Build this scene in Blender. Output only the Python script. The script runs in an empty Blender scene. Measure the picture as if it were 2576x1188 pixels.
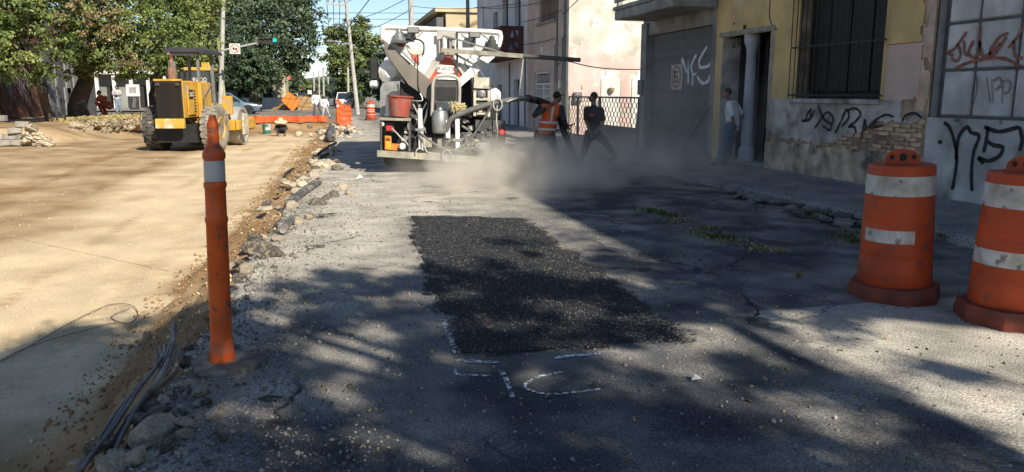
import bpy, bmesh, math, random
import numpy as np
from mathutils import Vector, Matrix, noise, Euler
R = math.radians
rnd = random.Random(7)
# ------------------------------------------------------------------ camera
sc = bpy.context.scene
col = sc.collection
CAM_H = 1.6; FPX = 1946.0; PW, PH = 2576, 1188
PITCH = math.atan((PH/2-234)/FPX); YAW = R(13.5)
cd = bpy.data.cameras.new('camera'); cam = bpy.data.objects.new('camera', cd); col.objects.link(cam)
cam.location = (0, 0, CAM_H); cam.rotation_euler = (R(90)-PITCH, 0, -YAW)
cd.sensor_width = 36; cd.lens = 36*FPX/PW; cd.clip_start = .05; cd.clip_end = 3000
sc.camera = cam
# ------------------------------------------------------------------ sky, sun, exposure
SUN_EL = R(35.5); SUN_AZ = math.atan2(-.40, 1)      # the light travels towards (-.40, 1) on the ground
world = bpy.data.worlds.new('World'); sc.world = world; world.use_nodes = True
wn = world.node_tree
sky = wn.nodes.new('ShaderNodeTexSky'); sky.sky_type = 'NISHITA'; sky.sun_disc = False
sky.sun_elevation = SUN_EL; sky.sun_rotation = math.pi + SUN_AZ
sky.air_density = 1.0; sky.dust_density = .3; sky.ozone_density = 1.6; sky.altitude = 1500
wn.nodes['Background'].inputs[1].default_value = .088
wn.links.new(sky.outputs[0], wn.nodes['Background'].inputs[0])
sd = bpy.data.lights.new('sun', 'SUN'); sun = bpy.data.objects.new('sun', sd); col.objects.link(sun)
sd.energy = 4.8; sd.angle = R(.53); sd.color = (1, .93, .80)
ldir = Vector((math.sin(SUN_AZ)*math.cos(SUN_EL), math.cos(SUN_AZ)*math.cos(SUN_EL), -math.sin(SUN_EL)))
sun.rotation_euler = ldir.to_track_quat('-Z', 'Y').to_euler()
sun.location = (4, -10, 20)
vs = sc.view_settings
vs.view_transform = 'Standard'; vs.look = 'None'; vs.gamma = 1; vs.exposure = .64; vs.use_curve_mapping = False
sc.render.engine = 'CYCLES'
sc.cycles.use_denoising = True
sc.cycles.max_bounces = 6; sc.cycles.volume_bounces = 2; sc.cycles.transparent_max_bounces = 12
sc.cycles.volume_step_rate = 2.0; sc.cycles.volume_max_steps = 96
sc.cycles.caustics_reflective = False; sc.cycles.caustics_refractive = False
# ------------------------------------------------------------------ measuring helpers: where a sight line meets a real plane
def sight(px, py):
    x = (px-PW/2)/FPX; y = -(py-PH/2)/FPX
    cp, sp = math.cos(PITCH), math.sin(PITCH); f = cp+y*sp; u = -sp+y*cp
    cy, sy = math.cos(YAW), math.sin(YAW)
    return Vector((x*cy+f*sy, f*cy-x*sy, u))
def gp(px, py, z=0.):
    r = sight(px, py); t = (z-CAM_H)/r.z; return Vector((r.x*t, r.y*t, z))
def wx(px, py, X):
    r = sight(px, py); t = X/r.x; return Vector((X, r.y*t, CAM_H+r.z*t))
def wy(px, py, Y):
    r = sight(px, py); t = Y/r.y; return Vector((r.x*t, Y, CAM_H+r.z*t))
# ------------------------------------------------------------------ materials
MAT = {}
def mat(name, c, rough=.8, metal=0., var=.12, vs_=6., c2=None, mix2=None, bump=0., bs=40., spec=.4, isl=0., emit=0., coat=0., trans=0., detail=6., dirt=None, dirt_s=1.5, dirt_t=(.5,.7), obr=0., scuff=None, scuff_s=9., scuff_t=(.60,.66)):
    """procedural principled material: colour c varied by noise, second colour c2 in patches, random tint per piece"""
    if name in MAT: return MAT[name]
    m = bpy.data.materials.new(name); m.use_nodes = True; nt = m.node_tree; N = nt.nodes; L = nt.links
    b = N['Principled BSDF']; b.inputs['Roughness'].default_value = rough; b.inputs['Metallic'].default_value = metal
    b.inputs['Specular IOR Level'].default_value = spec
    if coat: b.inputs['Coat Weight'].default_value = coat; b.inputs['Coat Roughness'].default_value = .1
    if trans: b.inputs['Transmission Weight'].default_value = trans
    tc = N.new('ShaderNodeTexCoord'); src = tc.outputs['Object']
    def nz(s, det=detail, off=0):
        n = N.new('ShaderNodeTexNoise'); n.inputs['Scale'].default_value = s; n.inputs['Detail'].default_value = det
        mp = N.new('ShaderNodeMapping'); mp.inputs['Location'].default_value = (off, off*1.7, off*.6); L.new(src, mp.inputs[0]); L.new(mp.outputs[0], n.inputs['Vector']); return n.outputs['Fac']
    def ramp(f, a, bb):
        r = N.new('ShaderNodeMapRange'); r.inputs[1].default_value = a; r.inputs[2].default_value = bb; r.clamp = True; L.new(f, r.inputs[0]); return r.outputs[0]
    def mixc(f, A, B, mode='MIX'):
        x = N.new('ShaderNodeMix'); x.data_type = 'RGBA'; x.blend_type = mode
        if isinstance(f, float): x.inputs[0].default_value = f
        else: L.new(f, x.inputs[0])
        for i, v in ((6, A), (7, B)):
            if isinstance(v, tuple): x.inputs[i].default_value = (*v, 1) if len(v) == 3 else v
            else: L.new(v, x.inputs[i])
        return x.outputs[2]
    cur = tuple(c)
    if c2 is not None:
        lo, hi = mix2 or (.45, .6)
        cur = mixc(ramp(nz(vs_*.5, 8, 3.1), lo, hi), cur, tuple(c2))
    if var:
        lo = tuple(max(0, 1-var*2.2) for _ in range(3)); hi = tuple(1+var*1.4 for _ in range(3))
        v = mixc(ramp(nz(vs_), .25, .75), lo, hi)
        cur = mixc(1.0, cur, v, 'MULTIPLY')
    if isl:
        g = N.new('ShaderNodeNewGeometry')
        lo = tuple(max(0, 1-isl) for _ in range(3)); hi = tuple(1+isl for _ in range(3))
        cur = mixc(1.0, cur, mixc(g.outputs['Random Per Island'], lo, hi), 'MULTIPLY')
    if obr:
        oi = N.new('ShaderNodeObjectInfo')
        cur = mixc(1.0, cur, mixc(oi.outputs['Random'], tuple(max(0, 1-obr) for _ in range(3)), (1+obr, 1+obr*.9, 1+obr*.8)), 'MULTIPLY')
    if dirt is not None:
        cur = mixc(ramp(nz(dirt_s, 10, 9.), *dirt_t), cur, tuple(dirt))
    if scuff is not None:
        cur = mixc(ramp(nz(scuff_s, 4, 21.), *scuff_t), cur, tuple(scuff))
    if isinstance(cur, tuple): b.inputs['Base Color'].default_value = (*cur, 1)
    else: L.new(cur, b.inputs['Base Color'])
    if bump:
        bp = N.new('ShaderNodeBump'); bp.inputs['Strength'].default_value = min(1, bump); bp.inputs['Distance'].default_value = .02
        L.new(nz(bs, 5, 5.), bp.inputs['Height']); L.new(bp.outputs[0], b.inputs['Normal'])
    if emit:
        b.inputs['Emission Color'].default_value = (*c, 1); b.inputs['Emission Strength'].default_value = emit
    MAT[name] = m; return m
# ------------------------------------------------------------------ scene graph helpers
OFF = {}
def tag(o, label=None, cat=None, group=None, kind=None):
    if label: o['label'] = label
    if cat: o['category'] = cat
    if group: o['group'] = group
    if kind: o['kind'] = kind
    return o
def thing(name, label, cat, loc=(0,0,0), rot=0., group=None, world=True, rx=0., ry=0.):
    """an Empty at a thing's base; with world=True its parts are given in world coordinates"""
    o = bpy.data.objects.new(name, None); col.objects.link(o); o.location = loc; o.rotation_euler = (rx, ry, rot)
    o.empty_display_size = .2
    OFF[o.name] = Vector(loc) if world else Vector((0,0,0))
    return tag(o, label, cat, group)
def link_mesh(name, me, m, parent=None, smooth=False, off=None):
    o = bpy.data.objects.new(name, me); col.objects.link(o)
    if m is not None and not me.materials: me.materials.append(m)
    if parent is not None:
        o.parent = parent; OFF[o.name] = OFF.get(parent.name, Vector((0,0,0)))
    if smooth: me.polygons.foreach_set('use_smooth', [True]*len(me.polygons))
    return o
def copy_tree(o, parent=None):
    c = o.copy(); col.objects.link(c); c.parent = parent
    OFF[c.name] = OFF.get(o.name, Vector((0,0,0)))
    for ch in list(o.children): copy_tree(ch, c)
    return c
class MB:
    """collects shapes for ONE mesh"""
    def __init__(s): s.v = []; s.f = []
    def add(s, vs, fs, M=None):
        n = len(s.v)
        s.v += [tuple(M @ Vector(v)) for v in vs] if M is not None else [tuple(v) for v in vs]
        s.f += [tuple(i+n for i in f) for f in fs]; return s
    def box(s, c, d, M=None, rz=0., bev=0.):
        x, y, z = d[0]/2, d[1]/2, d[2]/2
        T = Matrix.Translation(Vector(c)) @ Matrix.Rotation(rz, 4, 'Z')
        if M is not None: T = M @ T
        if bev:
            b = min(bev, x*.9, y*.9, z*.9); vs = []; 
            for sz in (-1, 1):
                for (px_, py_) in ((-x+b,-y),(x-b,-y),(x,-y+b),(x,y-b),(x-b,y),(-x+b,y),(-x,y-b),(-x,-y+b)):
                    vs.append((px_, py_, sz*(z-b)))
            for sz in (-1, 1):
                for (px_, py_) in ((-x+b,-y+b),(x-b,-y+b),(x-b,-y+b),(x-b,y-b),(x-b,y-b),(-x+b,y-b),(-x+b,y-b),(-x+b,-y+b)):
                    vs.append((px_, py_, sz*z))
            fs = []
            for i in range(8):
                j = (i+1) % 8
                fs.append((i, j, 8+j, 8+i)); fs.append((8+i, 8+j, 24+j, 24+i)); fs.append((j, i, 16+i, 16+j))
            fs.append((24, 25, 27, 29)); fs.append((21, 19, 17, 16))
            return s.add(vs, fs, T)
        vs = [(-x,-y,-z),(x,-y,-z),(x,y,-z),(-x,y,-z),(-x,-y,z),(x,-y,z),(x,y,z),(-x,y,z)]
        return s.add(vs, [(0,3,2,1),(4,5,6,7),(0,1,5,4),(1,2,6,5),(2,3,7,6),(3,0,4,7)], T)
    def bx(s, x0, x1, y0, y1, z0, z1, bev=0., M=None):
        return s.box(((x0+x1)/2, (y0+y1)/2, (z0+z1)/2), (abs(x1-x0), abs(y1-y0), abs(z1-z0)), M, bev=bev)
    def bar(s, a, b, w, h=None, up=(0,0,1)):
        a, b = Vector(a), Vector(b); d = b-a; L = d.length
        if L < 1e-6: return s
        h = h or w; zx = d/L; up = Vector(up)
        if abs(zx.dot(up)) > .98: up = Vector((0,1,0)) if abs(zx.y) < .9 else Vector((1,0,0))
        yy = up.cross(zx).normalized(); zz = zx.cross(yy)
        M = Matrix((zx, yy, zz)).transposed().to_4x4(); M.translation = (a+b)/2
        return s.box((0,0,0), (L, w, h), M)
    def tube(s, pts, r, n=8, caps=True):
        pts = [Vector(p) for p in pts]; k = len(pts)
        rs = r if isinstance(r, (list, tuple)) else [r]*k
        ring0 = len(s.v); prev = None
        for i, p in enumerate(pts):
            t = (pts[min(i+1, k-1)]-pts[max(i-1, 0)])
            t = t.normalized() if t.length > 1e-9 else Vector((0,0,1))
            if prev is None:
                u = t.orthogonal().normalized()
            else:
                u = (prev - t*prev.dot(t)); u = u.normalized() if u.length > 1e-6 else t.orthogonal().normalized()
            prev = u; w = t.cross(u)
            for j in range(n):
                a = 2*math.pi*j/n; s.v.append(tuple(p+(u*math.cos(a)+w*math.sin(a))*rs[i]))
        for i in range(k-1):
            for j in range(n):
                a = ring0+i*n+j; b = ring0+i*n+(j+1) % n
                s.f.append((a, b, b+n, a+n))
        if caps:
            s.f.append(tuple(ring0+j for j in reversed(range(n)))); s.f.append(tuple(ring0+(k-1)*n+j for j in range(n)))
        return s
    def lathe(s, prof, n=20, M=None, a0=0., a1=2*math.pi, ngon=None):
        full = abs(a1-a0-2*math.pi) < 1e-6; m = n if full else n+1
        vs = []; 
        for (r, z) in prof:
            for j in range(m):
                a = a0+(a1-a0)*j/n
                k = 1.
                vs.append((r*math.cos(a)*k, r*math.sin(a)*k, z))
        fs = []
        for i in range(len(prof)-1):
            for j in range(n):
                b = (j+1) % m
                fs.append((i*m+j, i*m+b, (i+1)*m+b, (i+1)*m+j))
        if full:
            if prof[0][0] > 1e-4: fs.append(tuple(reversed(range(m))))
            if prof[-1][0] > 1e-4: fs.append(tuple((len(prof)-1)*m+j for j in range(m)))
        return s.add(vs, fs, M)
    def prism(s, poly, t, M=None):
        """poly in local xz plane, thickness t along local y (centred)"""
        n = len(poly); vs = [(p[0], -t/2, p[1]) for p in poly]+[(p[0], t/2, p[1]) for p in poly]
        fs = [tuple(range(n)), tuple(reversed(range(n, 2*n)))]
        for i in range(n):
            j = (i+1) % n; fs.append((j, i, n+i, n+j))
        return s.add(vs, fs, M)
    def ell(s, c, r, n=10, m=7, M=None):
        vs = [(0,0,-1)]; 
        for i in range(1, m):
            a = math.pi*i/m-math.pi/2
            for j in range(n):
                b = 2*math.pi*j/n; vs.append((math.cos(a)*math.cos(b), math.cos(a)*math.sin(b), math.sin(a)))
        vs.append((0,0,1)); fs = []
        for j in range(n):
            fs.append((0, 1+(j+1) % n, 1+j)); fs.append((len(vs)-1, 1+(m-2)*n+j, 1+(m-2)*n+(j+1) % n))
        for i in range(m-2):
            for j in range(n):
                a = 1+i*n+j; b = 1+i*n+(j+1) % n; fs.append((a, b, b+n, a+n))
        r = r if hasattr(r, '__len__') else (r, r, r)
        T = Matrix.Translation(Vector(c)) @ Matrix.Diagonal((*r, 1))
        return s.add(vs, fs, M @ T if M is not None else T)
    def ribbon(s, pts, w, place, cap=True):
        """flat painted stroke: pts 2-D, place(u,v)->3-D"""
        n = len(pts)
        ws = w if isinstance(w, (list, tuple)) else [w]*n
        b0 = len(s.v)
        for i in range(n):
            a = Vector(pts[max(i-1,0)]); b = Vector(pts[min(i+1,n-1)]); d = (b-a)
            d = d.normalized() if d.length > 1e-9 else Vector((1,0)); nn = Vector((-d.y, d.x))*ws[i]/2; p = Vector(pts[i])
            s.v.append(tuple(place(*(p+nn)))); s.v.append(tuple(place(*(p-nn))))
        for i in range(n-1):
            s.f.append((b0+2*i, b0+2*i+1, b0+2*i+3, b0+2*i+2))
        return s
    def mesh(s, name, off=None):
        me = bpy.data.meshes.new(name)
        v = s.v if off is None else [(p[0]-off.x, p[1]-off.y, p[2]-off.z) for p in s.v]
        me.from_pydata(v, [], s.f); me.validate(); return me
    def build(s, name, m, parent=None, smooth=False, mods=None):
        off = OFF.get(parent.name) if parent is not None else None
        me = s.mesh(name, off); o = link_mesh(name, me, m, parent)
        if smooth:
            me.polygons.foreach_set('use_smooth', [True]*len(me.polygons))
            if smooth != 'full':
                try: me.set_sharp_from_angle(angle=R(38))
                except Exception: pass
        return o
def curve_pts(pts, n=8):
    """Catmull-Rom through points"""
    P = [Vector(p) for p in pts]; out = []
    for i in range(len(P)-1):
        p0, p1, p2, p3 = P[max(i-1,0)], P[i], P[i+1], P[min(i+2, len(P)-1)]
        for k in range(n):
            t = k/n
            out.append(.5*((2*p1)+(p2-p0)*t+(2*p0-5*p1+4*p2-p3)*t*t+(3*p1-p0-3*p2+p3)*t**3))
    out.append(P[-1]); return out
def rock_mesh(name, seed, size=(1,1,1), sub=2, rough=.35):
    bm = bmesh.new(); bmesh.ops.create_icosphere(bm, subdivisions=sub, radius=1)
    rr = random.Random(seed); o = Vector((rr.random()*50, rr.random()*50, rr.random()*50))
    pl = [Vector((rr.gauss(0,1), rr.gauss(0,1), rr.gauss(0,1))).normalized() for _ in range(7)]; pd = [rr.uniform(.55, .9) for _ in pl]
    for v in bm.verts:
        p = v.co.copy()
        for n_, d_ in zip(pl, pd):
            q = p.dot(n_)
            if q > d_: p -= n_*(q-d_)
        p *= 1+rough*.5*noise.noise(p*1.7+o)
        v.co = Vector((p.x*size[0], p.y*size[1], p.z*size[2]))
    me = bpy.data.meshes.new(name); bm.to_mesh(me); bm.free(); return me
def text_part(name, txt, size, m, parent, M, extrude=.002, sx=1., align='CENTER'):
    cu = bpy.data.curves.new(name, 'FONT'); cu.body = txt; cu.size = size; cu.extrude = extrude; cu.align_x = align; cu.align_y = 'CENTER'
    t = bpy.data.objects.new(name+'_tmp', cu); col.objects.link(t)
    me = bpy.data.meshes.new_from_object(t.evaluated_get(bpy.context.evaluated_depsgraph_get())); bpy.data.objects.remove(t); me.name = name
    me.materials.clear(); o = link_mesh(name, me, m, parent); off = OFF.get(parent.name, Vector((0,0,0)))
    o.matrix_local = Matrix.Translation(-off) @ M @ Matrix.Diagonal((sx,1,1,1)); return o
def fbm(x, y, z=0., o=4):
    return noise.fractal(Vector((x, y, z)), .9, 2.1, o)
def lerp_tab(tab, t):
    if t <= tab[0][0]: return tab[0][1]
    for (a, va), (b, vb) in zip(tab, tab[1:]):
        if t <= b: return va+(vb-va)*(t-a)/(b-a)
    return tab[-1][1]
# ================================================================== GROUND
EDGE = [(-6,-1.0),(3.4,-.92),(4.5,-.88),(7.6,-.79),(8.9,-.75),(9.5,-.6),(11.6,-.6),(15.6,-.42),(19,-.18),(26.5,.27),(34,.72),(48,1.0)]
FLOOR = [(-6,-.90),(4.5,-.80),(6.5,-.62),(10,-.46),(15,-.30),(25,-.13),(33,-.16),(37,-.38),(48,-.45)]
BANK = [(-6,1.0),(5,1.0),(8,1.0),(11,.95),(15,.78),(22,.95),(32,1.2),(48,1.4)]
def edge_x(y):
    return lerp_tab(EDGE, y)+.10*noise.noise(Vector((0, y*1.1, 3)))+.07*noise.noise(Vector((0, y*3.7, 8)))+.03*noise.noise(Vector((0, y*11, 1)))
def sstep(a, b, t):
    t = min(1, max(0, (t-a)/(b-a))); return t*t*(3-2*t)
def sand_z(x, y):
    e = lerp_tab(EDGE, y); bw = lerp_tab(BANK, y)*(1+.35*noise.noise(Vector((4, y*.8, 0)))); f = lerp_tab(FLOOR, y)
    d = e-x
    t = sstep(-.05, bw, d+.10*noise.noise(Vector((x*1.5, y*2.6, 4)))); t = .78*t+.22*sstep(.0, bw*2.1, d)
    z = -.09+(f+.09)*t
    z += (.10*fbm(x*3.0, y*3.0, 2)+.05*fbm(x*9.0, y*9.0, 6))*(1-abs(2*t-1))+.012*fbm(x*1.3, y*.7, 5)+.006*fbm(x*5, y*5, 1)*(1 if t < .98 else .5)
    # roller and truck tracks with cleat prints
    for (x0, k, w, per, amp) in ((-2.75, .062, .17, .19, .026), (-2.25, .06, .12, .16, .022), (-4.9, .03, .22, .24, .016), (-3.75, .055, .15, .2, .014), (-6.4, .02, .25, .24, .018), (-5.6, -.01, .2, .22, .014)):
        u = (x-(x0+k*y))/w
        if abs(u) < 1.4 and t > .9:
            g_ = math.exp(-u*u*2.2); z += g_*(-.008+amp*math.sin(2*math.pi*(y+.35*abs(u)*w)/per)*(.5+.8*max(0, noise.noise(Vector((x0, y*.7, 0))))))
    # the pit's far wall climbs to street level before the cross street
    q = sstep(41.8, 43.0, y+.25*noise.noise(Vector((x*.6, 0, 7)))); z = z*(1-q)+(.02+.05*noise.noise(Vector((x*.7, y*.7, 0))))*q
    # spoil heaps against the left verge
    l = sstep(-8.3, -9.9, x+.3*noise.noise(Vector((y*.4, 1, 0)))+3.6*sstep(31.5, 29.5, y))
    z = z*(1-l)+(.30+.08*noise.noise(Vector((x, y*.6, 0))))*l
    return z
def attr_color(me, name, vals):
    a = me.color_attributes.new(name, 'FLOAT_COLOR', 'POINT')
    arr = np.ones((len(vals), 4), 'f'); arr[:, 0] = vals; arr[:, 1] = vals; arr[:, 2] = vals
    a.data.foreach_set('color', arr.ravel())
def ground_mat(name, c, c2, scale, speck, rough=.95, bump=.5, bs=60, spec=.2, c3=None, sk=(.55,1.4), md=(.72,1.22), crack=0.):
    m = bpy.data.materials.new(name); m.use_nodes = True; nt = m.node_tree; N = nt.nodes; L = nt.links
    b = N['Principled BSDF']; b.inputs['Roughness'].default_value = rough; b.inputs['Specular IOR Level'].default_value = spec
    tc = N.new('ShaderNodeTexCoord')
    def nz(s, d, t='ShaderNodeTexNoise'):
        n = N.new(t); n.inputs['Scale'].default_value = s
        if 'Noise' in t: n.inputs['Detail'].default_value = d
        L.new(tc.outputs['Object'], n.inputs['Vector']); return n
    def rng(o, a, b_, c_=0., d_=1.):
        r = N.new('ShaderNodeMapRange'); r.inputs[1].default_value = a; r.inputs[2].default_value = b_; r.inputs[3].default_value = c_; r.inputs[4].default_value = d_; L.new(o, r.inputs[0]); return r.outputs[0]
    def mix(f, A, B, mode='MIX'):
        x = N.new('ShaderNodeMix'); x.data_type = 'RGBA'; x.blend_type = mode
        if isinstance(f, float): x.inputs[0].default_value = f
        else: L.new(f, x.inputs[0])
        for i, v in ((6, A), (7, B)):
            if isinstance(v, tuple): x.inputs[i].default_value = (*v, 1)
            else: L.new(v, x.inputs[i])
        return x.outputs[2]
    at = N.new('ShaderNodeAttribute'); at.attribute_name = 'soil'  # mix factor: soil and dust, with some light and shade painted in
    n1 = nz(scale, 9)
    ad = N.new('ShaderNodeMath'); ad.operation = 'ADD'; L.new(at.outputs['Fac'], ad.inputs[0]); L.new(rng(n1.outputs['Fac'], .3, .7, -.35, .35), ad.inputs[1]); ad.use_clamp = True
    cur = mix(ad.outputs[0], c, c2)
    n3 = nz(1.7, 7); cur = mix(1., cur, mix(rng(n3.outputs['Fac'], .3, .72), (md[0],)*3, (md[1],)*3), 'MULTIPLY')
    n2 = nz(speck, 3); cur = mix(1., cur, mix(rng(n2.outputs['Fac'], .36, .64), (sk[0],)*3, (sk[1],)*3), 'MULTIPLY')
    if c3 is not None:
        v = nz(speck*.55, 0, 'ShaderNodeTexVoronoi'); cur = mix(rng(v.outputs['Distance'], .12, .2, .75, 0.), cur, c3)
    if crack:
        nd = nz(1.3, 5); ds = N.new('ShaderNodeVectorMath'); ds.operation = 'MULTIPLY_ADD'; L.new(nd.outputs['Color'], ds.inputs[0]); ds.inputs[1].default_value = (1.1,)*3; L.new(tc.outputs['Object'], ds.inputs[2])
        cv = N.new('ShaderNodeTexVoronoi'); cv.feature = 'DISTANCE_TO_EDGE'; cv.inputs['Scale'].default_value = crack; L.new(ds.outputs[0], cv.inputs['Vector'])
        nm = nz(.45, 3); ml = N.new('ShaderNodeMath'); ml.operation = 'MULTIPLY'; L.new(rng(cv.outputs['Distance'], .004, .016, 1., 0.), ml.inputs[0]); L.new(rng(nm.outputs['Fac'], .48, .58), ml.inputs[1])
        cur = mix(ml.outputs[0], cur, (.045,.04,.036))
    L.new(cur, b.inputs['Base Color'])
    bp = N.new('ShaderNodeBump'); bp.inputs['Strength'].default_value = bump; bp.inputs['Distance'].default_value = .012
    nb = nz(bs, 6); L.new(nb.outputs['Fac'], bp.inputs['Height']); L.new(bp.outputs[0], b.inputs['Normal'])
    return m
def grid_object(name, rows, m, soil=None, smooth=True):
    """rows: list of equal-length lists of points"""
    k = len(rows[0]); vs = [p for r_ in rows for p in r_]
    fs = [(i*k+j, i*k+j+1, (i+1)*k+j+1, (i+1)*k+j) for i in range(len(rows)-1) for j in range(k-1)]
    me = bpy.data.meshes.new(name); me.from_pydata(vs, [], fs)
    me.polygons.foreach_set('use_smooth', [smooth]*len(me.polygons))
    if soil is not None: attr_color(me, 'soil', soil)
    return tag(link_mesh(name, me, m), kind='structure')
M_SAND = ground_mat('sandy_soil', (.62,.485,.30), (.27,.165,.078), .9, 55, bump=.28, bs=26, sk=(.84,1.12), md=(.84,1.12))
M_ROAD = ground_mat('worn_asphalt', (.066,.070,.078), (.50,.452,.372), 1.6, 90, bump=.6, bs=85, c3=(.30,.28,.24), crack=.55)
M_ROADFAR = ground_mat('far_asphalt', (.16,.155,.145), (.36,.31,.24), .6, 20, bump=.3, bs=30)
M_GROUND = ground_mat('dusty_ground', (.24,.21,.16), (.36,.30,.21), .2, 3, bump=.2, bs=5)
M_WALK = ground_mat('pavement_concrete', (.22,.21,.20), (.33,.29,.23), 1.3, 40, bump=.5, bs=40)
# ground to the horizon
me = bpy.data.meshes.new('ground'); me.from_pydata([(-1500,-400,-1.2),(1500,-400,-1.2),(1500,2500,-1.2),(-1500,2500,-1.2)], [], [(0,1,2,3)])
tag(link_mesh('ground', me, M_GROUND), kind='structure')
# excavated roadbed
ys = []; y = -5.
while y < 47: ys.append(y); y += .05 if y < 8 else (.09 if y < 16 else .2)
rows = []; soil = []
for y in ys:
    e = edge_x(y)+.22; r_ = []
    for i in range(150):
        s = i/149; x = e-(e+15)*(s**1.35)
        z = sand_z(x, y); r_.append((x, y, z))
        d = lerp_tab(EDGE, y)-x
        trk = 0.
        for (x0, k_, w_, per) in ((-2.75,.062,.17,.19),(-2.25,.06,.12,.16),(-4.9,.03,.22,.24),(-3.75,.055,.15,.2),(-6.4,.02,.25,.24),(-5.6,-.01,.2,.22),(-1.75,.04,.10,.2)):
            u_ = (x-(x0+k_*y))/w_
            if abs(u_) < 1.6: trk = max(trk, math.exp(-u_*u_*1.6)*(.16+.22*(math.sin(2*math.pi*(y+.35*abs(u_)*w_)/per) > 0))*(.3+max(0, 1.1*noise.noise(Vector((x0, y*.5, 0)))+.35)))
        browner = sstep(-3.4, -5.0, x-.05*(y-14)+1.0*noise.noise(Vector((x*.3, y*.2, 2))))*.95
        bank = 1-sstep(.62, .98, d/lerp_tab(BANK, y)+.18*noise.noise(Vector((x*3,y*3,1)))); 
        soil.append(min(1., trk+max(browner*.72, bank*1.15, sstep(6.3, 4.7, y+.6*noise.noise(Vector((x*.8,y*.8,3))))*sstep(-4.2,-2.6,x)*1.1, sstep(36, 42, y)*.55, sstep(40.9,41.5,y)*1.0)))  # near floor term browns the sand to deepen the tree shade there
    rows.append(r_)
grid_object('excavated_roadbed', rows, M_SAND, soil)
# road slab with a broken left edge
ys = []; y = -8.
while y < 56: ys.append(y); y += .045 if y < 9 else (.09 if y < 20 else .3)
def road_z(x, y):
    return .012*noise.noise(Vector((x*.5, y*.5, 0)))+.006*noise.noise(Vector((x*2.1, y*2.1, 4)))+.0035*noise.noise(Vector((x*9, y*9, 4)))-.012*max(0, x-4.5)
rows = []; soil = []
for y in ys:
    e = edge_x(y); r_ = [(e+.03, y, -.6), (e-.02, y, -.16+.03*noise.noise(Vector((y*5,0,0)))), (e+.012*noise.noise(Vector((y*9,0,2))), y, -.02)]; soil += [.9, .8, .7]
    for i in range(110):
        s = i/109; x = e+.02+(7.0-e)*(s**1.1)
        r_.append((x, y, road_z(x, y)-(.02*(1-min(1,i/4)))))
        d = x-e
        v = .85*math.exp(-d/.45)+.55*math.exp(-((y-12.6)/2.0)**2)*sstep(4.2, 2.8, x)+.26+.16*fbm(x*.8, y*.8, 9)-.24*sstep(4.6,3.4,y)*sstep(2.6,1.6,x)  # last term paints the foreground shade darker by thinning the pale dust
        if 5 > y > -2 and x > 3: v += .60*sstep(2.0, 3.2, x)  # sunlit ground at the lower right painted paler
        if x > 2.6 and y > 6: v -= .10
        v += .52*sstep(5.6, 8, y)*sstep(2.6, 1.0, x) + .25*sstep(20, 30, y)  # first term paints the sunlit strip left of the patch paler
        soil.append(max(0., min(1., v)))
    rows.append(r_)
grid_object('road', rows, M_ROAD, soil)
def sheet(name, pts, m, z=None, soil=.2):
    me = bpy.data.meshes.new(name); me.from_pydata([(p[0], p[1], p[2] if len(p) > 2 else z) for p in pts], [], [tuple(range(len(pts)))])
    attr_color(me, 'soil', [soil]*len(pts)); return tag(link_mesh(name, me, m), kind='structure')
sheet('cross_street', [(-90,44.5),(1.3,44.5),(1.3,56),(90,56),(90,72),(-90,72)], M_ROADFAR, .0, .35)
sheet('far_road', [(-9.5,72),(6.5,72),(6.5,420),(-9.5,420)], M_ROADFAR, .004, .35)
# pavement on the right with an uneven kerb edge
rows = []; soil = []
for k in range(150):
    y = 1.5+k*.38; e = 6.62+.10*noise.noise(Vector((y*1.3, 5, 0)))+.05*noise.noise(Vector((y*5, 2, 0)))
    top = .085+.015*noise.noise(Vector((y, 0, 0))); r_ = [(e-.03, y, -.2), (e, y, top-.03), (e+.04, y, top)]; soil += [.3, .3, .25]
    for i in range(14):
        x = e+.05+(8.75-e)*i/13; r_.append((x, y, top+.02*(x-e)+.006*noise.noise(Vector((x*3, y*3, 1))))); soil.append(.25+.2*noise.noise(Vector((x, y, 3))))
    rows.append(r_)
grid_object('pavement', rows, M_WALK, soil)
sheet('parking_lot', [(8.7,20.2),(17,20.2),(17,27.2),(8.7,27.2)], M_WALK, .10, .4)
sheet('far_pavement', [(6.5,72),(12,72),(12,420),(6.5,420)], M_WALK, .12, .3)
# left verge and pavement
rows = []; soil = []
for k in range(70):
    y = 12+k*.5; r_ = []
    for i in range(20):
        x = -9.6-i*.35-3.4*sstep(31.5, 29.5, y); r_.append((x, y, .36+.06*noise.noise(Vector((x, y, 0)))-.2*(1-min(1,i/1.5)))); soil.append(.75)
    rows.append(r_)
grid_object('left_verge', rows, M_SAND, soil)
sheet('far_left_pavement', [(-40,72),(-9.5,72),(-9.5,420),(-40,420)], M_WALK, .12, .4)

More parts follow.
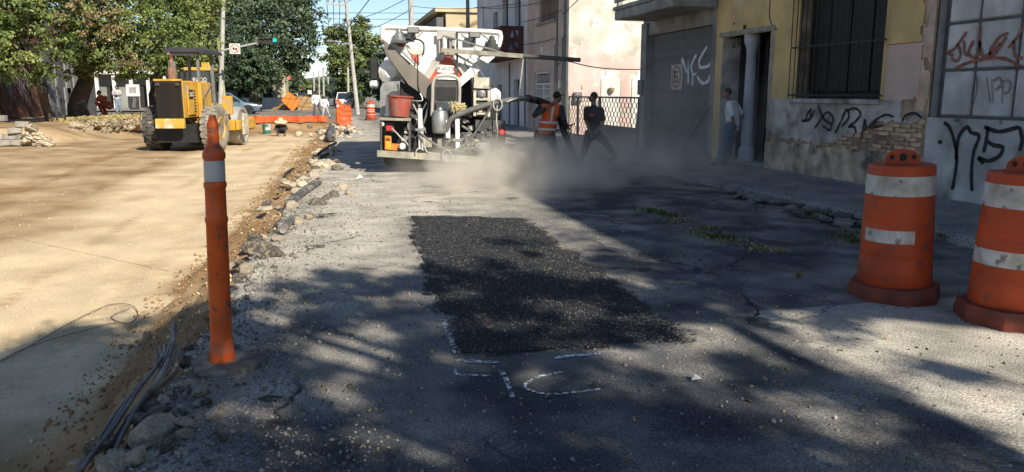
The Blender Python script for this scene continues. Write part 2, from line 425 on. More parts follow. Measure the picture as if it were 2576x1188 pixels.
# ------------------------------------------------------------------ loose grains as real geometry
def grains(name, pts, size, m, parent=None, label=None, cat=None, flat=.7, seed=1, kind='stuff'):
    rg = np.random.default_rng(seed); n = len(pts); pts = np.asarray(pts, 'f'); size = np.asarray(size, 'f').reshape(-1, 1, 1)
    base = np.array([(1,0,0),(-1,0,0),(0,1,0),(0,-1,0),(0,0,1),(0,0,-1)], 'f')
    v = base[None]*rg.uniform(.65, 1.25, (n, 6, 1)).astype('f')
    v[:, :, 2] *= flat
    q = rg.normal(size=(n, 4)); q /= np.linalg.norm(q, axis=1, keepdims=True); w, x, y, z = q.T
    Rm = np.stack([1-2*(y*y+z*z), 2*(x*y-z*w), 2*(x*z+y*w), 2*(x*y+z*w), 1-2*(x*x+z*z), 2*(y*z-x*w), 2*(x*z-y*w), 2*(y*z+x*w), 1-2*(x*x+y*y)], 1).reshape(n, 3, 3).astype('f')
    v = np.einsum('nij,nkj->nki', Rm, v)*size+pts[:, None, :]
    tri = np.array([(0,2,4),(2,1,4),(1,3,4),(3,0,4),(2,0,5),(1,2,5),(3,1,5),(0,3,5)], 'i')
    f = (tri[None]+(np.arange(n)*6)[:, None, None]).reshape(-1)
    me = bpy.data.meshes.new(name); me.vertices.add(n*6); me.vertices.foreach_set('co', v.reshape(-1))
    me.loops.add(len(f)); me.loops.foreach_set('vertex_index', f.astype('i')); me.polygons.add(n*8)
    me.polygons.foreach_set('loop_start', np.arange(0, n*24, 3, dtype='i')); me.update(calc_edges=True); me.validate()
    o = link_mesh(name, me, m, parent); return tag(o, label, cat, kind=kind)
M_PEBBLE = mat('pebble_grey', (.24,.22,.19), .9, var=.1, isl=.55)
M_CHIP = mat('asphalt_chip', (.05,.05,.048), .30, var=0, isl=.3, spec=.9)
_n = M_CHIP.node_tree.nodes; _g = _n.new('ShaderNodeNewGeometry'); _r = _n.new('ShaderNodeValToRGB'); _r.color_ramp.interpolation = 'CONSTANT'
_r.color_ramp.elements[0].color = (.010,.010,.0105,1); _r.color_ramp.elements[1].position = .55; _r.color_ramp.elements[1].color = (.024,.024,.024,1); _e = _r.color_ramp.elements.new(.92); _e.color = (.26,.255,.245,1)  # pale share of the chips stands in for sun glints
M_CHIP.node_tree.links.new(_g.outputs['Random Per Island'], _r.inputs[0]); M_CHIP.node_tree.links.new(_r.outputs[0], _n['Principled BSDF'].inputs['Base Color'])
# fresh asphalt patch
PATCH = [(.75,4.55),(.76,6.05),(.86,8.2),(1.02,10.05),(1.6,9.95),(2.48,9.5),(2.44,7.93),(2.34,5.6),(2.27,4.38),(1.5,4.46)]
def in_poly(x, y, P):
    c = False; n = len(P)
    for i in range(n):
        x1, y1 = P[i]; x2, y2 = P[(i+1) % n]
        if (y1 > y) != (y2 > y) and x < (x2-x1)*(y-y1)/(y2-y1)+x1: c = not c
    return c
M_PATCH = mat('fresh_asphalt', (.012,.012,.013), .7, var=.2, vs_=30, bump=1, bs=90)
th = thing('asphalt_patch', 'fresh black asphalt patch of coarse chippings in the road centre', 'road patch', (1.6, 7.2, 0))
rows = []; k = 40; pts = []; sz = []
mb = MB(); nx, ny = 36, 100
idx = {}
for j in range(ny+1):
    for i in range(nx+1):
        x = .6+2.0*i/nx; y = 4.2+6.0*j/ny
        if in_poly(x+.14*noise.noise(Vector((x*3.2,y*3.2,0)))+.05*noise.noise(Vector((x*13,y*13,0))), y+.08*noise.noise(Vector((x*3.2,y*3.2,0))), PATCH):
            idx[i, j] = len(mb.v); mb.v.append((x, y, road_z(x, y)+.010+.006*noise.noise(Vector((x*7,y*7,2)))))
for (i, j) in list(idx):
    q = [(i,j),(i+1,j),(i+1,j+1),(i,j+1)]
    if all(t in idx for t in q): mb.f.append(tuple(idx[t] for t in q))
mb.build('bed', M_PATCH, th, True)
rp = np.random.default_rng(5); cnt = 0
while cnt < 62000:
    x = rp.uniform(.45, 2.8); y = 4.0+6.4*rp.random()**1.25
    jx = .14*noise.noise(Vector((x*3.2,y*3.2,0)))+.05*noise.noise(Vector((x*13,y*13,0)))+rp.normal()*(.018 if rp.random() < .96 else .10)
    if in_poly(x+jx, y+jx*.6, PATCH):
        s = rp.uniform(.0026, .0066)*(1.3 if rp.random() < .12 else 1); pts.append((x, y, road_z(x, y)+(.010 if in_poly(x, y, PATCH) else .003)+rp.uniform(0, .005))); sz.append(s); cnt += 1
o_ = grains('chippings', np.array(pts)-np.array(th.location), sz, M_CHIP, th, seed=4)
# loose gravel on the old road, thickest along the broken edge
pts = []; sz = []
for k in range(15000):
    y = 2.2+13*rp.random()**1.7; e = lerp_tab(EDGE, y)
    x = e+abs(rp.normal())*(.55 if k % 3 else 3.2)
    if x > 6.4: continue
    if in_poly(x, y, PATCH): continue
    s = abs(rp.normal())*.006+.003; s = min(s, .022)
    if x-e < .5 and rp.random() < .10: s *= 2.2
    pts.append((x, y, road_z(x, y)+s*.25)); sz.append(s)
grains('loose_gravel', pts, sz, M_PEBBLE, label='loose grey gravel scattered over the old road surface', cat='gravel', seed=9)
pts = []; sz = []
M_SOILC = mat('brown_soil_clod', (.33,.205,.10), .95, var=.2, isl=.25)
for k in range(6000):
    y = 2.6+24*rp.random()**1.6; bw_ = lerp_tab(BANK, y); x = lerp_tab(EDGE, y)-bw_*(rp.random()*1.15-.05); s = min(.04, abs(rp.normal())*.008+.003)*(1+.03*y)
    pts.append((x, y, sand_z(x, y)+s*.3)); sz.append(s)
grains('bank_clods', pts, sz, M_SOILC, label='brown soil clods crumbled over the trench bank', cat='soil', seed=15)
pts = []; sz = []
M_CLOD = mat('sand_clod', (.58,.45,.28), .95, var=.1, isl=.3)
for k in range(2600):
    y = 3+22*rp.random()**1.6; e = lerp_tab(EDGE, y); x = e-rp.random()**1.8*5.5-.05
    s = abs(rp.normal())*.007+.003
    if e-x < .9: s *= 1.5
    pts.append((x, y, sand_z(x, y)+s*.2)); sz.append(min(s, .03))
grains('sand_clods', pts, sz, M_CLOD, label='small clods and pebbles strewn over the sandy roadbed', cat='gravel', seed=10)
# ================================================================== BUILDINGS ON THE RIGHT
FX = 8.6
M_ADOBE = mat('raw_adobe', (.46,.33,.21), .95, var=.25, vs_=3, bump=1, bs=25, c2=(.28,.2,.14))
M_YELLOW = mat('ochre_paint', (.66,.455,.195), .9, var=.14, vs_=1.6, bump=.25, bs=30, c2=(.60,.43,.22), mix2=(.5,.66), dirt=(.34,.27,.16), dirt_s=.9, dirt_t=(.6,.8))
M_PINKP = mat('faded_pink_paint', (.60,.43,.345), .9, var=.08, vs_=2, bump=.2, bs=30)
M_GPLAS = mat('grey_plaster', (.54,.48,.42), .95, var=.2, vs_=3, bump=.6, bs=18, c2=(.25,.22,.19), dirt=(.16,.13,.10), dirt_s=2.2, dirt_t=(.58,.72))
M_BPLAS = mat('stained_beige_plaster', (.66,.49,.34), .95, var=.25, vs_=3, bump=.9, bs=12, c2=(.30,.24,.17), dirt=(.12,.10,.08), dirt_s=1.8, dirt_t=(.54,.68))
M_BRICK = mat('old_brick', (.56,.38,.25), .95, var=.2, vs_=9, bump=.8, bs=40, c2=(.58,.43,.28), obr=.35, dirt=(.52,.42,.30), dirt_s=5, dirt_t=(.45,.65))
M_BLOCK = mat('whitewashed_block', (.60,.58,.55), .95, var=.16, vs_=2.5, bump=.6, bs=25, c2=(.48,.47,.45), obr=.10, dirt=(.3,.29,.26), dirt_s=1.6, dirt_t=(.6,.75))
M_PLINTH = mat('grey_plinth', (.44,.43,.41), .95, var=.22, vs_=2, bump=.6, bs=20, c2=(.52,.50,.46), dirt=(.2,.19,.17), dirt_s=1.4, dirt_t=(.55,.7))
M_GROUT = mat('dark_joint', (.13,.125,.12), .95, var=.2)
M_IRON = mat('black_iron', (.035,.033,.032), .6, .3, var=.25, vs_=12)
M_DARK = mat('dark_interior', (.03,.026,.022), .8, var=.3, vs_=3)
M_SHUT = mat('dark_shutter', (.020,.017,.015), .6, var=.3, vs_=4)
M_BLACKP = mat('black_spray_paint', (.018,.018,.02), .7, var=.15, vs_=20)
M_REDP = mat('red_brown_spray_paint', (.30,.12,.08), .85, var=.2, vs_=12)
M_FAINTP = mat('faint_grey_spray_paint', (.25,.24,.24), .9, var=.2, vs_=14)
M_WHITEP = mat('white_spray_paint', (.80,.80,.80), .8, var=.12, vs_=14)
M_CONC = mat('grey_concrete', (.30,.285,.26), .92, var=.2, vs_=2.5, bump=.4, bs=30, dirt=(.15,.14,.12), dirt_s=1.2, dirt_t=(.56,.72))
M_GARAGE = mat('grey_garage_paint', (.17,.165,.16), .6, .1, var=.2, vs_=2.5, c2=(.22,.215,.20), dirt=(.30,.27,.22), dirt_s=1.3, dirt_t=(.6,.8))
M_CREAM = mat('cream_limewash', (.72,.66,.54), .95, var=.14, vs_=2.2, bump=.5, bs=14, c2=(.52,.48,.40), dirt=(.36,.32,.26), dirt_s=.8, dirt_t=(.6,.8))
M_PINK = mat('pale_pink_wall', (.62,.44,.385), .95, var=.10, vs_=1.7, bump=.4, bs=14, c2=(.60,.47,.42))
M_PINKF = mat('dusty_pink_facade', (.52,.42,.36), .95, var=.13, vs_=1.1, bump=.3, bs=14, dirt=(.26,.22,.19), dirt_s=.6, dirt_t=(.58,.78))
M_BLUEW = mat('bluish_white_facade', (.66,.67,.68), .95, var=.10, vs_=.9, bump=.2, bs=14, dirt=(.34,.33,.31), dirt_s=.5, dirt_t=(.6,.8))
M_WHITEW = mat('white_panel_paint', (.68,.65,.59), .9, var=.08, vs_=3, bump=.2, bs=20)
M_MAROON = mat('maroon_paint', (.085,.028,.024), .7, var=.2, vs_=3)
M_BEIGEB = mat('beige_far_building', (.52,.43,.27), .95, var=.1, vs_=.6)
M_GREYB = mat('dark_grey_far_gable', (.15,.14,.135), .95, var=.15, vs_=.6)
M_CABLE = mat('cable_black', (.03,.03,.032), .7, var=.1)
M_PIPE = mat('grey_pipe', (.22,.21,.2), .7, var=.15)
def plX(X): return lambda u, v, d=0.: (X-d, u, v)
def plY(Y): return lambda u, v, d=0.: (u, Y-d, v)
def ragged(place, u0, u1, v0, v1, step, mask, t, mb=None):
    """a coat of plaster or paint with torn edges and real thickness t"""
    mb = mb or MB(); nu = max(1, round((u1-u0)/step)); nv = max(1, round((v1-v0)/step)); idx = {}
    du, dv = (u1-u0)/nu, (v1-v0)/nv
    on = {}
    for j in range(nv):
        for i in range(nu):
            on[i, j] = mask(u0+(i+.5)*du, v0+(j+.5)*dv)
    def vid(i, j, k):
        if (i, j, k) not in idx:
            idx[i, j, k] = len(mb.v)
            ju = jv = 0.
            if 0 < i < nu and 0 < j < nv:
                ju = step*.3*noise.noise(Vector((i*1.7, j*1.3, 2))); jv = step*.3*noise.noise(Vector((i*1.1, j*1.9, 7)))
            mb.v.append(place(u0+i*du+ju, v0+j*dv+jv, t if k else 0.))
        return idx[i, j, k]
    # merge runs of cells along u into one long quad only where both rows around are full, else cell by cell
    for j in range(nv):
        for i in range(nu):
            if not on[i, j]: continue
            mb.f.append((vid(i,j,1), vid(i+1,j,1), vid(i+1,j+1,1), vid(i,j+1,1)))
            for (di, dj, a, b) in ((-1,0,(i,j),(i,j+1)), (1,0,(i+1,j+1),(i+1,j)), (0,-1,(i+1,j),(i,j)), (0,1,(i,j+1),(i+1,j+1))):
                if not on.get((i+di, j+dj), False):
                    mb.f.append((vid(*a,1), vid(*b,1), vid(*b,0), vid(*a,0)))
    return mb
def wall_boxes(mb, place3, u0, u1, v0, v1, holes):
    us = sorted({u0, u1, *[h[0] for h in holes], *[h[1] for h in holes]}); us = [u for u in us if u0 <= u <= u1]
    vs2 = sorted({v0, v1, *[h[2] for h in holes], *[h[3] for h in holes]}); vs2 = [v for v in vs2 if v0 <= v <= v1]
    for i in range(len(us)-1):
        run = None
        for j in range(len(vs2)-1):
            cu, cv = (us[i]+us[i+1])/2, (vs2[j]+vs2[j+1])/2
            solid = not any(h[0] < cu < h[1] and h[2] < cv < h[3] for h in holes)
            if solid:
                if run is None: run = vs2[j]
            if (not solid or j == len(vs2)-2) and run is not None:
                end = vs2[j+1] if solid else vs2[j]
                place3(mb, us[i], us[i+1], run, end); run = None
    return mb
def wallX(X, th, u0, u1, v0, v1, holes=()):
    return wall_boxes(MB(), lambda m, a, b, c, d: m.bx(X, X+th, a, b, c, d), u0, u1, v0, v1, list(holes))
def wallY(Y, th, u0, u1, v0, v1, holes=()):
    return wall_boxes(MB(), lambda m, a, b, c, d: m.bx(a, b, Y, Y+th, c, d), u0, u1, v0, v1, list(holes))
def spray(parent, name, zoom, strokes, w, X, m):
    """painted strokes on a wall plane; zoom = (x0, y0, scale) of the detail they were measured on"""
    mb = MB()
    for s in strokes:
        p = []
        for (a, b) in s:
            q = wx((zoom[0]+a/zoom[2])/1.56522, (zoom[1]+b/zoom[2])/1.56522, X); p.append((q.y, q.z, 0))
        c = curve_pts(p, 6) if len(p) > 2 else [Vector(t) for t in p]
        n = len(c); ww = [w*(.75+.35*noise.noise(Vector((i*.4, a, 0)))+.1) for i in range(n)]; ww[0] *= .6; ww[-1] *= .45
        mb.ribbon([(v.x, v.y) for v in c], ww, lambda u, v: (X, u, v))
    return mb.build(name, m, parent)
Z7 = (3100, 0, 1287/932); Z6 = (2500, 0, 1188/700); Z5 = (1850, 0, 1273/750)
# ------------------------------------------------------------------ ochre house
H = thing('ochre_house', 'peeling ochre house with barred window and grey graffiti base', 'house', (FX, 13, 0))
door = (13.98, 15.92, .10, 2.80); win = (10.78, 13.08, 1.50, 4.1)
wallX(FX, .5, 9.72, 16.22, -.1, 6.4, [door, win]).build('wall', M_ADOBE, H)
MB().bx(FX+.5, FX+6, 9.75, 16.2, -.1, 6.3).build('house_body', M_DARK, H)
def in_h(u, v, h): return h[0] < u < h[1] and h[2] < v < h[3]
def torn(u): return 9.93+.06*noise.noise(Vector((u*3, 0, 1)))
def yellow_mask(u, v):
    if in_h(u, v, door) or in_h(u, v, win): return False
    if v < 1.49 and u < 13.9: return False
    if v < 1.5 and u >= 13.9 and u < 15.95: return False
    if v < .9 and u > 15.95: return v > .15
    if u < 9.98+.09*noise.noise(Vector((v*2.5, 3, 0)))+.04*noise.noise(Vector((v*9, 3, 0))): return False
    if 1.45 < v < 2.33 and u < 10.70: return False
    return noise.noise(Vector((u*1.7, v*1.7, 5)))+.5*noise.noise(Vector((u*5, v*5, 8))) < .78
ragged(plX(FX), 9.74, 16.20, .1, 6.38, .045, yellow_mask, .022).build('ochre_coat', M_YELLOW, H)
ragged(plX(FX), 9.78, 10.70, 1.42, 2.33, .04, lambda u, v: u > 9.93+.05*noise.noise(Vector((v*4, 1, 0))) and not (v < 1.52+.08*noise.noise(Vector((u*6,0,0))) and u < 10.25), .020).build('pink_patch', M_PINKP, H)
def gp_line(u): return .74+.42*sstep(12.0, 10.6, u)+.10*noise.noise(Vector((u*2.2, 0, 4)))+.05*noise.noise(Vector((u*8, 0, 4)))+.12*sstep(13.4, 13.9, u)
ragged(plX(FX), 9.78, 13.92, .55, 1.49, .03, lambda u, v: v > gp_line(u) and not (u < 10.25 and v > 1.2+.2*noise.noise(Vector((u*4, v*4, 0)))), .034).build('grey_plaster', M_GPLAS, H)
ragged(plX(FX), 9.76, 13.95, .02, .74, .035, lambda u, v: v < .66+.03*noise.noise(Vector((u*3, 0, 9)))-.25*sstep(10.3, 9.8, u)*max(0, noise.noise(Vector((u*5, v*5, 0)))+.3), .045).build('stained_base', M_BPLAS, H)
ragged(plX(FX), 9.74, 10.05, 1.15, 6.3, .03, lambda u, v: u < 9.96+.09*noise.noise(Vector((v*2.5, 3, 0)))+.03*noise.noise(Vector((v*8, 3, 0))) and noise.noise(Vector((u*6, v*2.2, 9))) < .32, .014).build('peach_plaster', mat('peach_plaster', (.62,.42,.28), .95, var=.15, vs_=4, bump=.5, c2=(.62,.46,.38)), H)
# exposed bricks
bk = MB().box((0,0,0), (.07, .225, .058), bev=.008).mesh('brick'); n = 0
for r_ in range(9):
    z = .70+r_*.068
    for k in range(20):
        y = 9.88+k*.24+(.12 if r_ % 2 else 0)
        if y > 13.3 or z > gp_line(y)+.03 or y > 12.6-.35*r_ + 1.2*noise.noise(Vector((r_, 0, 0))): continue
        if rnd.random() < .2: continue
        o = link_mesh('brick', bk, M_BRICK, H); o.location = Vector((FX+.012+rnd.uniform(-.022, .016), y+rnd.uniform(-.012, .012), z+rnd.uniform(-.006,.006)))-OFF[H.name]
        o.rotation_euler = (rnd.uniform(-.03, .03), 0, rnd.uniform(-.05, .05)); n += 1
# window: sill, reveal glass, shutters, grille
w_ = MB().bx(FX+.30, FX+.36, 10.78, 13.08, 1.5, 4.1).build('window', M_DARK, H)
for k in range(4):
    y = 10.82+k*.57; MB().bx(FX+.24, FX+.297, y, y+.53, 1.62, 4.05, bev=.01).build('shutter_leaf', M_SHUT, w_)
MB().bx(FX-.09, FX+.30, 10.70, 13.15, 1.42, 1.497, bev=.01).build('window_sill', M_GPLAS, H)
g_ = MB()
for z in (1.56, 2.42, 3.3): g_.bx(FX-.085, FX-.07, 10.66, 13.2, z-.014, z+.014)
gr = g_.build('window_grille', M_IRON, H)
rod = MB().tube([(0,0,1.49),(0,0,4.1)], .0095, 6).mesh('bar')
for k in range(18):
    o = link_mesh('bar', rod, M_IRON, gr); o.location = Vector((FX-.078, 10.70+k*.147, 0))-OFF[H.name]
# doorway: lintel, jamb trims, column, two iron doors
M_TRIM = mat('dusty_stone_trim', (.34,.30,.24), .95, var=.18, vs_=4, bump=.3)
MB().bx(FX-.05, FX+.42, 13.86, 16.04, 2.80, 2.90, bev=.012).build('lintel', M_TRIM, H)
MB().bx(FX-.035, FX+.02, 13.86, 13.98, .9, 2.80, bev=.01).build('jamb_trim', M_TRIM, H)
c_ = MB(); M0 = Matrix.Translation((FX+.14, 14.95, 0))
c_.lathe([(.17,.10),(.17,.42),(.135,.46),(.125,.5),(.118,1.5),(.105,2.45),(.115,2.47),(.12,2.52),(.15,2.60),(.17,2.68),(.17,2.80)], 20, M0)
c_.build('column', mat('pale_column_paint', (.42,.42,.44), .85, var=.12, vs_=5), H, True)
MB().bx(FX-.06, FX+.6, 13.95, 15.95, -.05, .17, bev=.015).build('door_step', M_TRIM, H)
MB().bx(FX-.018, FX+.43, 15.895, 15.925, .17, 2.8).build('door_reveal', M_GPLAS, H)
MB().bx(FX+.0, FX+.43, 13.975, 14.0, .17, 2.8).build('door_reveal', M_GPLAS, H)
for (a, b) in ((14.01, 14.82), (15.08, 15.89)):
    d_ = MB().bx(FX+.44, FX+.47, a, b, .17, 2.79).build('door', M_SHUT, H)
    f_ = MB()
    for y in (a+.03, b-.03): f_.bx(FX+.40, FX+.438, y-.03, y+.03, .17, 2.79)
    for z in (.22, 1.2, 2.74): f_.bx(FX+.402, FX+.437, a+.061, b-.061, z-.04, z+.04)
    f_.build('door_frame', M_IRON, d_)
    for y in (a+.25, b-.25): MB().bx(FX+.415, FX+.439, y-.13, y+.13, .32, 1.1, bev=.01).build('door_panel', mat('grey_iron_panel', (.07,.07,.072), .5, .4), d_)
    ro = MB().tube([(0,0,1.24),(0,0,2.7)], .010, 6).mesh('bar')
    for k in range(7):
        o = link_mesh('bar', ro, mat('pale_iron', (.16,.16,.15), .5, .4) if a < 14.5 and k in (1,2,3) else M_IRON, d_); o.location = Vector((FX+.41, a+.1+k*(b-a-.2)/6, 0))-OFF[H.name]
for (px, py, s) in ((1846,115,.05),(1858,112,.035),(1865,122,.03),(1846,60,.02),(1873,70,.05),(1918,72,.04)):
    q = wx(px, py, FX-.03); MB().bx(FX-.036, FX-.02, q.y-s, q.y+s, q.z-s*1.1, q.z+s*1.1, bev=.004).build('wall_plate', M_SHUT, H)
q = [wx(1938, 0, FX-.03), wx(1936, 40, FX-.03), wx(1942, 62, FX-.03), wx(1955, 75, FX-.03)]
MB().tube(curve_pts([(FX-.035, a.y, a.z) for a in q], 5), .008, 5).build('door_bell_wire', M_CABLE, H)
spray(H, 'graffiti_tag', Z7, [[(80,660),(118,652),(148,597)],[(98,648),(112,612),(132,592)],[(165,575),(200,650),(240,672),(246,640),(215,610),(180,650),(146,700)],[(240,672),(228,708),(190,682)],[(260,725),(290,660),(320,596),(332,640),(292,690)],[(325,600),(370,590),(396,620),(370,660),(332,690),(362,690),(372,722)],[(395,762),(410,710),(420,650),(426,712)],[(576,636),(530,625),(470,660),(450,695),(520,682)],[(620,662),(642,630),(690,615),(730,642)]], .042, FX-.052, M_BLACKP)
spray(H, 'graffiti_tag', Z6, [[(1112,808),(1165,792),(1172,735)],[(1112,808),(1125,795)]], .04, FX-.05, M_BLACKP)
# ------------------------------------------------------------------ block house
BY0=5.06
B = thing('block_house', 'whitewashed block house with red brown tag and black plinth graffiti', 'house', (FX, 6, 0))
MB().bx(FX+.02, FX+6, BY0, 9.60, -.1, 5.2).build('wall', M_GROUT, B)
zs = [1.27, 1.91, 2.55, 3.19, 3.83, 4.47, 5.1]; yc = [9.50, 8.95, 8.29, 7.63, 6.97, 6.31, 5.65, 5.08]
for r_ in range(len(zs)-1):
    for k in range(len(yc)-1):
        MB().bx(FX-.012-rnd.uniform(0,.006), FX+.06, yc[k+1]+.022, yc[k]-.022, zs[r_]+.022, zs[r_+1]-.02, bev=.018).build('block', M_BLOCK, B)
rowsP = ragged(plX(FX+.02), BY0, 9.62, -.05, 1.25, .05, lambda u, v: v < 1.235+.02*noise.noise(Vector((u*4,0,0))), .075)
rowsP.build('plinth', M_PLINTH, B)
MB().tube([(FX-.0, 9.60, 1.22), (FX-.0, 9.61, 5.2)], .055, 10).build('corner_moulding', M_PIPE, B, True)
MB().bx(FX-.05, FX+.1, 9.60, 9.70, -.05, 1.25, bev=.02).build('corner_foot', M_PLINTH, B)
spray(B, 'graffiti_tag', Z7, [[(850,665),(880,692),(905,760),(921,860),(906,980),(895,1032)],[(916,870),(930,750),(975,692),(1000,722),(1042,742),(1012,830),(1000,950),(1004,1042)],[(1070,690),(1150,716),(1262,690)],[(1090,690),(1082,760),(1066,832)],[(1090,770),(1120,790),(1170,802),(1150,850),(1090,876),(1040,858),(1066,892)],[(1262,690),(1276,760),(1262,822)]], .065, FX-.061, M_BLACKP)
spray(B, 'graffiti_dot', Z7, [[(818,775),(828,772),(840,776)]], .06, FX-.061, M_BLACKP)
spray(B, 'graffiti_tag', Z7, [[(902,302),(870,287),(910,262),(975,172)],[(925,240),(941,290),(920,332),(888,316)],[(958,220),(965,290),(986,302)],[(1012,220),(985,280),(1006,312),(1040,290),(1046,222)],[(1050,138),(1045,220),(1060,302),(1102,290),(1162,230)],[(1200,180),(1150,205),(1105,270),(1110,302),(1142,272),(1190,200)],[(1200,262),(1250,200),(1290,140)],[(1230,220),(1236,300),(1278,317)],[(908,372),(1000,336),(1120,315),(1200,326),(1262,362)]], .05, FX-.026, M_REDP)
spray(B, 'graffiti_tag', Z7, [[(1080,420),(1102,560)],[(1110,430),(1116,560)],[(1118,442),(1150,420),(1160,462),(1124,492)],[(1170,440),(1166,560)],[(1170,442),(1206,440),(1206,490),(1174,512)]], .03, FX-.026, M_FAINTP)
spray(B, 'crack', Z7, [[(985,640),(1005,580),(1030,490),(1025,400)]], .014, FX-.024, M_GROUT)
# ------------------------------------------------------------------ grey garage house with balcony
G = thing('garage_house', 'grey house with corrugated garage door and concrete balcony slab', 'house', (FX, 18.2, 0))
wallX(FX, .3, 16.22, 20.42, -.1, 4.7, [(16.46, 20.05, .0, 3.12)]).build('wall', M_CONC, G)
MB().bx(FX+.3, FX+6, 16.22, 20.42, -.1, 4.6).build('house_body', M_CONC, G)
gd = MB().bx(FX+.17, FX+.2, 16.46, 20.05, .08, 3.12).build('garage_door', M_GARAGE, G)
sl = MB().prism([(-.055,0),(-.028,.05),(.028,.05),(.055,0)], 3.02).mesh('slat')
for k in range(32):
    o = link_mesh('slat', sl, M_GARAGE, gd)
    o.matrix_local = Matrix.Translation(Vector((FX+.169, 16.52+k*.1125, 1.60))-OFF[G.name]) @ Matrix(((0,0,-1,0),(1,0,0,0),(0,1,0,0),(0,0,0,1)))
MB().bx(FX+.12, FX+.19, 18.2, 18.26, .1, 3.1).build('door_post', M_GARAGE, gd)
sb = MB().bx(7.5, FX-.003, 16.24, 19.75, 3.46, 3.70, bev=.02).build('balcony_slab', M_CONC, G)
MB().bx(7.46, 7.56, 16.2, 19.8, 3.703, 3.80, bev=.015).build('balcony_edge', M_CONC, G)
for z in (3.95, 4.2, 4.5): MB().bx(7.49, 7.55, 16.2, 19.78, z-.05, z+.05, bev=.01).build('balcony_rail', M_CONC, G)
for y in (16.6, 18.0, 19.7): MB().bx(7.56, 7.68, y-.06, y+.06, 3.803, 4.6).build('balcony_post', M_CONC, G)
MB().bx(FX-.06, FX-.003, 20.05, 20.42, -.1, 3.45, bev=.01).build('gate_pillar', M_CONC, G)
spray(G, 'graffiti_tag', Z6, [[(310,572),(316,480),(316,392),(346,482),(356,400),(356,562)],[(382,572),(386,500),(376,440),(412,362)],[(386,502),(412,490)],[(482,312),(432,400),(436,450),(490,442),(496,420)],[(415,510),(450,556),(490,540),(496,500)]], .09, FX+.115, M_WHITEP)
spray(G, 'graffiti_scrawl', Z6, [[(150,680),(175,760),(200,690)],[(205,680),(212,740)],[(345,640),(350,680)],[(312,790),(322,820),(305,830)],[(170,560),(195,600)],[(230,330),(240,400)],[(295,370),(310,410)],[(345,700),(372,760)]], .035, FX+.115, M_FAINTP)
sg = MB().bx(FX+.10, FX+.116, 18.12, 18.76, 1.68, 2.30).build('no_parking_sign', mat('rusty_sign_white', (.55,.50,.40), .7, var=.12, dirt=(.25,.12,.06), dirt_s=3, dirt_t=(.6,.75)), G)
M_SIGNR = mat('sign_red_brown', (.30,.08,.05), .7, var=.15)
ring = MB(); 
for k in range(28):
    a, b = 2*math.pi*k/28, 2*math.pi*(k+1)/28
    cc = lambda t, r: (FX+.096, 18.44+math.cos(t)*r*.92, 2.0+math.sin(t)*r)
    i0 = len(ring.v); ring.v += [cc(a,.235), cc(b,.235), cc(b,.275), cc(a,.275)]; ring.f.append((i0,i0+1,i0+2,i0+3))
ring.build('prohibition_ring', M_SIGNR, sg)
lt = MB(); X_ = FX+.0945
lt.bx(X_, X_+.002, 18.53, 18.57, 1.86, 2.14)
for z in (1.88, 2.0, 2.12): lt.bx(X_, X_+.002, 18.36, 18.53, z-.02, z+.02)
lt.build('letter_e', M_BLACKP, sg)
MB().bar((FX+.093, 18.60, 2.17), (FX+.093, 18.27, 1.83), .003, .035, up=(0,1,1)).build('slash', M_SIGNR, sg)
mb_ = MB().bx(FX-.16, FX-.063, 20.08, 20.34, 1.55, 1.95, bev=.01); mb_.build('meter_box', M_PIPE, G)
# ------------------------------------------------------------------ lattice gate of the parking lot
T = thing('lattice_gate', 'black wrought iron lattice gate closing the parking lot', 'gate', (FX, 23.8, .1))
gx = FX-.02; z0, z1 = .16, 1.46; yA, yB = 20.5, 27.0
leafs = [(20.52, 23.7), (23.76, 25.9), (25.96, 26.98)]
for (a, b) in leafs:
    f_ = MB()
    f_.bx(gx-.02, gx+.02, a, b, z1-.02, z1+.03); f_.bx(gx-.02, gx+.02, a, b, z0-.02, z0+.02)
    f_.bx(gx-.022, gx+.022, a, a+.05, z0, z1); f_.bx(gx-.022, gx+.022, b-.05, b, z0, z1)
    lf = f_.build('leaf_frame', M_IRON, T)
    n = int((b-a-.1)/.145); rows_ = 9
    for ph in (0, 1):
        z_ = MB()
        for r_ in range(rows_):
            za = z0+(z1-z0)*r_/rows_; zb = z0+(z1-z0)*(r_+1)/rows_; s = .052*(1 if (r_+ph) % 2 else -1)
            pts_ = [(0, -s, za), (0, -s, za+.04), (0, s, zb-.0)] if False else [(0, s*.95, za+.03), (0, s*.95, zb-.03)]
            z_.bar((0, s, za+.02), (0, s, zb-.02), .012, .012, up=(1,0,0))
            if r_ < rows_-1: z_.bar((0, s, zb-.02), (0, -s, zb+.02), .012, .012, up=(1,0,0))
        zm = z_.mesh('lattice_bar')
        for k in range(ph, n, 2):
            o = link_mesh('lattice_bar', zm, M_IRON, lf); o.location = Vector((gx, a+.12+k*.145, 0))-OFF[T.name]
MB().bx(gx-.012, gx+.012, 20.57, 23.6, .20, .62).build('sheet_panel', mat('dark_gate_sheet', (.10,.10,.10), .6, .3), T)
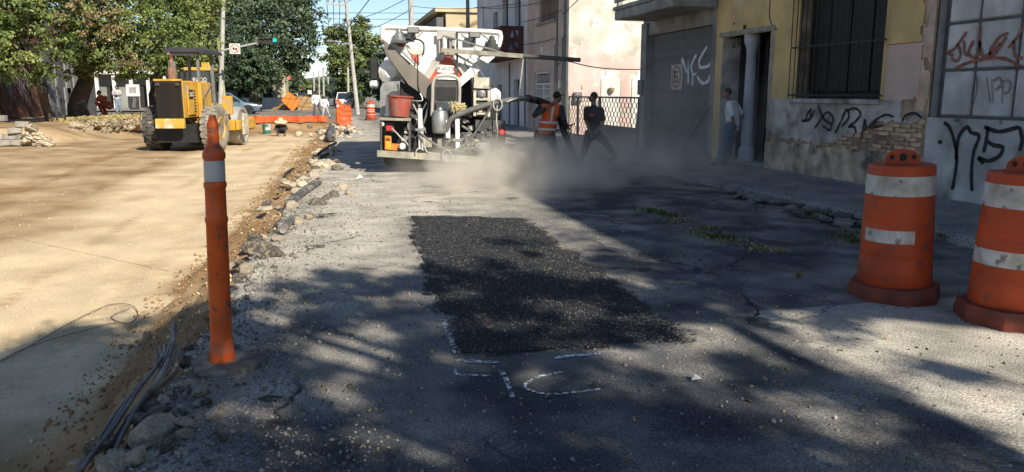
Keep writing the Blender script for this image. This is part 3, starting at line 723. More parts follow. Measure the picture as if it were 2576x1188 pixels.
# ------------------------------------------------------------------ pink corner building
P = thing('pink_corner_building', 'pink and cream corner building with flaking plaster side wall', 'building', (FX, 30, 0))
SY = 27.15
wallY(SY, .3, FX, 17, -.1, 9, []).build('side_wall', M_CREAM, P)
def pinkm(u, v):
    top = 2.95+.28*noise.noise(Vector((u*.9, 0, 2)))+.12*noise.noise(Vector((u*4, 0, 2)))+.35*sstep(10.2, 9.4, u)
    if v > top: return noise.noise(Vector((u*1.6, v*1.6, 11)))+.4*noise.noise(Vector((u*6, v*6, 3))) > .62
    if 9.80 < u < 10.62 and v < 2.42: return False
    if u > 10.98 and v < 2.3: return False
    return noise.noise(Vector((u*1.5, v*1.2, 21)))+.45*noise.noise(Vector((u*5, v*5, 13))) < .42-.5*sstep(1.6, .6, v)
ragged(plY(SY), FX+.02, 13.5, .1, 5.6, .06, pinkm, .012).build('pink_coat', M_PINK, P)
def plate(name, poly, Y, t, m, par): 
    return MB().prism(poly, t, Matrix.Translation((0, Y, 0))).build(name, m, par)
for x0 in (9.85, 11.05):
    plate('niche_panel', [(x0,.2),(x0+.72,.2),(x0+.72,2.12),(x0+.64,2.2),(x0+.56,2.22),(x0+.54,2.42),(x0+.18,2.42),(x0+.16,2.22),(x0+.08,2.2),(x0,2.12)], SY-.02, .03, M_WHITEW, P)
sc_ = MB(); sc_.lathe([(.01,-.16),(.06,-.12),(.10,-.04),(.115,.05),(.11,.06)], 12, Matrix.Translation((10.22, SY-.12, 1.72))); sc_.bx(10.17, 10.27, SY-.09, SY-.036, 1.66, 1.80)
sc_.build('wall_lamp', mat('brown_shell_lamp', (.34,.25,.15), .8, var=.15), P, True)
mb2 = MB().bx(8.78, 9.08, SY-.16, SY-.003, 1.25, 1.62, bev=.01); mbx = mb2.build('mail_box', mat('dark_box', (.09,.09,.09), .7), P)
for z in (1.36, 1.47, 1.56): MB().bx(8.84, 9.04, SY-.166, SY-.161, z-.02, z+.02).build('box_slot', M_CONC, mbx)
MB().bx(9.10, 9.16, SY-.05, SY-.003, 1.75, 1.87).build('small_box', M_BRICK, P)
MB().tube(curve_pts([(8.6, SY-.03, 2.72), (9.6, SY-.03, 2.52), (11, SY-.03, 2.45), (13.5, SY-.03, 2.5)], 6), .012, 5).build('wall_cable', M_CABLE, P)
hol = [(28.75, 31.1, 4.35, 6.6), (29.5, 31.9, .1, 2.45)]
wallX(FX, .3, 27.45, 33.0, -.1, 9, hol).build('street_wall', M_PINKF, P)
MB().bx(FX+.3, FX+8, 27.46, 32.95, -.1, 8.9).build('building_body', M_DARK, P)
wu = MB().bx(FX+.14, FX+.2, 28.75, 31.1, 4.35, 6.6).build('window', M_SHUT, P)
for y in (28.8, 29.95): MB().bx(FX+.08, FX+.137, y, y+1.08, 4.4, 6.55, bev=.02).build('shutter_leaf', mat('brown_shutter', (.16,.10,.08), .8, var=.2), wu)
MB().bx(FX-.12, FX+.1, 28.6, 31.4, 4.25, 4.345).build('window_sill', M_CONC, P)
dr = MB().bx(FX+.16, FX+.2, 29.5, 31.9, .1, 2.45).build('door', M_SHUT, P)
wf = mat('white_door_frame', (.62,.62,.60), .7, var=.08); fr = MB()
for (a, b, c, d) in ((29.5,29.62,.1,2.45),(31.78,31.9,.1,2.45),(29.62,31.78,1.92,2.0),(29.62,31.78,2.36,2.45),(30.62,30.74,.1,1.92)): fr.bx(FX+.08, FX+.155, a, b, c, d)
fr.build('door_frame', wf, dr)
for k in range(3): MB().bx(FX+.1, FX+.15, 29.68+k*.7, 30.28+k*.7, 2.04, 2.32).build('transom_louvre', M_CONC, dr)
for (a, b) in ((29.62,30.62),(30.74,31.78)):
    la = MB()
    for k in range(6): la.bx(FX+.1, FX+.14, a, b, .25+k*.3, .29+k*.3)
    for k in range(4): la.bx(FX+.09, FX+.13, a+.12+k*.24, a+.16+k*.24, .1, 1.92)
    la.build('door_lattice', wf, dr)
for (y, za, zb, r_) in ((27.75, .6, 3.6, .035), (28.5, 0, 5.2, .03), (28.75, 1.2, 3.4, .02), (27.52, 0, 6, .05)):
    MB().tube([(FX-.04, y, za), (FX-.04, y, zb)], r_, 6).build('wall_pipe', M_PIPE, P)
for (y, z) in ((27.85, 1.9), (28.15, 1.85)): MB().bx(FX-.14, FX-.003, y-.11, y+.11, z-.15, z+.15, bev=.01).build('meter_box', M_WHITEW if z > 1.87 else M_PIPE, P)
MB().tube(curve_pts([(FX-.05, 28.5, 2.9), (FX-.12, 28.1, 2.6), (FX-.05, 27.6, 2.9)], 6), .014, 5).build('cable_loop', M_CABLE, P)
MB().lathe([(.0,0),(.16,0),(.16,.04),(.1,.06),(0,.06)], 14, Matrix.Translation((FX, 30.6, 3.3)) @ Matrix.Rotation(-R(90), 4, 'Y')).build('round_vent', M_WHITEW, P)
# ------------------------------------------------------------------ bluish white building with maroon balcony
W = thing('bluish_white_building', 'bluish white two storey building with maroon balcony box', 'building', (FX, 38, 0))
hol = [(34.2,35.3,3.7,6.2),(36.6,37.8,3.7,6.0),(38.9,40.0,3.7,5.6),(42.3,42.7,5.0,6.2),(34.4,35.5,.1,2.2),(38.0,39.0,.1,2.0),(40.6,42.0,.1,1.9)]
wallX(FX, .3, 33.0, 44.2, -.3, 9.5, hol).build('wall', M_BLUEW, W)
MB().bx(FX+.3, FX+9, 33.0, 44.2, -.3, 9.4).build('building_body', M_BLUEW, W)
for h in hol: 
    d_ = MB().bx(FX+.2, FX+.24, h[0], h[1], h[2], h[3]).build('window' if h[2] > 3 else 'door', M_SHUT, W)
    MB().bx(FX+.16, FX+.197, h[0]+.05, (h[0]+h[1])/2-.02, h[2]+.05, h[3]-.05).build('pane' if h[2] > 3 else 'door_leaf', mat('dim_glass', (.10,.12,.14), .15, spec=.8) if h[2] > 3 else M_SHUT, d_)
MB().bx(FX-.6, FX+.05, 35.8, 38.2, 6.6, 6.75).build('canopy', M_CONC, W)
bx0, by0, by1, bz0, bz1 = 7.55, 33.7, 39.2, 3.2, 4.45
tri = [(7.98,3.95),(8.2,3.95),(8.09,4.27)]; tri2 = [(8.2,4.28),(8.44,4.28),(8.32,3.96)]; tri3 = [(7.92,3.42),(8.16,3.42),(8.04,3.74)]; tri4 = [(8.16,3.76),(8.4,3.76),(8.28,3.44)]
bal = MB()
def tri_in(x, z, t):
    (x1,z1_),(x2,z2),(x3,z3) = t; d1 = (x-x2)*(z1_-z2)-(x1-x2)*(z-z2); d2 = (x-x3)*(z2-z3)-(x2-x3)*(z-z3); d3 = (x-x1)*(z3-z1_)-(x3-x1)*(z-z1_)
    return not ((d1 < 0 or d2 < 0 or d3 < 0) and (d1 > 0 or d2 > 0 or d3 > 0))
ragged(plY(by0), bx0, FX, bz0, bz1, .035, lambda x, z: not any(tri_in(x, z, t) for t in (tri, tri2, tri3, tri4)), .06, bal)
bb = bal.build('balcony_end', M_MAROON, W)
ragged(plX(bx0+.06), by0, by1, bz0, bz1, .07, lambda y, z: not any(tri_in((y*1.0) % .62, z, t) for t in (((.1,3.95),(.36,3.95),(.23,4.27)), ((.3,3.76),(.56,3.76),(.43,3.44)))), .06).build('balcony_front', M_MAROON, W)
MB().bx(bx0, FX, by0, by1, bz0-.1, bz0-.002).build('balcony_floor', M_MAROON, W)
for (y, za, zb) in ((33.25,0,3.1),(36.2,0,3.0)): MB().tube([(FX-.04, y, za), (FX-.04, y, zb)], .04, 6).build('wall_pipe', M_PIPE, W)
# ------------------------------------------------------------------ far beige building
K = thing('beige_gabled_building', 'beige flat topped building with dark grey gable behind the truck', 'building', (12, 66, 0))
MB().bx(8.8, 20, 57, 75, 0, 7.3).build('wall', M_BEIGEB, K)
MB().prism([(-9,0),(9,0),(9,5.6),(5.5,6.9),(-9,6.95)], .5, Matrix.Translation((8.4, 66.2, 0)) @ Matrix.Rotation(R(90), 4, 'Z')).build('gable_wall', M_GREYB, K)
MB().bx(8.0, 20.3, 56.8, 75.2, 7.302, 7.6).build('parapet', M_BEIGEB, K)
for (y, z) in ((60, 5.0), (64, 5.0), (69, 5.0), (60, 2.2), (65, 2.2)):
    w_ = MB().bx(8.06, 8.146, y-.6, y+.6, z-.8, z+.8).build('window', M_SHUT, K)
MB().bx(7.2, 8.1, 56.9, 58.6, 5.5, 5.75).build('awning', M_WHITEW, K)
rs_ = random.Random(3); vi = MB()
for k in range(26):
    x = rs_.uniform(8.9, 13); z = rs_.uniform(4.3, 6.6); a = rs_.uniform(-.6, .6)
    vi.tube(curve_pts([(x, 56.9, z), (x+math.cos(a)*.8, 56.7, z+math.sin(a)*.8), (x+math.cos(a)*1.7, 56.75, z+math.sin(a+.4)*1.5)], 4), .022, 4)
vi.build('dry_vine', mat('dry_vine', (.30,.19,.07), .9), K)
# buildings further down on the right and the tall block beside the photographer
Q = thing('tall_corner_block', 'tall grey block whose shade covers the right of the road', 'building', (10, -2, 0))
MB().bx(8.6, 15, -5.6, 5.0, -.1, 10.7).build('wall', M_CONC, Q)
gq = MB(); gq.v = [(x, y, z) for x in (8.6, 13) for (y, z) in ((-5.62,7.3),(-8.7,10.65),(-5.62,10.68))]; gq.f = [(0,1,2),(5,4,3),(0,3,4,1),(1,4,5,2),(2,5,3,0)]
gq.build('shade_wedge', M_CONC, Q)  # unseen wedge added to shape the slanting shade edge on the road
for y in (-4,-1,2):
    for z in (1.8,5,8):
        MB().bx(8.54, 8.597, y-.6, y+.6, z-.8, z+.8).build('window', M_SHUT, Q)
# ================================================================== SPRAY PATCHING TRUCK
TY = 16.3
M_TW = mat('truck_white', (.74,.73,.70), .5, var=.06, vs_=4, c2=(.66,.63,.57), mix2=(.5,.62), dirt=(.42,.36,.28), dirt_s=3.0, dirt_t=(.58,.74))
M_TG = mat('truck_beige_grey', (.40,.37,.33), .6, var=.1, vs_=3, dirt=(.25,.22,.18), dirt_s=2, dirt_t=(.56,.72))
M_TB = mat('truck_black', (.018,.018,.018), .6, var=.2)
M_TDG = mat('truck_dark_grey', (.075,.074,.072), .6, var=.2)
M_TRED = mat('truck_red_orange', (.50,.09,.05), .5, var=.12)
M_TOR = mat('truck_orange', (.72,.20,.03), .5, var=.1)
M_TYEL = mat('truck_amber', (.70,.33,.02), .5, var=.1)
M_STEEL = mat('dull_steel', (.34,.34,.33), .4, .6, var=.15, vs_=8)
M_BUMP = mat('dusty_bumper', (.30,.28,.22), .8, var=.25, vs_=5, dirt=(.42,.36,.26), dirt_s=3, dirt_t=(.5,.65))
M_RUB = mat('tyre_rubber', (.028,.027,.026), .85, var=.2, dirt=(.15,.12,.09), dirt_s=4, dirt_t=(.5,.75))
M_HOSE = mat('grey_hose', (.13,.125,.12), .65, var=.12, vs_=10)
M_HOSEL = mat('pale_hose', (.42,.40,.36), .6, var=.12, vs_=10)
M_BUCK = mat('faded_red_plastic', (.36,.085,.06), .6, var=.14, vs_=5, dirt=(.30,.18,.13), dirt_s=4, dirt_t=(.52,.72))
M_REDL = mat('red_tail_lens', (.65,.03,.03), .25, var=0, coat=.5)
M_CREAMP = mat('cream_engine_paint', (.50,.47,.37), .6, var=.15, vs_=6, dirt=(.2,.17,.13), dirt_s=4, dirt_t=(.52,.68))
def tp(px, py, dy=0.):
    v = wy(px, py, TY); return Vector((v.x, TY+dy, v.z))
U = thing('patching_truck', 'white spray patching truck seen from behind with V shaped hopper', 'truck', (2.4, 16.3, 0)); U.rotation_euler.z = -R(4.5)
def pp(mb, poly, y0, y1):
    """polygon measured on the truck's rear plane, extruded along the truck"""
    q = [wy(a, b, TY) for a, b in poly]; n = len(q)
    vs = [(v.x, TY+y0, v.z) for v in q]+[(v.x, TY+y1, v.z) for v in q]
    fs = [tuple(range(n)), tuple(reversed(range(n, 2*n)))]+[((i+1) % n, i, n+i, n+(i+1) % n) for i in range(n)]
    mb.add(vs, fs); return mb
def ppb(name, poly, y0, y1, m, par=None, smooth=False): return pp(MB(), poly, y0, y1).build(name, m, par or U, smooth)
def rect(x0, y0, x1, y1): return [(x0,y1),(x1,y1),(x1,y0),(x0,y0)]
hop = ppb('hopper', [(964,70),(1256,84),(1254,116),(1238,140),(1165,205),(1128,234),(1088,238),(1046,222),(1030,212),(985,150),(966,104)], .0, 3.7, M_TW)
rim = MB(); top = [tp(968,66,-.02), tp(1252,80,-.02)]
rim.tube(curve_pts([tp(966,104,.0), tp(962,84,.0), tp(964,72,.0), tp(975,68,.0), tp(1060,72,.0), tp(1160,77,.0), tp(1245,82,.0), tp(1256,88,.0), tp(1257,100,.0), tp(1252,118,.0)], 5), .05, 8)
rim.tube([tp(964,70,.0), tp(964,70,3.7)], .05, 8); rim.tube([tp(1256,84,0), tp(1256,84,3.7)], .05, 8)
rim.build('hopper_rim', M_TW, hop, True)
ppb('left_flange', [(963,98),(980,112),(1108,226),(1094,240),(1084,268),(1076,252),(1046,226),(1028,214),(984,152)], -.13, -.002, mat('truck_flange_shade', (.17,.145,.12), .6, var=.12, vs_=3, dirt=(.17,.15,.12), dirt_s=2, dirt_t=(.56,.72)), hop)  # darker than the hopper: underside shade put into this flange colour
ppb('flange_slot', [(986,118),(1034,160),(1030,164)], -.135, -.131, M_TB, hop)
ppb('right_flange', [(1257,104),(1254,120),(1240,146),(1165,212),(1130,242),(1120,230),(1206,146),(1236,116)], -.13, -.002, M_TW, hop)
for (a, b) in (((986,96),(1012,72)),((1068,76),(1012,128)),((1012,128),(1050,165)),((1090,150),(1068,200)),((1160,86),(1200,120)),((1200,120),(1168,160)),((1210,84),(1238,108)),((1168,160),(1190,190))):
    s_ = MB(); s_.bar(tp(*a,-.012), tp(*b,-.012), .03, .012, up=(0,1,0)); s_.build('panel_seam', M_TG, hop)
for (px, py, r_) in ((1047,118,.18),(1213,122,.17)):
    d_ = MB(); d_.lathe([(0,0),(r_,0),(r_,.02),(r_-.015,.03),(0,.03)], 24, Matrix.Translation(tp(px,py,-.002)) @ Matrix.Rotation(R(90),4,'X')); d_.build('inspection_cover', M_TW, hop, True)
wl = MB(); wl.tube(curve_pts([tp(997,112,-.03), tp(1006,103,-.04), tp(1030,99,-.04), tp(1052,99,-.04), tp(1065,108,-.04), tp(1067,122,-.04), tp(1065,138,-.04)], 6), .014, 6)
wl.build('wiring_loom', M_TB, hop)
for (px, py) in ((1004,88),(1233,106)):
    bcn = MB(); bcn.lathe([(.13,-.12),(.13,-.06),(.09,-.05),(.085,.02),(.06,.04),(.055,.10),(0,.12)], 16, Matrix.Translation(tp(px,py,-.17))); b_ = bcn.build('beacon', M_STEEL if px < 1100 else M_TDG, U, True)
    MB().bx(*[v for v in (tp(px,py).x-.15, tp(px,py).x+.15)], TY-.30, TY-.002, tp(px,py).z-.17, tp(px,py).z-.122).build('beacon_bracket', M_TDG, b_)
ppb('reflector', [(992,103),(1020,103),(1016,118),(1002,117)], -.03, -.003, mat('dark_red_reflector', (.25,.03,.035), .35), hop)
for (px, py) in ((1039,78),(1190,90)):
    wk = MB(); q = tp(px, py); wk.bx(q.x-.12, q.x+.12, TY-.25, TY-.12, q.z-.06, q.z+.06, bev=.012); wk_ = wk.build('work_lamp', M_TDG, U)
    MB().bx(q.x-.10, q.x+.10, TY-.256, TY-.251, q.z-.045, q.z+.045).build('lens', mat('lamp_lens', (.25,.25,.23), .2, spec=.8), wk_)
    MB().bar((q.x, TY-.17, q.z-.06), (q.x-.05, TY-.02, q.z-.2), .03).build('lamp_bracket', M_TDG, wk_)
# centre bracket carrying the swing boom
cb = ppb('centre_bracket', [(1104,138),(1142,138),(1144,84),(1102,82)], -.10, -.003, M_TG)
ppb('bracket_plate', rect(1098,80,1150,100), -.125, -.102, M_TG, cb)
for px, w in ((1117,6),(1131,5)):
    cy_ = MB(); cy_.tube([tp(px,95,-.17), tp(px,126,-.17)], .05 if w == 6 else .035, 10); cy_.build('hydraulic_cylinder', M_TW if w == 6 else M_STEEL, cb, True)
ppb('reflector_triangle', [(1076,200),(1102,164),(1122,141),(1130,142),(1174,196),(1164,206),(1090,216)], -.05, -.003, M_TRED, hop)
for (a, b) in (((1106,150),(1072,206)),((1100,146),(1062,200)),((1140,150),(1176,204))): ppb_ = MB().bar(tp(*a,-.06), tp(*b,-.06), .05, .06); ppb_.build('panel_strut', M_TG, hop)
ppb('side_reflector', [(1034,134),(1052,126),(1056,162),(1040,150)], -.03, -.003, M_TRED, hop)
lp = ppb('licence_plate', [(1098,182),(1142,185),(1143,166),(1099,163)], -.075, -.055, mat('plate_white', (.66,.65,.60), .5))
q = tp(1120,174,-.079); text_part('plate_number', 'JR-60-078', .105, M_TDG, lp, Matrix.Translation(q) @ Matrix.Rotation(R(3),4,'Y') @ Matrix.Rotation(R(90),4,'X'), .001, .85)
# arched engine hood over a dark opening
ar = MB(); ar.tube(curve_pts([tp(1084,292,-.32), tp(1086,240,-.32), tp(1087,212,-.32), tp(1094,197,-.32), tp(1112,192,-.32), tp(1135,193,-.32), tp(1148,200,-.32), tp(1152,216,-.32), tp(1152,250,-.32), tp(1150,290,-.32)], 5), .032, 8)
arc = ppb('engine_hood', [(1085,290),(1152,290),(1152,214),(1147,199),(1134,193),(1110,192),(1094,197),(1086,212)], -.30, .25, M_TDG)
ar.build('hood_rim', M_TG, arc, True)
ppb('hood_top', [(1090,200),(1148,202),(1142,190),(1128,186),(1108,186),(1096,190)], -.33, -.1, M_TW, arc)
ppb('radiator_core', rect(1094,220,1144,252), -.315, -.302, M_TB, arc)
ppb('control_box', rect(1094,258,1124,278), -.36, -.302, mat('dark_teal_box', (.04,.055,.06), .5), arc)
tk = MB(); q = tp(1104,303,-.38); r_ = .165
tk.lathe([(0,-.26),(.14,-.25),(r_-.005,-.22),(r_,-.2),(r_+.008,.12),(r_-.03,.2),(.06,.23),(.05,.27),(0,.27)], 18, Matrix.Translation(q)); tk.build('silver_tank', M_STEEL, U, True)
# left side: mudguard, pressure vessel, bucket, lamp board
ppb('mudguard', [(956,292),(957,222),(963,210),(976,205),(1006,204),(1006,228),(985,230),(972,240),(968,292)], -.05, .9, M_STEEL)
pv = MB(); q = tp(984,180,.12); pv.tube([q+Vector((0,.0,0)), q+Vector((0,.12,0)), q+Vector((0,2.2,0)), q+Vector((0,2.3,0))], [.12,.26,.26,.1], 16); pv.build('pressure_vessel', M_TW, U, True)
ppb('side_locker', [(960,210),(972,210),(972,160),(962,165)], .3, 2.5, M_TG)
for s_ in (0,1):
    lo = MB(); 
    if s_ == 0: ppb('engine_bay', [(1010,375),(1085,375),(1085,240),(1040,222),(1008,205)], .05, 2.5, M_TB)
    else: ppb('engine_bay', [(1150,375),(1262,375),(1258,260),(1240,215),(1185,200),(1152,235)], .12, 2.5, M_TB)
ppb('engine_bay', rect(1080,288,1155,376), .02, 1.8, M_TB)
bk_ = MB(); q = tp(1000,292,-.42); rb = .185
bk_.lathe([(0,.0),(rb,.0),(rb+.012,.02),(.245,.38),(.272,.385),(.275,.41),(.25,.415),(.235,.38),(rb-.01,.03),(0,.03)], 10, Matrix.Translation(q) @ Matrix.Rotation(R(4),4,'Y'))
bo = bk_.build('bucket', M_BUCK, None, True); tag(bo, 'faded red plastic bucket standing on the truck tail', 'bucket')
st = MB(); st.tube([tp(1006,288,-.40), tp(996,212,-.40)], .017, 6); tag(st.build('broomstick', M_TDG), 'dark stick standing in the red bucket', 'stick')
ppb('tail_shelf', [(956,300),(1032,302),(1032,296),(956,294)], -.70, .1, M_BUMP)
ppb('side_frame', [(956,374),(1034,376),(1034,303),(956,301)], -.06, .3, M_TB)
for (x0, x1) in ((958,962),(1026,1031)):
    ppb('frame_post', rect(x0,302,x1,376), -.68, -.60, M_TDG)
ppb('tail_lamp', [(972,325),(988,325),(985,314),(973,313)], -.66, -.55, M_REDL)
ppb('lamp_housing', [(968,330),(992,330),(990,308),(970,308)], -.55, -.35, M_TDG)
lb = ppb('chevron_board', [(969,371),(1000,374),(1003,366),(1003,358),(985,357),(984,339),(969,338)], -.66, -.60, M_TOR)
ppb('amber_panel', [(971,369),(984,370),(983,344),(971,343)], -.668, -.661, M_TYEL, lb)
ppb('side_marker', [(972,349),(982,350),(982,344),(972,343)], -.685, -.669, mat('brown_lens', (.2,.05,.03), .3), lb)
rl = MB(); q = tp(1011,363,-.68); rl.lathe([(0,0),(.07,0),(.07,.06),(.05,.1),(0,.1)], 14, Matrix.Translation(q) @ Matrix.Rotation(R(90),4,'X')); rl.build('round_lamp', M_TW, U, True)
rl = MB(); q = tp(963,310,-.6); rl.lathe([(0,0),(.04,0),(.04,.06),(0,.07)], 10, Matrix.Translation(q) @ Matrix.Rotation(R(90),4,'X')); rl.build('small_lamp', M_CREAMP, U, True)
# rear bumper beam in three lengths
for (a, b) in ((950,1050),(1051,1138),(1139,1205)):
    f = lambda x: 373+(x-950)*.060
    ppb('bumper', [(a,f(a)+15),(b,f(b)+15),(b,f(b)),(a,f(a))], -.75, -.62, M_BUMP)
ppb('tail_deck', [(952,384),(1260,398),(1260,392),(952,378)], -.60, .6, M_TDG)
# white uprights, pump and plumbing
for (px, y0, y1) in ((1055,272,372),(1145,297,372),(1122,300,345)):
    up = MB(); up.bx(tp(px,300).x-.045, tp(px,300).x+.045, TY-.50, TY-.42, tp(px,y1).z, tp(px,y0).z, bev=.008); u_ = up.build('upright', M_TW, U)
    if px != 1122: MB().bx(tp(px,300).x-.11, tp(px,300).x+.11, TY-.52, TY-.40, tp(px,y0+52).z-.03, tp(px,y0+52).z+.03, bev=.01).build('clamp', M_STEEL, u_)
for (a, b, c_, d_) in ((1062,345,1084,368),(1098,346,1140,370)):
    ppb('dusty_tray', rect(a,b,c_,d_), -.35, -.1, M_BUMP)
pu = MB()
rr_ = random.Random(12)
for k in range(26):
    px, py = rr_.uniform(1155,1185), rr_.uniform(275,368); q = tp(px, py, -.2-rr_.random()*.2); a = rr_.uniform(0,6.28)
    pu.tube([q, q+Vector((math.cos(a)*.14, rr_.uniform(-.05,.05), math.sin(a)*.14))], rr_.uniform(.012,.03), 6)
pu.build('valve_cluster', M_STEEL, U, True)
for k in range(5):
    q = tp(rr_.uniform(1156,1184), 285+k*18, -.3); wv = MB(); wv.lathe([(.035,-.01),(.05,0),(.035,.01),(.03,0)], 12, Matrix.Translation(q) @ Matrix.Rotation(R(80),4,'X')); wv.build('valve_wheel', M_CREAMP, U, True)
# right side: cream engine pack and cabinets
ep = ppb('engine_pack', rect(1182,196,1226,292), -.45, .1, M_TDG)
ppb('engine_cover', [(1184,222),(1222,224),(1222,197),(1186,196)], -.49, -.451, M_CREAMP, ep)
for (a, b, c_, d_) in ((1184,228,1190,290),(1218,228,1224,292),(1190,246,1218,252),(1192,282,1220,287)): ppb('frame_bar', rect(a,b,c_,d_), -.50, -.455, M_CREAMP, ep)
al = MB(); q = tp(1204,238,-.47); al.lathe([(0,0),(.075,0),(.085,.03),(.05,.05),(.04,.08),(0,.08)], 14, Matrix.Translation(q) @ Matrix.Rotation(R(90),4,'X')); al.build('flywheel', M_STEEL, ep, True)
for (x, y) in ((1195,266),(1206,270),(1214,262),(1200,278)): 
    q = tp(x, y, -.47); MB().box(q, (.09,.06,.07), bev=.015).build('manifold', M_CREAMP, ep)
wt = MB(); q = tp(1242,242,.1); wt.lathe([(0,-.02),(.1,-.02),(.17,.03),(.18,.2),(.18,1.0),(.1,1.1),(0,1.1)], 18, Matrix.Translation(q) @ Matrix.Rotation(-R(90),4,'X')); wt.build('fuel_tank', M_TW, U, True)
rc = ppb('tool_cabinet', [(1190,352),(1262,356),(1262,302),(1190,300)], -.42, .2, M_TDG)
ppb('cabinet_lower', [(1190,378),(1225,380),(1225,354),(1190,353)], -.40, .1, M_STEEL, rc)
rl = MB(); q = tp(1253,329,-.45); rl.lathe([(0,0),(.05,0),(.05,.03),(.03,.05),(0,.05)], 12, Matrix.Translation(q) @ Matrix.Rotation(R(90),4,'X')); rl.build('tail_lamp', mat('lit_tail_lens', (.8,.04,.03), .25, var=0, emit=1.2), U, True)
rl = MB(); q = tp(1203,366,-.45); rl.lathe([(0,0),(.07,0),(.07,.04),(.05,.06),(0,.06)], 12, Matrix.Translation(q) @ Matrix.Rotation(R(90),4,'X')); rl.build('gauge', M_STEEL, U, True)
cr = MB(); 
for k in range(90):
    q = tp(rr_.uniform(1160,1186), rr_.uniform(338,372), -.48-rr_.random()*.05); a = rr_.uniform(0, 6.28); q2 = q+Vector((math.cos(a)*.05, 0, math.sin(a)*.05)); cr.bar(q, q2, .015, .012)
cr.build('crumpled_sheet', M_STEEL, U)
rg_ = MB()
for k in range(60):
    q = tp(rr_.uniform(1128,1150), rr_.uniform(266,284), -.5+rr_.uniform(-.05,.05)); a = rr_.uniform(-.3, 2.0); q2 = q+Vector((math.cos(a)*.16, rr_.uniform(-.04,.04), math.sin(a)*.10)); rg_.tube([q, (q+q2)/2+Vector((0,-.02,.03)), q2], .008, 4)
rg_.build('straw_rag', mat('straw_yellow', (.60,.50,.26), .9, isl=.3), U)
for k in range(22):
    px, py = rr_.uniform(1014,1080), rr_.uniform(262,368); q = tp(px, py, -.05-rr_.random()*.08); s_ = rr_.uniform(.04,.12); MB().box(q, (s_*rr_.uniform(.6,1.6), .1, s_), bev=.012).build('engine_fitting', rr_.choice((M_TDG, M_TDG, M_STEEL, M_TG, M_BUMP)), U)
for k in range(7):
    a_ = tp(rr_.uniform(1015,1080), rr_.uniform(240,300), -.14); b_ = tp(rr_.uniform(1015,1085), rr_.uniform(310,370), -.16); MB().tube(curve_pts([a_, (a_+b_)/2+Vector((rr_.uniform(-.12,.12),-.04,0)), b_], 6), rr_.uniform(.012,.022), 6).build('engine_hose', rr_.choice((M_HOSE, M_TB, M_HOSEL)), U, True)
for k in range(10):
    q = tp(rr_.uniform(1160,1250), rr_.uniform(300,372), -.44); s_ = rr_.uniform(.04,.10); MB().box(q, (s_*1.3, .06, s_), bev=.01).build('engine_fitting', rr_.choice((M_TDG, M_STEEL, M_BUMP)), U)
# hoses
def hose(name, pts, r, m, par=U): return MB().tube(curve_pts(pts, 7), r, 8).build(name, m, par, True)
hose('thin_hose', [tp(1052,330,-.55), tp(1060,336,-.6), tp(1080,352,-.62), tp(1105,366,-.66), tp(1130,372,-.68), tp(1150,366,-.66), tp(1175,345,-.62), tp(1200,310,-.60), tp(1228,262,-.58)], .022, M_HOSE)
hose('thin_hose', [tp(1050,332,-.5), tp(1062,345,-.6), tp(1066,368,-.62), tp(1074,378,-.66), tp(1100,380,-.7)], .014, M_HOSEL)
hose('thin_hose', [tp(984,318,-.62), tp(996,330,-.66), tp(1010,345,-.68), tp(1022,356,-.66), tp(1030,372,-.64)], .014, M_HOSEL)
hose('thin_hose', [tp(1240,264,-.55), tp(1238,300,-.56), tp(1241,330,-.56), tp(1238,352,-.55)], .014, M_HOSEL)
hose('thin_hose', [tp(1042,382,-.78), tp(1046,370,-.80), tp(1054,368,-.78), tp(1062,372,-.74)], .016, M_HOSEL)
hk = MB(); hk.tube([tp(1049+11*math.cos(a)*1.+68, 385+14*math.sin(a), -.80) for a in [k*2*math.pi/20 for k in range(21)]], .016, 6); hk.build('tow_ring', M_STEEL, U, True)
MB().tube([tp(1050,137,-.12), tp(1051,215,-.14), tp(1056,236,-.16)], .011, 6).build('lever_rod', M_TB, U)
hose('lever_handle', [tp(1056,236,-.16), tp(1062,248,-.18), tp(1058,254,-.2), tp(1036,253,-.2)], .014, M_STEEL)
MB().tube([tp(1172,130,-.15), tp(1258,270,-.5)], .008, 5).build('stay_cable', M_STEEL, U)
MB().tube([tp(1000,72,-.1), tp(1042,106,-.2)], .012, 5).build('grab_wire', M_TDG, U)
# swing boom carrying the spray hose
bm_ = MB(); bm_.bar(tp(1108,128,-.25), tp(1302,145,-.55), .09, .085); boom = bm_.build('boom', M_BUMP, U)
MB().tube([tp(1300,145,-.55), tp(1432,156,-.75)], .045, 10).build('boom_pipe', M_TDG, boom, True)
MB().tube([tp(1112,92,-.2), tp(1160,106,-.3), tp(1268,141,-.5)], .018, 6).build('boom_stay', M_STEEL, boom)
MB().tube([tp(1148,82,-.15), tp(1148,210,-.15)], .02, 6).build('boom_mast', M_TDG, boom)
MB().tube([tp(1302,148,-.55), tp(1297,200,-.52), tp(1292,248,-.5)], .016, 6).build('hanging_rope', M_HOSEL, boom)
NOZ = gp(1440, 402, .05)
hp = [tp(1118,372,-.35), tp(1120,330,-.45), tp(1130,298,-.5), tp(1165,280,-.52), tp(1205,266,-.52), tp(1245,256,-.52), tp(1280,250,-.5), tp(1315,247,-.45), wy(1345,252,16.2), wy(1378,265,16.2), wy(1400,290,16.25), wy(1412,330,16.4), wy(1426,370,16.7), NOZ]
HOSE_PATH = hp
ho = hose('spray_hose', hp[:9], .055, M_HOSE)
MB().tube(curve_pts(hp[7:], 7), .075, 10).build('spray_lance', M_TB, ho, True)
hose('thin_hose', [tp(1262,256,-.58), tp(1290,246,-.56), tp(1310,246,-.5), wy(1335,262,16.1), wy(1365,292,16.1), wy(1400,310,16.2)], .016, M_HOSEL, ho)
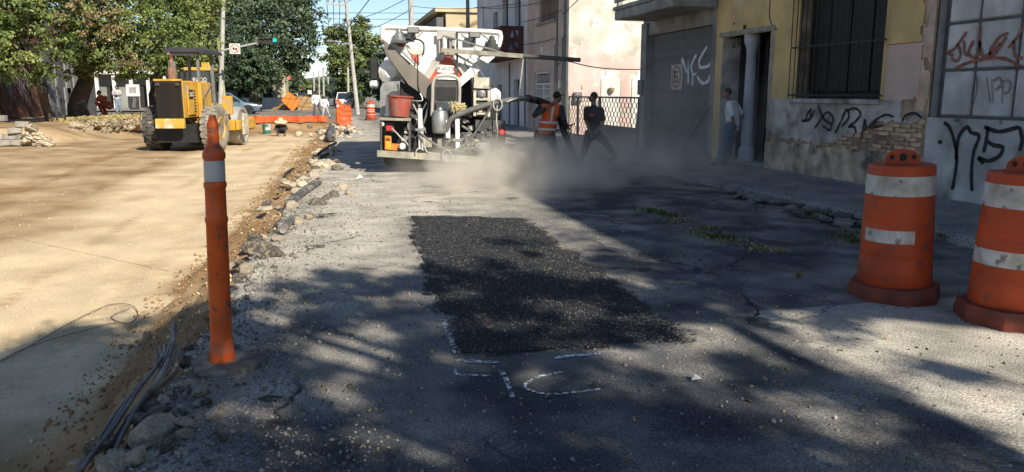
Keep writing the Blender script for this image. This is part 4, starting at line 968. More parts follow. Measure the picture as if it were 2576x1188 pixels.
cl = MB(); cl.tube([tp(1240,262,-.6)+Vector((.09*math.cos(a), -.01, .12*math.sin(a))) for a in [k*2*math.pi/16 for k in range(17)]], .014, 6); cl.build('hose_coil', M_HOSEL, ho, True)
# chassis, wheels, cab
for x in (1.85, 2.85): MB().bx(x-.05, x+.05, TY+.1, TY+7.6, .62, .86).build('chassis_rail', M_TB, U)
MB().bx(1.25, 3.55, TY+.3, TY+4.2, .75, 1.0).build('body_floor', M_TB, U)
def wheel_mesh(r, w, rimr):
    mb = MB(); mb.lathe([(rimr, -w/2+.02),(r*.93, -w/2),(r, -w/2+.05),(r, w/2-.05),(r*.93, w/2),(rimr, w/2-.02)], 22); return mb
for x in (1.30, 1.62, 3.18, 3.50):
    wh = wheel_mesh(.48, .27, .28); w_ = MB(); M1 = Matrix.Translation((x, TY+1.35, .48)) @ Matrix.Rotation(R(90),4,'Y'); w_.add(wh.v, wh.f, M1)
    wo = w_.build('wheel', M_RUB, U, True); rm_ = MB(); rm_.lathe([(0,-.02),(.12,-.02),(.14,.03),(.27,.03),(.28,-.08),(.28,.1)], 16, M1); rm_.build('wheel_rim', M_STEEL, wo, True)
for x in (1.38, 3.42):
    wh = wheel_mesh(.48, .27, .28); w_ = MB(); w_.add(wh.v, wh.f, Matrix.Translation((x, TY+6.3, .48)) @ Matrix.Rotation(R(90),4,'Y')); w_.build('wheel', M_RUB, U, True)
MB().bx(1.22, 3.58, TY+4.6, TY+6.9, .75, 2.55, bev=.08).build('cab', M_TW, U)
MB().bx(1.28, 1.34, TY+5.5, TY+6.4, 1.55, 2.25).build('cab_window', M_TB, U)
mi = MB(); q = wy(938,170,21.4)-Vector((.38,0,0)); mi.bx(q.x-.10, q.x+.12, 21.35, 21.45, q.z-.32, q.z+.26, bev=.03); mo = mi.build('wing_mirror', M_TB, U)
q2 = wy(940,212,21.4)-Vector((.38,0,0)); mi = MB(); mi.lathe([(0,0),(.12,0),(.13,.03),(.08,.07),(0,.08)], 14, Matrix.Translation((q2.x, 21.45, q2.z)) @ Matrix.Rotation(R(90),4,'X')); mi.build('round_mirror', M_TW, U, True)
MB().tube([(q.x, 21.4, q.z-.75), (q.x, 21.4, q.z+.34), (1.3, 21.4, q.z+.36)], .02, 6).build('mirror_arm', M_TB, U)
# ================================================================== SOIL COMPACTOR (ROLLER)
M_CAT = mat('machine_yellow', (.56,.31,.035), .55, var=.14, vs_=3, dirt=(.40,.30,.18), dirt_s=2.6, dirt_t=(.48,.70))
M_CATW = mat('machine_yellow_worn', (.60,.35,.05), .6, var=.15, vs_=3, dirt=(.60,.52,.40), dirt_s=3.2, dirt_t=(.50,.6))
M_GRL = mat('radiator_grille', (.028,.025,.022), .7, var=.25, vs_=2, c2=(.06,.045,.03))
M_TYRE = mat('dusty_tyre', (.30,.265,.21), .9, var=.2, vs_=5, dirt=(.12,.105,.09), dirt_s=2.5, dirt_t=(.5,.7))
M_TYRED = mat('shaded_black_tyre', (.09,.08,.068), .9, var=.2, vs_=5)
M_DRUM = mat('drum_steel', (.42,.40,.36), .6, .2, var=.15, vs_=2)
M_CANOPY = mat('canopy_black', (.04,.042,.042), .6, var=.1)
M_POST = mat('rops_post', (.20,.20,.18), .6, .2, var=.15)
M_RUST = mat('rusty_muffler', (.25,.13,.085), .8, var=.2, vs_=8)
S = thing('soil_compactor', 'yellow single drum soil compactor with black canopy and chevron tyres', 'road roller', (-4.12, 25.6, -.13), -R(12), world=False); S.scale = (.86,)*3
hd = MB(); hd.prism([(-.44,1.18),(.44,1.18),(.44,2.40),(-.44,2.40)], .05, Matrix.Translation((0,-1.30,0))); hood = hd.build('grille_frame', M_GRL, S)
sm = MB().box((0,0,0), (.84,.03,.018)).mesh('grille_slat')
for k in range(34):
    o = link_mesh('grille_slat', sm, M_GRL, hood); o.location = (0, -1.335, 1.215+k*.0345); o.rotation_euler = (R(25), 0, 0)
MB().bx(-.45, .45, -1.27, 1.15, 1.15, 2.42, bev=.04).build('engine_hood', M_CAT, S)
MB().bx(-.47, .47, -1.36, -1.29, 2.40, 2.47, bev=.01).build('hood_edge', M_CAT, S)
MB().bx(-.49, .47, -1.44, -1.26, .82, 1.15, bev=.02).build('rear_counterweight', M_CATW, S)
MB().tube([(-.75,-1.36,1.05),(-.68,-1.46,1.03),(-.62,-1.40,1.02)], .03, 6).build('tow_hook', M_STEEL, S)
sp = MB().bx(.452, .50, -.95, -.25, 1.25, 2.25, bev=.02).build('side_door', M_CAT, S)
MB().bx(.501, .51, -.86, -.50, 1.80, 2.12).build('machine_number_plate', M_TB, sp)
text_part('machine_number', '583', .22, M_TW, sp, Matrix.Translation((.513, -.68, 1.96)) @ Matrix.Rotation(R(90),4,'Z') @ Matrix.Rotation(R(90),4,'X'), .001)
MB().bx(.455, .60, .0, 1.05, 1.1, 2.38, bev=.03).build('side_door', M_CAT, S)
MB().bx(-.85, .85, .1, 2.0, .95, 1.18, bev=.02).build('operator_deck', M_CAT, S)
for x in (-1.0, 1.0):
    T1 = Matrix.Translation((x, .0, .78)) @ Matrix.Rotation(R(90),4,'Y')
    ty = MB(); ty.lathe([(.36,-.22),(.48,-.27),(.66,-.275),(.735,-.25),(.755,-.18),(.76,0),(.755,.18),(.735,.25),(.66,.275),(.48,.27),(.36,.22)], 36, T1)
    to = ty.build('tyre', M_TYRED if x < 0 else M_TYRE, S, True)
    lug = MB()
    for k in range(20):
        a = 2*math.pi*k/20
        for row, (w0, w1) in enumerate(((-.25,-.09),(-.07,.09),(.09,.25))):
            aa = a+(.157 if row == 1 else 0)
            ring_ = []
            for (da, ww) in ((-.10,w0),(.06,w0),(.11,(w0+w1)/2),(.06,w1),(-.10,w1),(-.06,(w0+w1)/2)):
                ring_.append((aa+da, ww))
            i0 = len(lug.v)
            for (a_, w) in ring_:
                for rr2 in (.74, .795): lug.v.append(tuple(T1 @ Vector((rr2*math.cos(a_), rr2*math.sin(a_), w))))
            lug.f.append(tuple(i0+2*j+1 for j in range(6)))
            for j in range(6): j2 = (j+1) % 6; lug.f.append((i0+2*j, i0+2*j2, i0+2*j2+1, i0+2*j+1))
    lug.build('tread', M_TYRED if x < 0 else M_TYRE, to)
    s_ = 1 if x > 0 else -1
    ri = MB(); ri.lathe([(0,s_*.10),(.14,s_*.10),(.16,s_*.06),(.30,s_*.06),(.36,s_*.16),(.40,s_*.24),(.36,s_*.26),(.33,s_*.22),(.33,s_*-.1)], 24, T1); ri.build('rim', M_CAT, to, True)
MB().tube([(-1.0,0,.78),(1.0,0,.78)], .16, 10).build('axle', M_TB, S)
MB().bx(-.68, .68, -.9, 1.6, .32, .95).build('rear_frame', M_TB, S)
for (x, y) in ((-.40,.35),(.44,.35),(-.40,1.75),(.44,1.75)): MB().bx(x-.045, x+.045, y-.045, y+.045, 1.18 if y > 1 else 2.4, 3.42).build('canopy_post', M_POST, S)
ca = MB(); ca.prism([(-.66,3.42),(-.66,3.50),(-.54,3.58),(.56,3.58),(.72,3.47),(.72,3.38),(.66,3.38),(.62,3.42)], 2.0, Matrix.Translation((.02,1.05,0))); ca.build('canopy', M_CANOPY, S)
MB().bx(-.55,.55,.1,.16,3.30,3.41).build('canopy_beam', M_CANOPY, S)
mu = MB(); mu.lathe([(.0,2.42),(.13,2.42),(.14,2.46),(.14,2.80),(.12,2.86),(.055,2.88),(.055,3.15),(.045,3.2)], 14, Matrix.Translation((-.12,-.6,0))); mu.tube([(-.12,-.6,3.15),(-.12,-.68,3.28),(-.12,-.8,3.33)], .05, 10); mu.build('exhaust_stack', M_RUST, S, True)
MB().lathe([(0,2.42),(.12,2.42),(.12,2.72),(.05,2.76),(0,2.76)], 12, Matrix.Translation((.14,-.45,0))).build('air_filter', M_TB, S, True)
MB().bx(-.25,.25,1.0,1.1,1.6,2.35,bev=.04).build('seat', M_TB, S)
for k in range(8): MB().bx(.501, .512, -.44, -.28, 1.36+k*.1, 1.40+k*.1).build('vent_louvre', M_TB, sp)
for x in (-.33, .33): MB().bx(x-.07, x+.07, -1.40, -1.345, 2.24, 2.34, bev=.015).build('rear_lamp', M_TDG, hood)
MB().tube([(.62,.1,1.2),(.72,.0,1.9),(.72,.5,2.2),(.62,1.0,2.3)], .022, 7).build('handrail', M_POST, S, True)
MB().tube([(-.62,.1,1.2),(-.72,.0,1.9),(-.72,.5,2.2),(-.62,1.0,2.3)], .022, 7).build('handrail', M_POST, S, True)
for (a, b) in (((.46,-.9,1.1),(.6,-.3,.8)),((.5,-.6,1.15),(.7,.2,.95)),((.48,.3,1.05),(.75,1.6,1.1))): MB().tube(curve_pts([a, ((a[0]+b[0])/2+.08,(a[1]+b[1])/2,(a[2]+b[2])/2-.1), b], 6), .02, 6).build('hydraulic_hose', M_TB, S, True)
for z in (.62,.86,1.08): MB().bx(.72,.98,.95,1.12,z-.015,z+.015).build('ladder_rung', M_CAT, S)
# front frame and drum
T2 = Matrix.Translation((0,3.1,.74)) @ Matrix.Rotation(R(90),4,'Y')
dm = MB(); dm.lathe([(.62,-1.0),(.62,-1.05),(.74,-1.05),(.74,1.05),(.62,1.05),(.62,1.0)], 44, T2); do = dm.build('drum', M_DRUM, S, True)
MB().lathe([(0,.9),(.3,.9),(.32,.98),(.62,.98)], 24, T2).build('drum_hub', M_TYRE, do, True)
for x in (-1.18, 1.18): MB().bx(x-.06, x+.06, 1.9, 4.1, .62, .98, bev=.02).build('drum_frame', M_CAT, S)
MB().bx(-1.1,1.1,1.85,2.15,.6,1.0,bev=.02).build('frame_crossbar', M_CAT, S)
MB().bx(-1.1,1.1,4.0,4.3,.55,1.05,bev=.02).build('frame_crossbar', M_CAT, S)
MB().bx(1.25,1.36,2.2,2.75,.42,1.22,bev=.03).build('step_plate', M_CREAMP, S)
MB().bx(.66,1.02,1.9,2.1,1.2,1.9,bev=.02).build('hydraulic_bracket', M_CAT, S)
# ------------------------------------------------------------------ second machine behind it
A = thing('yellow_cab_machine', 'yellow machine with dark glazed cab parked behind the roller', 'backhoe', (wy(505,200,33).x, 33, -.25), R(-4), world=False); A.scale = (.66,.66,.93)
MB().bx(-.75,.75,-.7,.9,1.5,1.56).build('cab_floor', M_CAT, A)
for (x, y) in ((-.7,-.62),(.7,-.62),(-.7,.8),(.7,.8)): MB().bar((x,y,1.3),(x*.92,y,2.9), .08).build('cab_pillar', M_TB, A)
MB().bx(-.78,.8,-.75,.95,2.90,3.03,bev=.03).build('cab_roof', M_CAT, A)
gl = MB().bx(-.62,.62,-.645,-.63,1.6,2.86).build('rear_window', mat('dark_tinted_glass', (.02,.024,.028), .12, spec=.9), A)
text_part('window_lettering', 'SERVICIO', .24, M_TW, gl, Matrix.Translation((-.02,-.65,2.52)) @ Matrix.Rotation(R(90),4,'X'), .001)
MB().bx(.60,.615,-.6,.78,1.6,2.86).build('side_window', MAT['dark_tinted_glass'], A)
for x in (.22,.38,.54): MB().tube([(x,-.3,3.03),(x,-.3,3.12),(x,-.3,3.22),(x,-.3,3.25)], [.085,.08,.07,.03], 10).build('roof_beacon', M_CAT, A)
MB().bx(-.7,.8,-1.1,2.6,.7,1.5,bev=.05).build('body', M_CAT, A)
for (x, y, r_) in ((-.85,.1,.75),(.85,.1,.75),(-.8,2.4,.5),(.8,2.4,.5)):
    wh = wheel_mesh(r_, .4, r_*.5); w_ = MB(); w_.add(wh.v, wh.f, Matrix.Translation((x,y,r_)) @ Matrix.Rotation(R(90),4,'Y')); w_.build('wheel', M_TYRE, A, True)
# ================================================================== STREET FURNITURE AND WORKS DEBRIS
M_ORANGE = mat('drum_orange', (.52,.072,.016), .6, var=.2, vs_=3, scuff=(.24,.06,.035), scuff_s=8., scuff_t=(.60,.70), dirt=(.30,.065,.03), dirt_s=2.2, dirt_t=(.52,.72))
M_BAND = mat('worn_white_band', (.58,.55,.50), .6, var=.12, vs_=8, scuff=(.24,.20,.16), scuff_s=11., scuff_t=(.62,.67), dirt=(.36,.30,.24), dirt_s=5, dirt_t=(.54,.7))
M_RUBD = mat('dirty_red_base', (.22,.05,.028), .8, var=.2, vs_=5, dirt=(.10,.06,.045), dirt_s=3, dirt_t=(.5,.7))
M_DELI = mat('delineator_orange', (.72,.115,.016), .55, var=.14, vs_=5, scuff=(.20,.08,.05), scuff_s=14., scuff_t=(.62,.68), dirt=(.34,.10,.05), dirt_s=7, dirt_t=(.56,.72))
M_REFL = mat('reflective_grey_band', (.50,.50,.48), .4, var=.1, vs_=12)
M_RUBBER = mat('black_rubber_foot', (.085,.08,.072), .9, var=.25, vs_=7, dirt=(.28,.24,.19), dirt_s=6, dirt_t=(.45,.62))
def drum(label, loc, rz, bands, tilt=(0,0), group='orange traffic drums'):
    o = thing('traffic_drum', label, 'traffic drum', loc, rz, group, world=False, rx=tilt[0], ry=tilt[1])
    b = MB(); b.lathe([(.40,0),(.405,.05),(.385,.125),(.30,.13)], 8); b.build('base_ring', M_RUBD, o)
    p = MB(); p.lathe([(.305,.125),(.315,.14),(.308,.33),(.302,.345),(.306,.36),(.298,.60),(.292,.615),(.296,.63),(.288,.80),(.284,.815),(.287,.83),(.279,1.04),(.268,1.06),(.0,1.065)], 40); p.build('drum_body', M_ORANGE, o, True)
    for (z0, z1, a0, a1) in bands:
        r0 = .312-.033*(z0-.13)/.9+.003; r1 = .312-.033*(z1-.13)/.9+.003
        w = MB(); w.lathe([(r0, z0), (r1, z1)], 40, None, a0, a1); w.build('white_band', M_BAND, o, True)
    h = MB(); pts = []
    for k in range(9):
        a = math.pi*k/8; pts.append((.15*math.cos(a), 1.06+.105*math.sin(a)))
    h.prism([(-.17,1.055),(.17,1.055)]+[(.15*math.cos(math.pi*k/8), 1.075+.10*math.sin(math.pi*k/8)**.7) for k in range(9)], .05)
    ho = h.build('lifting_handle', M_ORANGE, o)
    for x in (-.09, .0, .09):
        q = MB(); q.lathe([(0,-.027),(.02 if x else .032,-.027),(.02 if x else .032,.027),(0,.027)], 12, Matrix.Translation((x,0,1.115)) @ Matrix.Rotation(R(90),4,'X')); q.build('handle_hole', M_DARK, ho)
    o.scale = (.86,.86,1.0)
    return o
P1 = gp(2246, 745); P2 = gp(2535, 805)
drum('orange traffic drum with one peeling lower band, left of two near drums', P1, R(-25), [(.835,.985,0,2*math.pi),(.475,.575,R(195),R(283))], (R(1.0), R(-1.5)))
drum('orange traffic drum with two dirty white bands at the right picture edge', P2, R(-50), [(.825,.985,0,2*math.pi),(.42,.575,0,2*math.pi)], (0, R(.5)))
P3 = gp(933, 303); drum('distant orange and white traffic drum left of the truck', P3, 0, [(.20,.36,0,2*math.pi),(.50,.64,0,2*math.pi),(.78,.94,0,2*math.pi)])
# ------------------------------------------------------------------ delineator posts
def delineator(name, label, base, Yp, pxs, group=None):
    o = thing(name, label, 'delineator', base)
    zf = lambda py: wy(pxs[0][0], py, Yp).z
    x0 = wy(pxs[0][0], pxs[0][1], Yp).x; x1 = wy(pxs[1][0], pxs[1][1], Yp).x; z1 = wy(pxs[1][0], pxs[1][1], Yp).z
    def ax(z): return x0+(x1-x0)*z/z1
    def lathe_on(prof, n=24):
        mb = MB(); vs = []; m = len(prof)
        for (r, z) in prof:
            for j in range(n):
                a = 2*math.pi*j/n; mb.v.append((ax(z)+r*math.cos(a), Yp+r*math.sin(a), z))
        for i in range(m-1):
            for j in range(n): mb.f.append((i*n+j, i*n+(j+1) % n, (i+1)*n+(j+1) % n, (i+1)*n+j))
        mb.f.append(tuple(reversed(range(n)))); mb.f.append(tuple((m-1)*n+j for j in range(n))); return mb
    H_ = z1; s = H_/1.47; kr = .80
    b = MB(); vs = []
    for (k, z) in ((1.0,-.005),(1.02,.018),(.97,.036),(.5,.044)):
        for j in range(22):
            a = 2*math.pi*j/22; rr2 = .215*k*(1+.07*math.sin(3*a+1)+.05*math.sin(5*a)); b.v.append((x0+.03+rr2*math.cos(a), Yp+rr2*math.sin(a)*.9, z))
    for i in range(3):
        for j in range(22): b.f.append((i*22+j, i*22+(j+1) % 22, (i+1)*22+(j+1) % 22, (i+1)*22+j))
    b.f.append(tuple(66+j for j in range(22))); b.build('rubber_base', M_RUBBER, o, True)
    LO = lathe_on; lathe_on = lambda pr, n=24: LO([(r*kr, z) for r, z in pr], n)
    lathe_on([(.092,.035),(.092,.05),(.083,.14*s),(.078,.17*s),(.074,.86*s),(.080,.87*s),(.080,.89*s),(.073,.90*s),(.072,1.06*s),(.079,1.07*s),(.079,1.09*s),(.071,1.10*s),(.070,1.22*s),(.079,1.235*s),(.079,1.255*s),(.070,1.275*s),(.042,1.31*s),(.038,1.40*s),(.030,1.405*s),(.030,1.44*s),(.022,1.47*s),(.004,1.472*s)]).build('post', M_DELI, o, True)
    lathe_on([(.0732,1.102*s),(.0722,1.218*s)]).build('reflective_band', M_REFL, o, True)
    lathe_on([(.040,1.40*s),(.042,1.42*s),(.030,1.44*s)]).build('cap_lug', M_DELI, o, True)
    return o
b0 = gp(560, 922); delineator('delineator_post', 'tall orange delineator post with grey band beside the trench edge', b0, b0.y, ((560,922),(534,290)))
b1 = gp(850, 328); delineator('delineator_post', 'distant orange delineator post wrapped with loose orange netting', b1, b1.y, ((850,328),(849,250)))
M_NET = mat('orange_netting', (.80,.14,.035), .7, var=.2, vs_=10)
def netting(name, label, rows_pts, w, par=None):
    """grid of thin cords between two polylines"""
    A_, B_ = rows_pts; mb = MB(); n = len(A_)
    for k in range(n-1):
        mb.bar(A_[k], A_[k+1], w); mb.bar(B_[k], B_[k+1], w)
        for t in (.25,.5,.75): mb.bar(A_[k].lerp(B_[k],t), A_[k+1].lerp(B_[k+1],t), w)
        mb.bar(A_[k], B_[k], w); mb.bar(A_[k].lerp(A_[k+1],.5), B_[k].lerp(B_[k+1],.5), w)
    o = mb.build(name, M_NET, par)
    return tag(o, label, 'safety netting')
rn = random.Random(8)
A_ = [Vector((b1.x+.05+.10*k+rn.uniform(-.04,.04), b1.y+.1+.45*k, 1.25-.05*k+rn.uniform(-.1,.1))) for k in range(8)]; B_ = [Vector((a.x+rn.uniform(-.1,.15), a.y+.1, .06+rn.uniform(0,.1))) for a in A_]
netting('safety_netting', 'crumpled orange safety netting hanging beside the distant delineator post', (A_, B_), .05)
A_ = []; B_ = []
for k in range(46):
    t = k/45; p = gp(592+t*230, 296+4*math.sin(t*9)*.4, .14); x = p.x; y = 43.6+.4*math.sin(k*.7)
    A_.append(Vector((x, y, .30+.12*rn.random()))); B_.append(Vector((x+rn.uniform(-.1,.1), y-.55, .06+.1*rn.random())))
netting('safety_netting', 'strip of orange safety netting lying along the pit edge', (A_, B_), .045)
# ------------------------------------------------------------------ broken road edge rubble
M_RUBW = mat('pale_rubble', (.56,.48,.36), .95, var=.2, vs_=6, bump=.8, bs=30, obr=.3, dirt=(.34,.26,.16), dirt_s=3, dirt_t=(.5,.66))
M_RUBG = mat('asphalt_rubble', (.14,.13,.12), .95, obr=.4, var=.25, vs_=8, bump=1, bs=40, dirt=(.40,.32,.21), dirt_s=4, dirt_t=(.48,.62))
RB = thing('broken_road_edge', 'row of broken asphalt and pale concrete lumps along the trench edge', 'rubble', (0, 14, 0))
rk = [rock_mesh('lump', 40+i, (1, rnd.uniform(.7,1.1), rnd.uniform(.45,.75)), 2) for i in range(7)]
rkw = [m_.copy() for m_ in rk]
for m_ in rk: m_.materials.append(M_RUBG)
for m_ in rkw: m_.materials.append(M_RUBW)
def lump(p, s, pale, par=RB, zs=1.):
    o = link_mesh('lump', rnd.choice(rkw if pale else rk), None, par); o.location = Vector(p)-OFF[par.name]; o.scale = (s*rnd.uniform(.8,1.2), s*rnd.uniform(.8,1.2), s*zs)
    o.rotation_euler = (rnd.uniform(-.4,.4), rnd.uniform(-.4,.4), rnd.uniform(0,6.28)); return o
for (px, py, s, pale) in ((652,628,.17,0),(676,640,.13,0),(640,600,.10,0),(700,640,.09,0),(720,572,.10,1),(800,512,.14,0),(822,498,.10,0),(745,556,.11,1),(775,548,.08,1),(770,470,.16,1),(745,480,.12,1),(790,440,.17,1),(808,420,.20,1),(828,412,.18,1),(846,408,.16,0),(790,455,.13,1),(850,425,.14,0),(735,520,.12,1),(620,680,.10,1),(600,700,.09,0),(610,665,.07,0),(500,985,.05,1),(540,1045,.055,1),(385,1080,.10,1),(520,1010,.035,0),(600,960,.03,1),(470,1090,.045,1),(420,1120,.05,0),(340,1150,.06,1),(560,1100,.035,0),(860,470,.12,1),(880,485,.10,1),(840,490,.12,0),(700,600,.08,1),(820,390,.2,1),(840,380,.22,1)):
    lump(gp(px, py, .02), s, pale)
for k in range(34):
    y = rnd.uniform(2.6,5.2); lump((edge_x(y)+rnd.uniform(-.1,.28), y, rnd.uniform(-.05,.02)), rnd.uniform(.025,.085), rnd.random() < .6, zs=.75)
for k in range(120):
    y = 3.2+31*rnd.random()**1.3; e = edge_x(y); s = rnd.uniform(.02,.07)*(1+.06*y) ; lump((e+rnd.gauss(.02,.10+.006*y), y, -.02+rnd.uniform(-.02,.03)), min(.2, s), rnd.random() < (.35 if y < 9 else .75), zs=.7)
# loose heap at the head of the trench
for k in range(46):
    y = rnd.uniform(30, 37); lump((lerp_tab(EDGE, y)+rnd.gauss(-.25,.45), y, rnd.uniform(-.15,.25)), rnd.uniform(.08,.26), rnd.random() < .8)
# ------------------------------------------------------------------ conduits and cables
M_COND = mat('dusty_black_conduit', (.10,.095,.09), .55, var=.2, vs_=9, dirt=(.34,.30,.25), dirt_s=5, dirt_t=(.5,.7))
CB = thing('cable_bundle', 'bundle of dusty black conduits pulled out at the near trench edge', 'cables', gp(380, 960, -.1))
for k in range(7):
    dx = (k-3)*.022; q = []
    endz = (.10 if k == 3 else .0)
    tabp = [(438,818),(436,850),(424,890),(402,935),(372,985),(335,1040),(300,1095),(268,1145),(235,1200),(190,1270)] if k in (3,4) else [(424+6*k-18,880),(412+4*k,905),(392+3*k,945),(362,990),(328,1040),(294,1095),(262,1145),(228,1200),(185,1270)]
    for i, (px, py) in enumerate(tabp):
        z = (.14-.035*i if k in (3,4) else .03-.018*i)+.012*(k % 3); p = gp(px, py, max(-.22, z)); q.append(p+Vector((dx*(.5+.12*i)+(.008*math.sin(i*1.3+k)), 0, .015*((k*7) % 3))))
    MB().tube(curve_pts(q, 6), .014 if k in (3,4) else .011, 8).build('conduit', M_COND, CB, True)
tp_ = gp(402, 935, .02); MB().tube([tp_+Vector((-.055,0,.02)), tp_+Vector((0,-.01,.035)), tp_+Vector((.06,0,.02))], .006, 5).build('binding_wire', M_TB, CB)
CB2 = thing('cable_bundle', 'black cables arching out of the trench bank beside the truck shadow', 'cables', gp(800, 400, -.1))
for k, pts_ in enumerate(([(752,427,-.25),(775,408,-.1),(800,388,.1),(826,370,.18),(846,358,.08)],[(757,428,-.25),(785,410,-.08),(812,392,.06),(836,384,.03),(842,375,.0)],[(718,438,-.1),(735,426,-.15),(752,424,-.2)])):
    MB().tube(curve_pts([gp(a, b, z) for a, b, z in pts_], 6), .03, 8).build('cable', M_CABLE, CB2, True)
CB3 = thing('cable_bundle', 'upright bunch of black conduits where the trench meets the pit', 'cables', gp(830, 350, 0))
for k in range(7):
    MB().tube(curve_pts([gp(818+k*3.2, 366, -.25)+Vector((0,-k*.03,0)), gp(826+k*2.4, 340, .15), wy(829+k*2.2, 318-k % 3*3, 33+k*.1), wy(836+k*3, 312, 34.2)], 5), .045, 7).build('conduit', M_COND, CB3, True)
PB = thing('split_pipes', 'grey split pipes lying over the broken trench edge', 'pipes', gp(760, 480, 0))
for k, (a, b) in enumerate((((722,513),(800,452)),((728,516),(806,456)),((745,548),(712,578)))):
    A0 = gp(*a, .0); B0 = gp(*b, .06); MB().tube([A0, A0.lerp(B0,.5)+Vector((0,0,.02)), B0], .045, 8).build('pipe', M_COND, PB, True)
LW = MB(); tabw = [(0,908),(60,878),(150,848),(235,826),(272,815),(300,812),(328,812),(342,800),(346,784),(334,770),(310,764),(280,766),(262,771),(200,800),(140,832),(60,880),(0,912)]
def on_sand(px, py, h=.004):
    p = gp(px, py, -.4)
    for _ in range(4): p = gp(px, py, sand_z(p.x, p.y)+h)
    return p
LW.tube(curve_pts([on_sand(a, b, .022) for a, b in tabw], 5), .004, 5); tag(LW.build('wire_loop', mat('rusty_wire', (.16,.12,.08), .6), None, True), 'thin looped wire lying on the sandy roadbed', 'wire')
LW = MB(); LW.tube(curve_pts([on_sand(279,797,.01), on_sand(292,789,.014), on_sand(310,782,.02), on_sand(326,776,.02)], 5), .004, 5); LW.tube(curve_pts([on_sand(279,797,.01), on_sand(284,803,.012), on_sand(300,810,.012), on_sand(318,813,.012)], 5), .004, 5)
tag(LW.build('wire_twist', MAT['rusty_wire'], None, True), 'twisted inner end of the thin wire loop on the sand', 'wire', kind=None)
LW = MB(); LW.tube([on_sand(-60+k*20, 577+k*4.35, .003) for k in range(31)], .0024, 5); tag(LW.build('string_line', mat('brown_string', (.36,.27,.16), .9), None, True), 'long brown string stretched across the sandy roadbed', 'string')
# ------------------------------------------------------------------ painted marks on the road
def paint_mat(name, c, keep):
    m = mat(name, c, .85, var=.1, vs_=30); nt = m.node_tree; N = nt.nodes; L = nt.links; b = N['Principled BSDF']
    tc = N.new('ShaderNodeTexCoord'); n = N.new('ShaderNodeTexNoise'); n.inputs['Scale'].default_value = 42; n.inputs['Detail'].default_value = 4; L.new(tc.outputs['Object'], n.inputs['Vector'])
    r = N.new('ShaderNodeMapRange'); r.inputs[1].default_value = keep-.05; r.inputs[2].default_value = keep+.05; L.new(n.outputs['Fac'], r.inputs[0]); L.new(r.outputs[0], b.inputs['Alpha']); return m
M_CHALK = paint_mat('chalk_paint', (.68,.70,.72), .495); M_CHALK2 = paint_mat('worn_chalk', (.66,.66,.64), .55)
def road_mark(name, label, strokes, w, m=None):
    mb = MB()
    for s in strokes:
        p = [gp(a, b) for a, b in s]; c = curve_pts(p, 12)
        c2 = []
        for a, b in zip(c, c[1:]):
            k = max(1, int((b-a).length/.03)); c2 += [a.lerp(b, t/k) for t in range(k)]
        c2.append(c[-1])
        mb.ribbon([(v.x, v.y) for v in c2], [w*(.8+.4*abs(noise.noise(Vector((v.x*9, v.y*9, 0))))) for v in c2], lambda u, v: (u, v, road_z(u, v)+.007))
    return tag(mb.build(name, m or M_CHALK), label, 'road marking')
road_mark('chalk_letter', 'sprayed white corner stroke left of the chalk letters', [[(1150,926),(1147,944),(1180,947),(1240,948)]], .024)
road_mark('chalk_letter', 'sprayed white slanting stroke between the chalk letters', [[(1258,935),(1268,945),(1280,975),(1290,1002)]], .028)
road_mark('chalk_letter', 'sprayed white letter C below the fresh patch', [[(1415,938),(1370,946),(1335,960),(1320,975),(1345,988),(1390,993),(1450,988),(1510,980)]], .024)
road_mark('chalk_line', 'left half of the white paint line along the near patch edge', [[(1150,908),(1205,912),(1255,912)]], .05)
road_mark('chalk_line', 'right half of the white paint line along the near patch edge', [[(1395,903),(1440,897),(1520,890)]], .05)
road_mark('chalk_line', 'worn white paint line along the left edge of the fresh patch', [[(1150,890),(1120,820),(1095,750),(1085,725)]], .05, M_CHALK2)
road_mark('chalk_line', 'white paint line crossing the road left of the patch', [[(875,540),(940,545),(1020,548)]], .05)
road_mark('chalk_line', 'thin white paint line crossing the road behind the truck shadow', [[(905,447),(990,446),(1060,447)]], .07, M_CHALK2)
road_mark('chalk_line', 'short white paint dash on the shaded road behind the patch', [[(1440,538),(1530,545)]], .04)
for (px, py, lab) in ((1748,952,'small scrap of white paper on the shaded road'), (905,450,'white paper cup lying by the thin paint line')):
    q = gp(px, py, .01); s_ = MB(); s_.v = [(-.025,-.02,0),(.02,-.028,.008),(.03,.015,.0),(-.005,.03,.014),(0,0,.022)]; s_.f = [(0,1,4),(1,2,4),(2,3,4),(3,0,4)]
    o = s_.build('paper_scrap', M_WHITEW); o.location = q; o.scale = (1.3,)*3 if px > 1000 else (3,3,4); tag(o, lab, 'litter')
# ------------------------------------------------------------------ stones and weeds along the right kerb
M_KST = mat('kerb_stone', (.22,.21,.19), .95, obr=.4, var=.25, vs_=6, bump=.8, bs=30)
KR = thing('kerb_rubble', 'loose grey stones lying along the crumbled right kerb', 'stones', (6.4, 10, 0))
rkk = [rock_mesh('stone', 70+i, (1, rnd.uniform(.7,1), rnd.uniform(.4,.6)), 2) for i in range(5)]
for m_ in rkk: m_.materials.append(M_KST)
for k in range(70):
    t = rnd.random(); px = 1845+t*420; py = 478+t*100+rnd.gauss(0,11); p = gp(px, py, .02)
    o = link_mesh('stone', rnd.choice(rkk), None, KR); o.location = p-OFF[KR.name]; s = rnd.uniform(.04,.13)*(1.4 if rnd.random() < .15 else 1); o.scale = (s*1.3, s, s); o.rotation_euler = (rnd.uniform(-.3,.3), rnd.uniform(-.3,.3), rnd.uniform(0,6.28))
for k in range(16):
    p = gp(rnd.uniform(1700,2100), rnd.uniform(470,700), .01); o = link_mesh('stone', rnd.choice(rkk), None, KR); o.location = p-OFF[KR.name]; s = rnd.uniform(.015,.04); o.scale = (s,)*3; o.rotation_euler = (0,0,rnd.uniform(0,6.28))
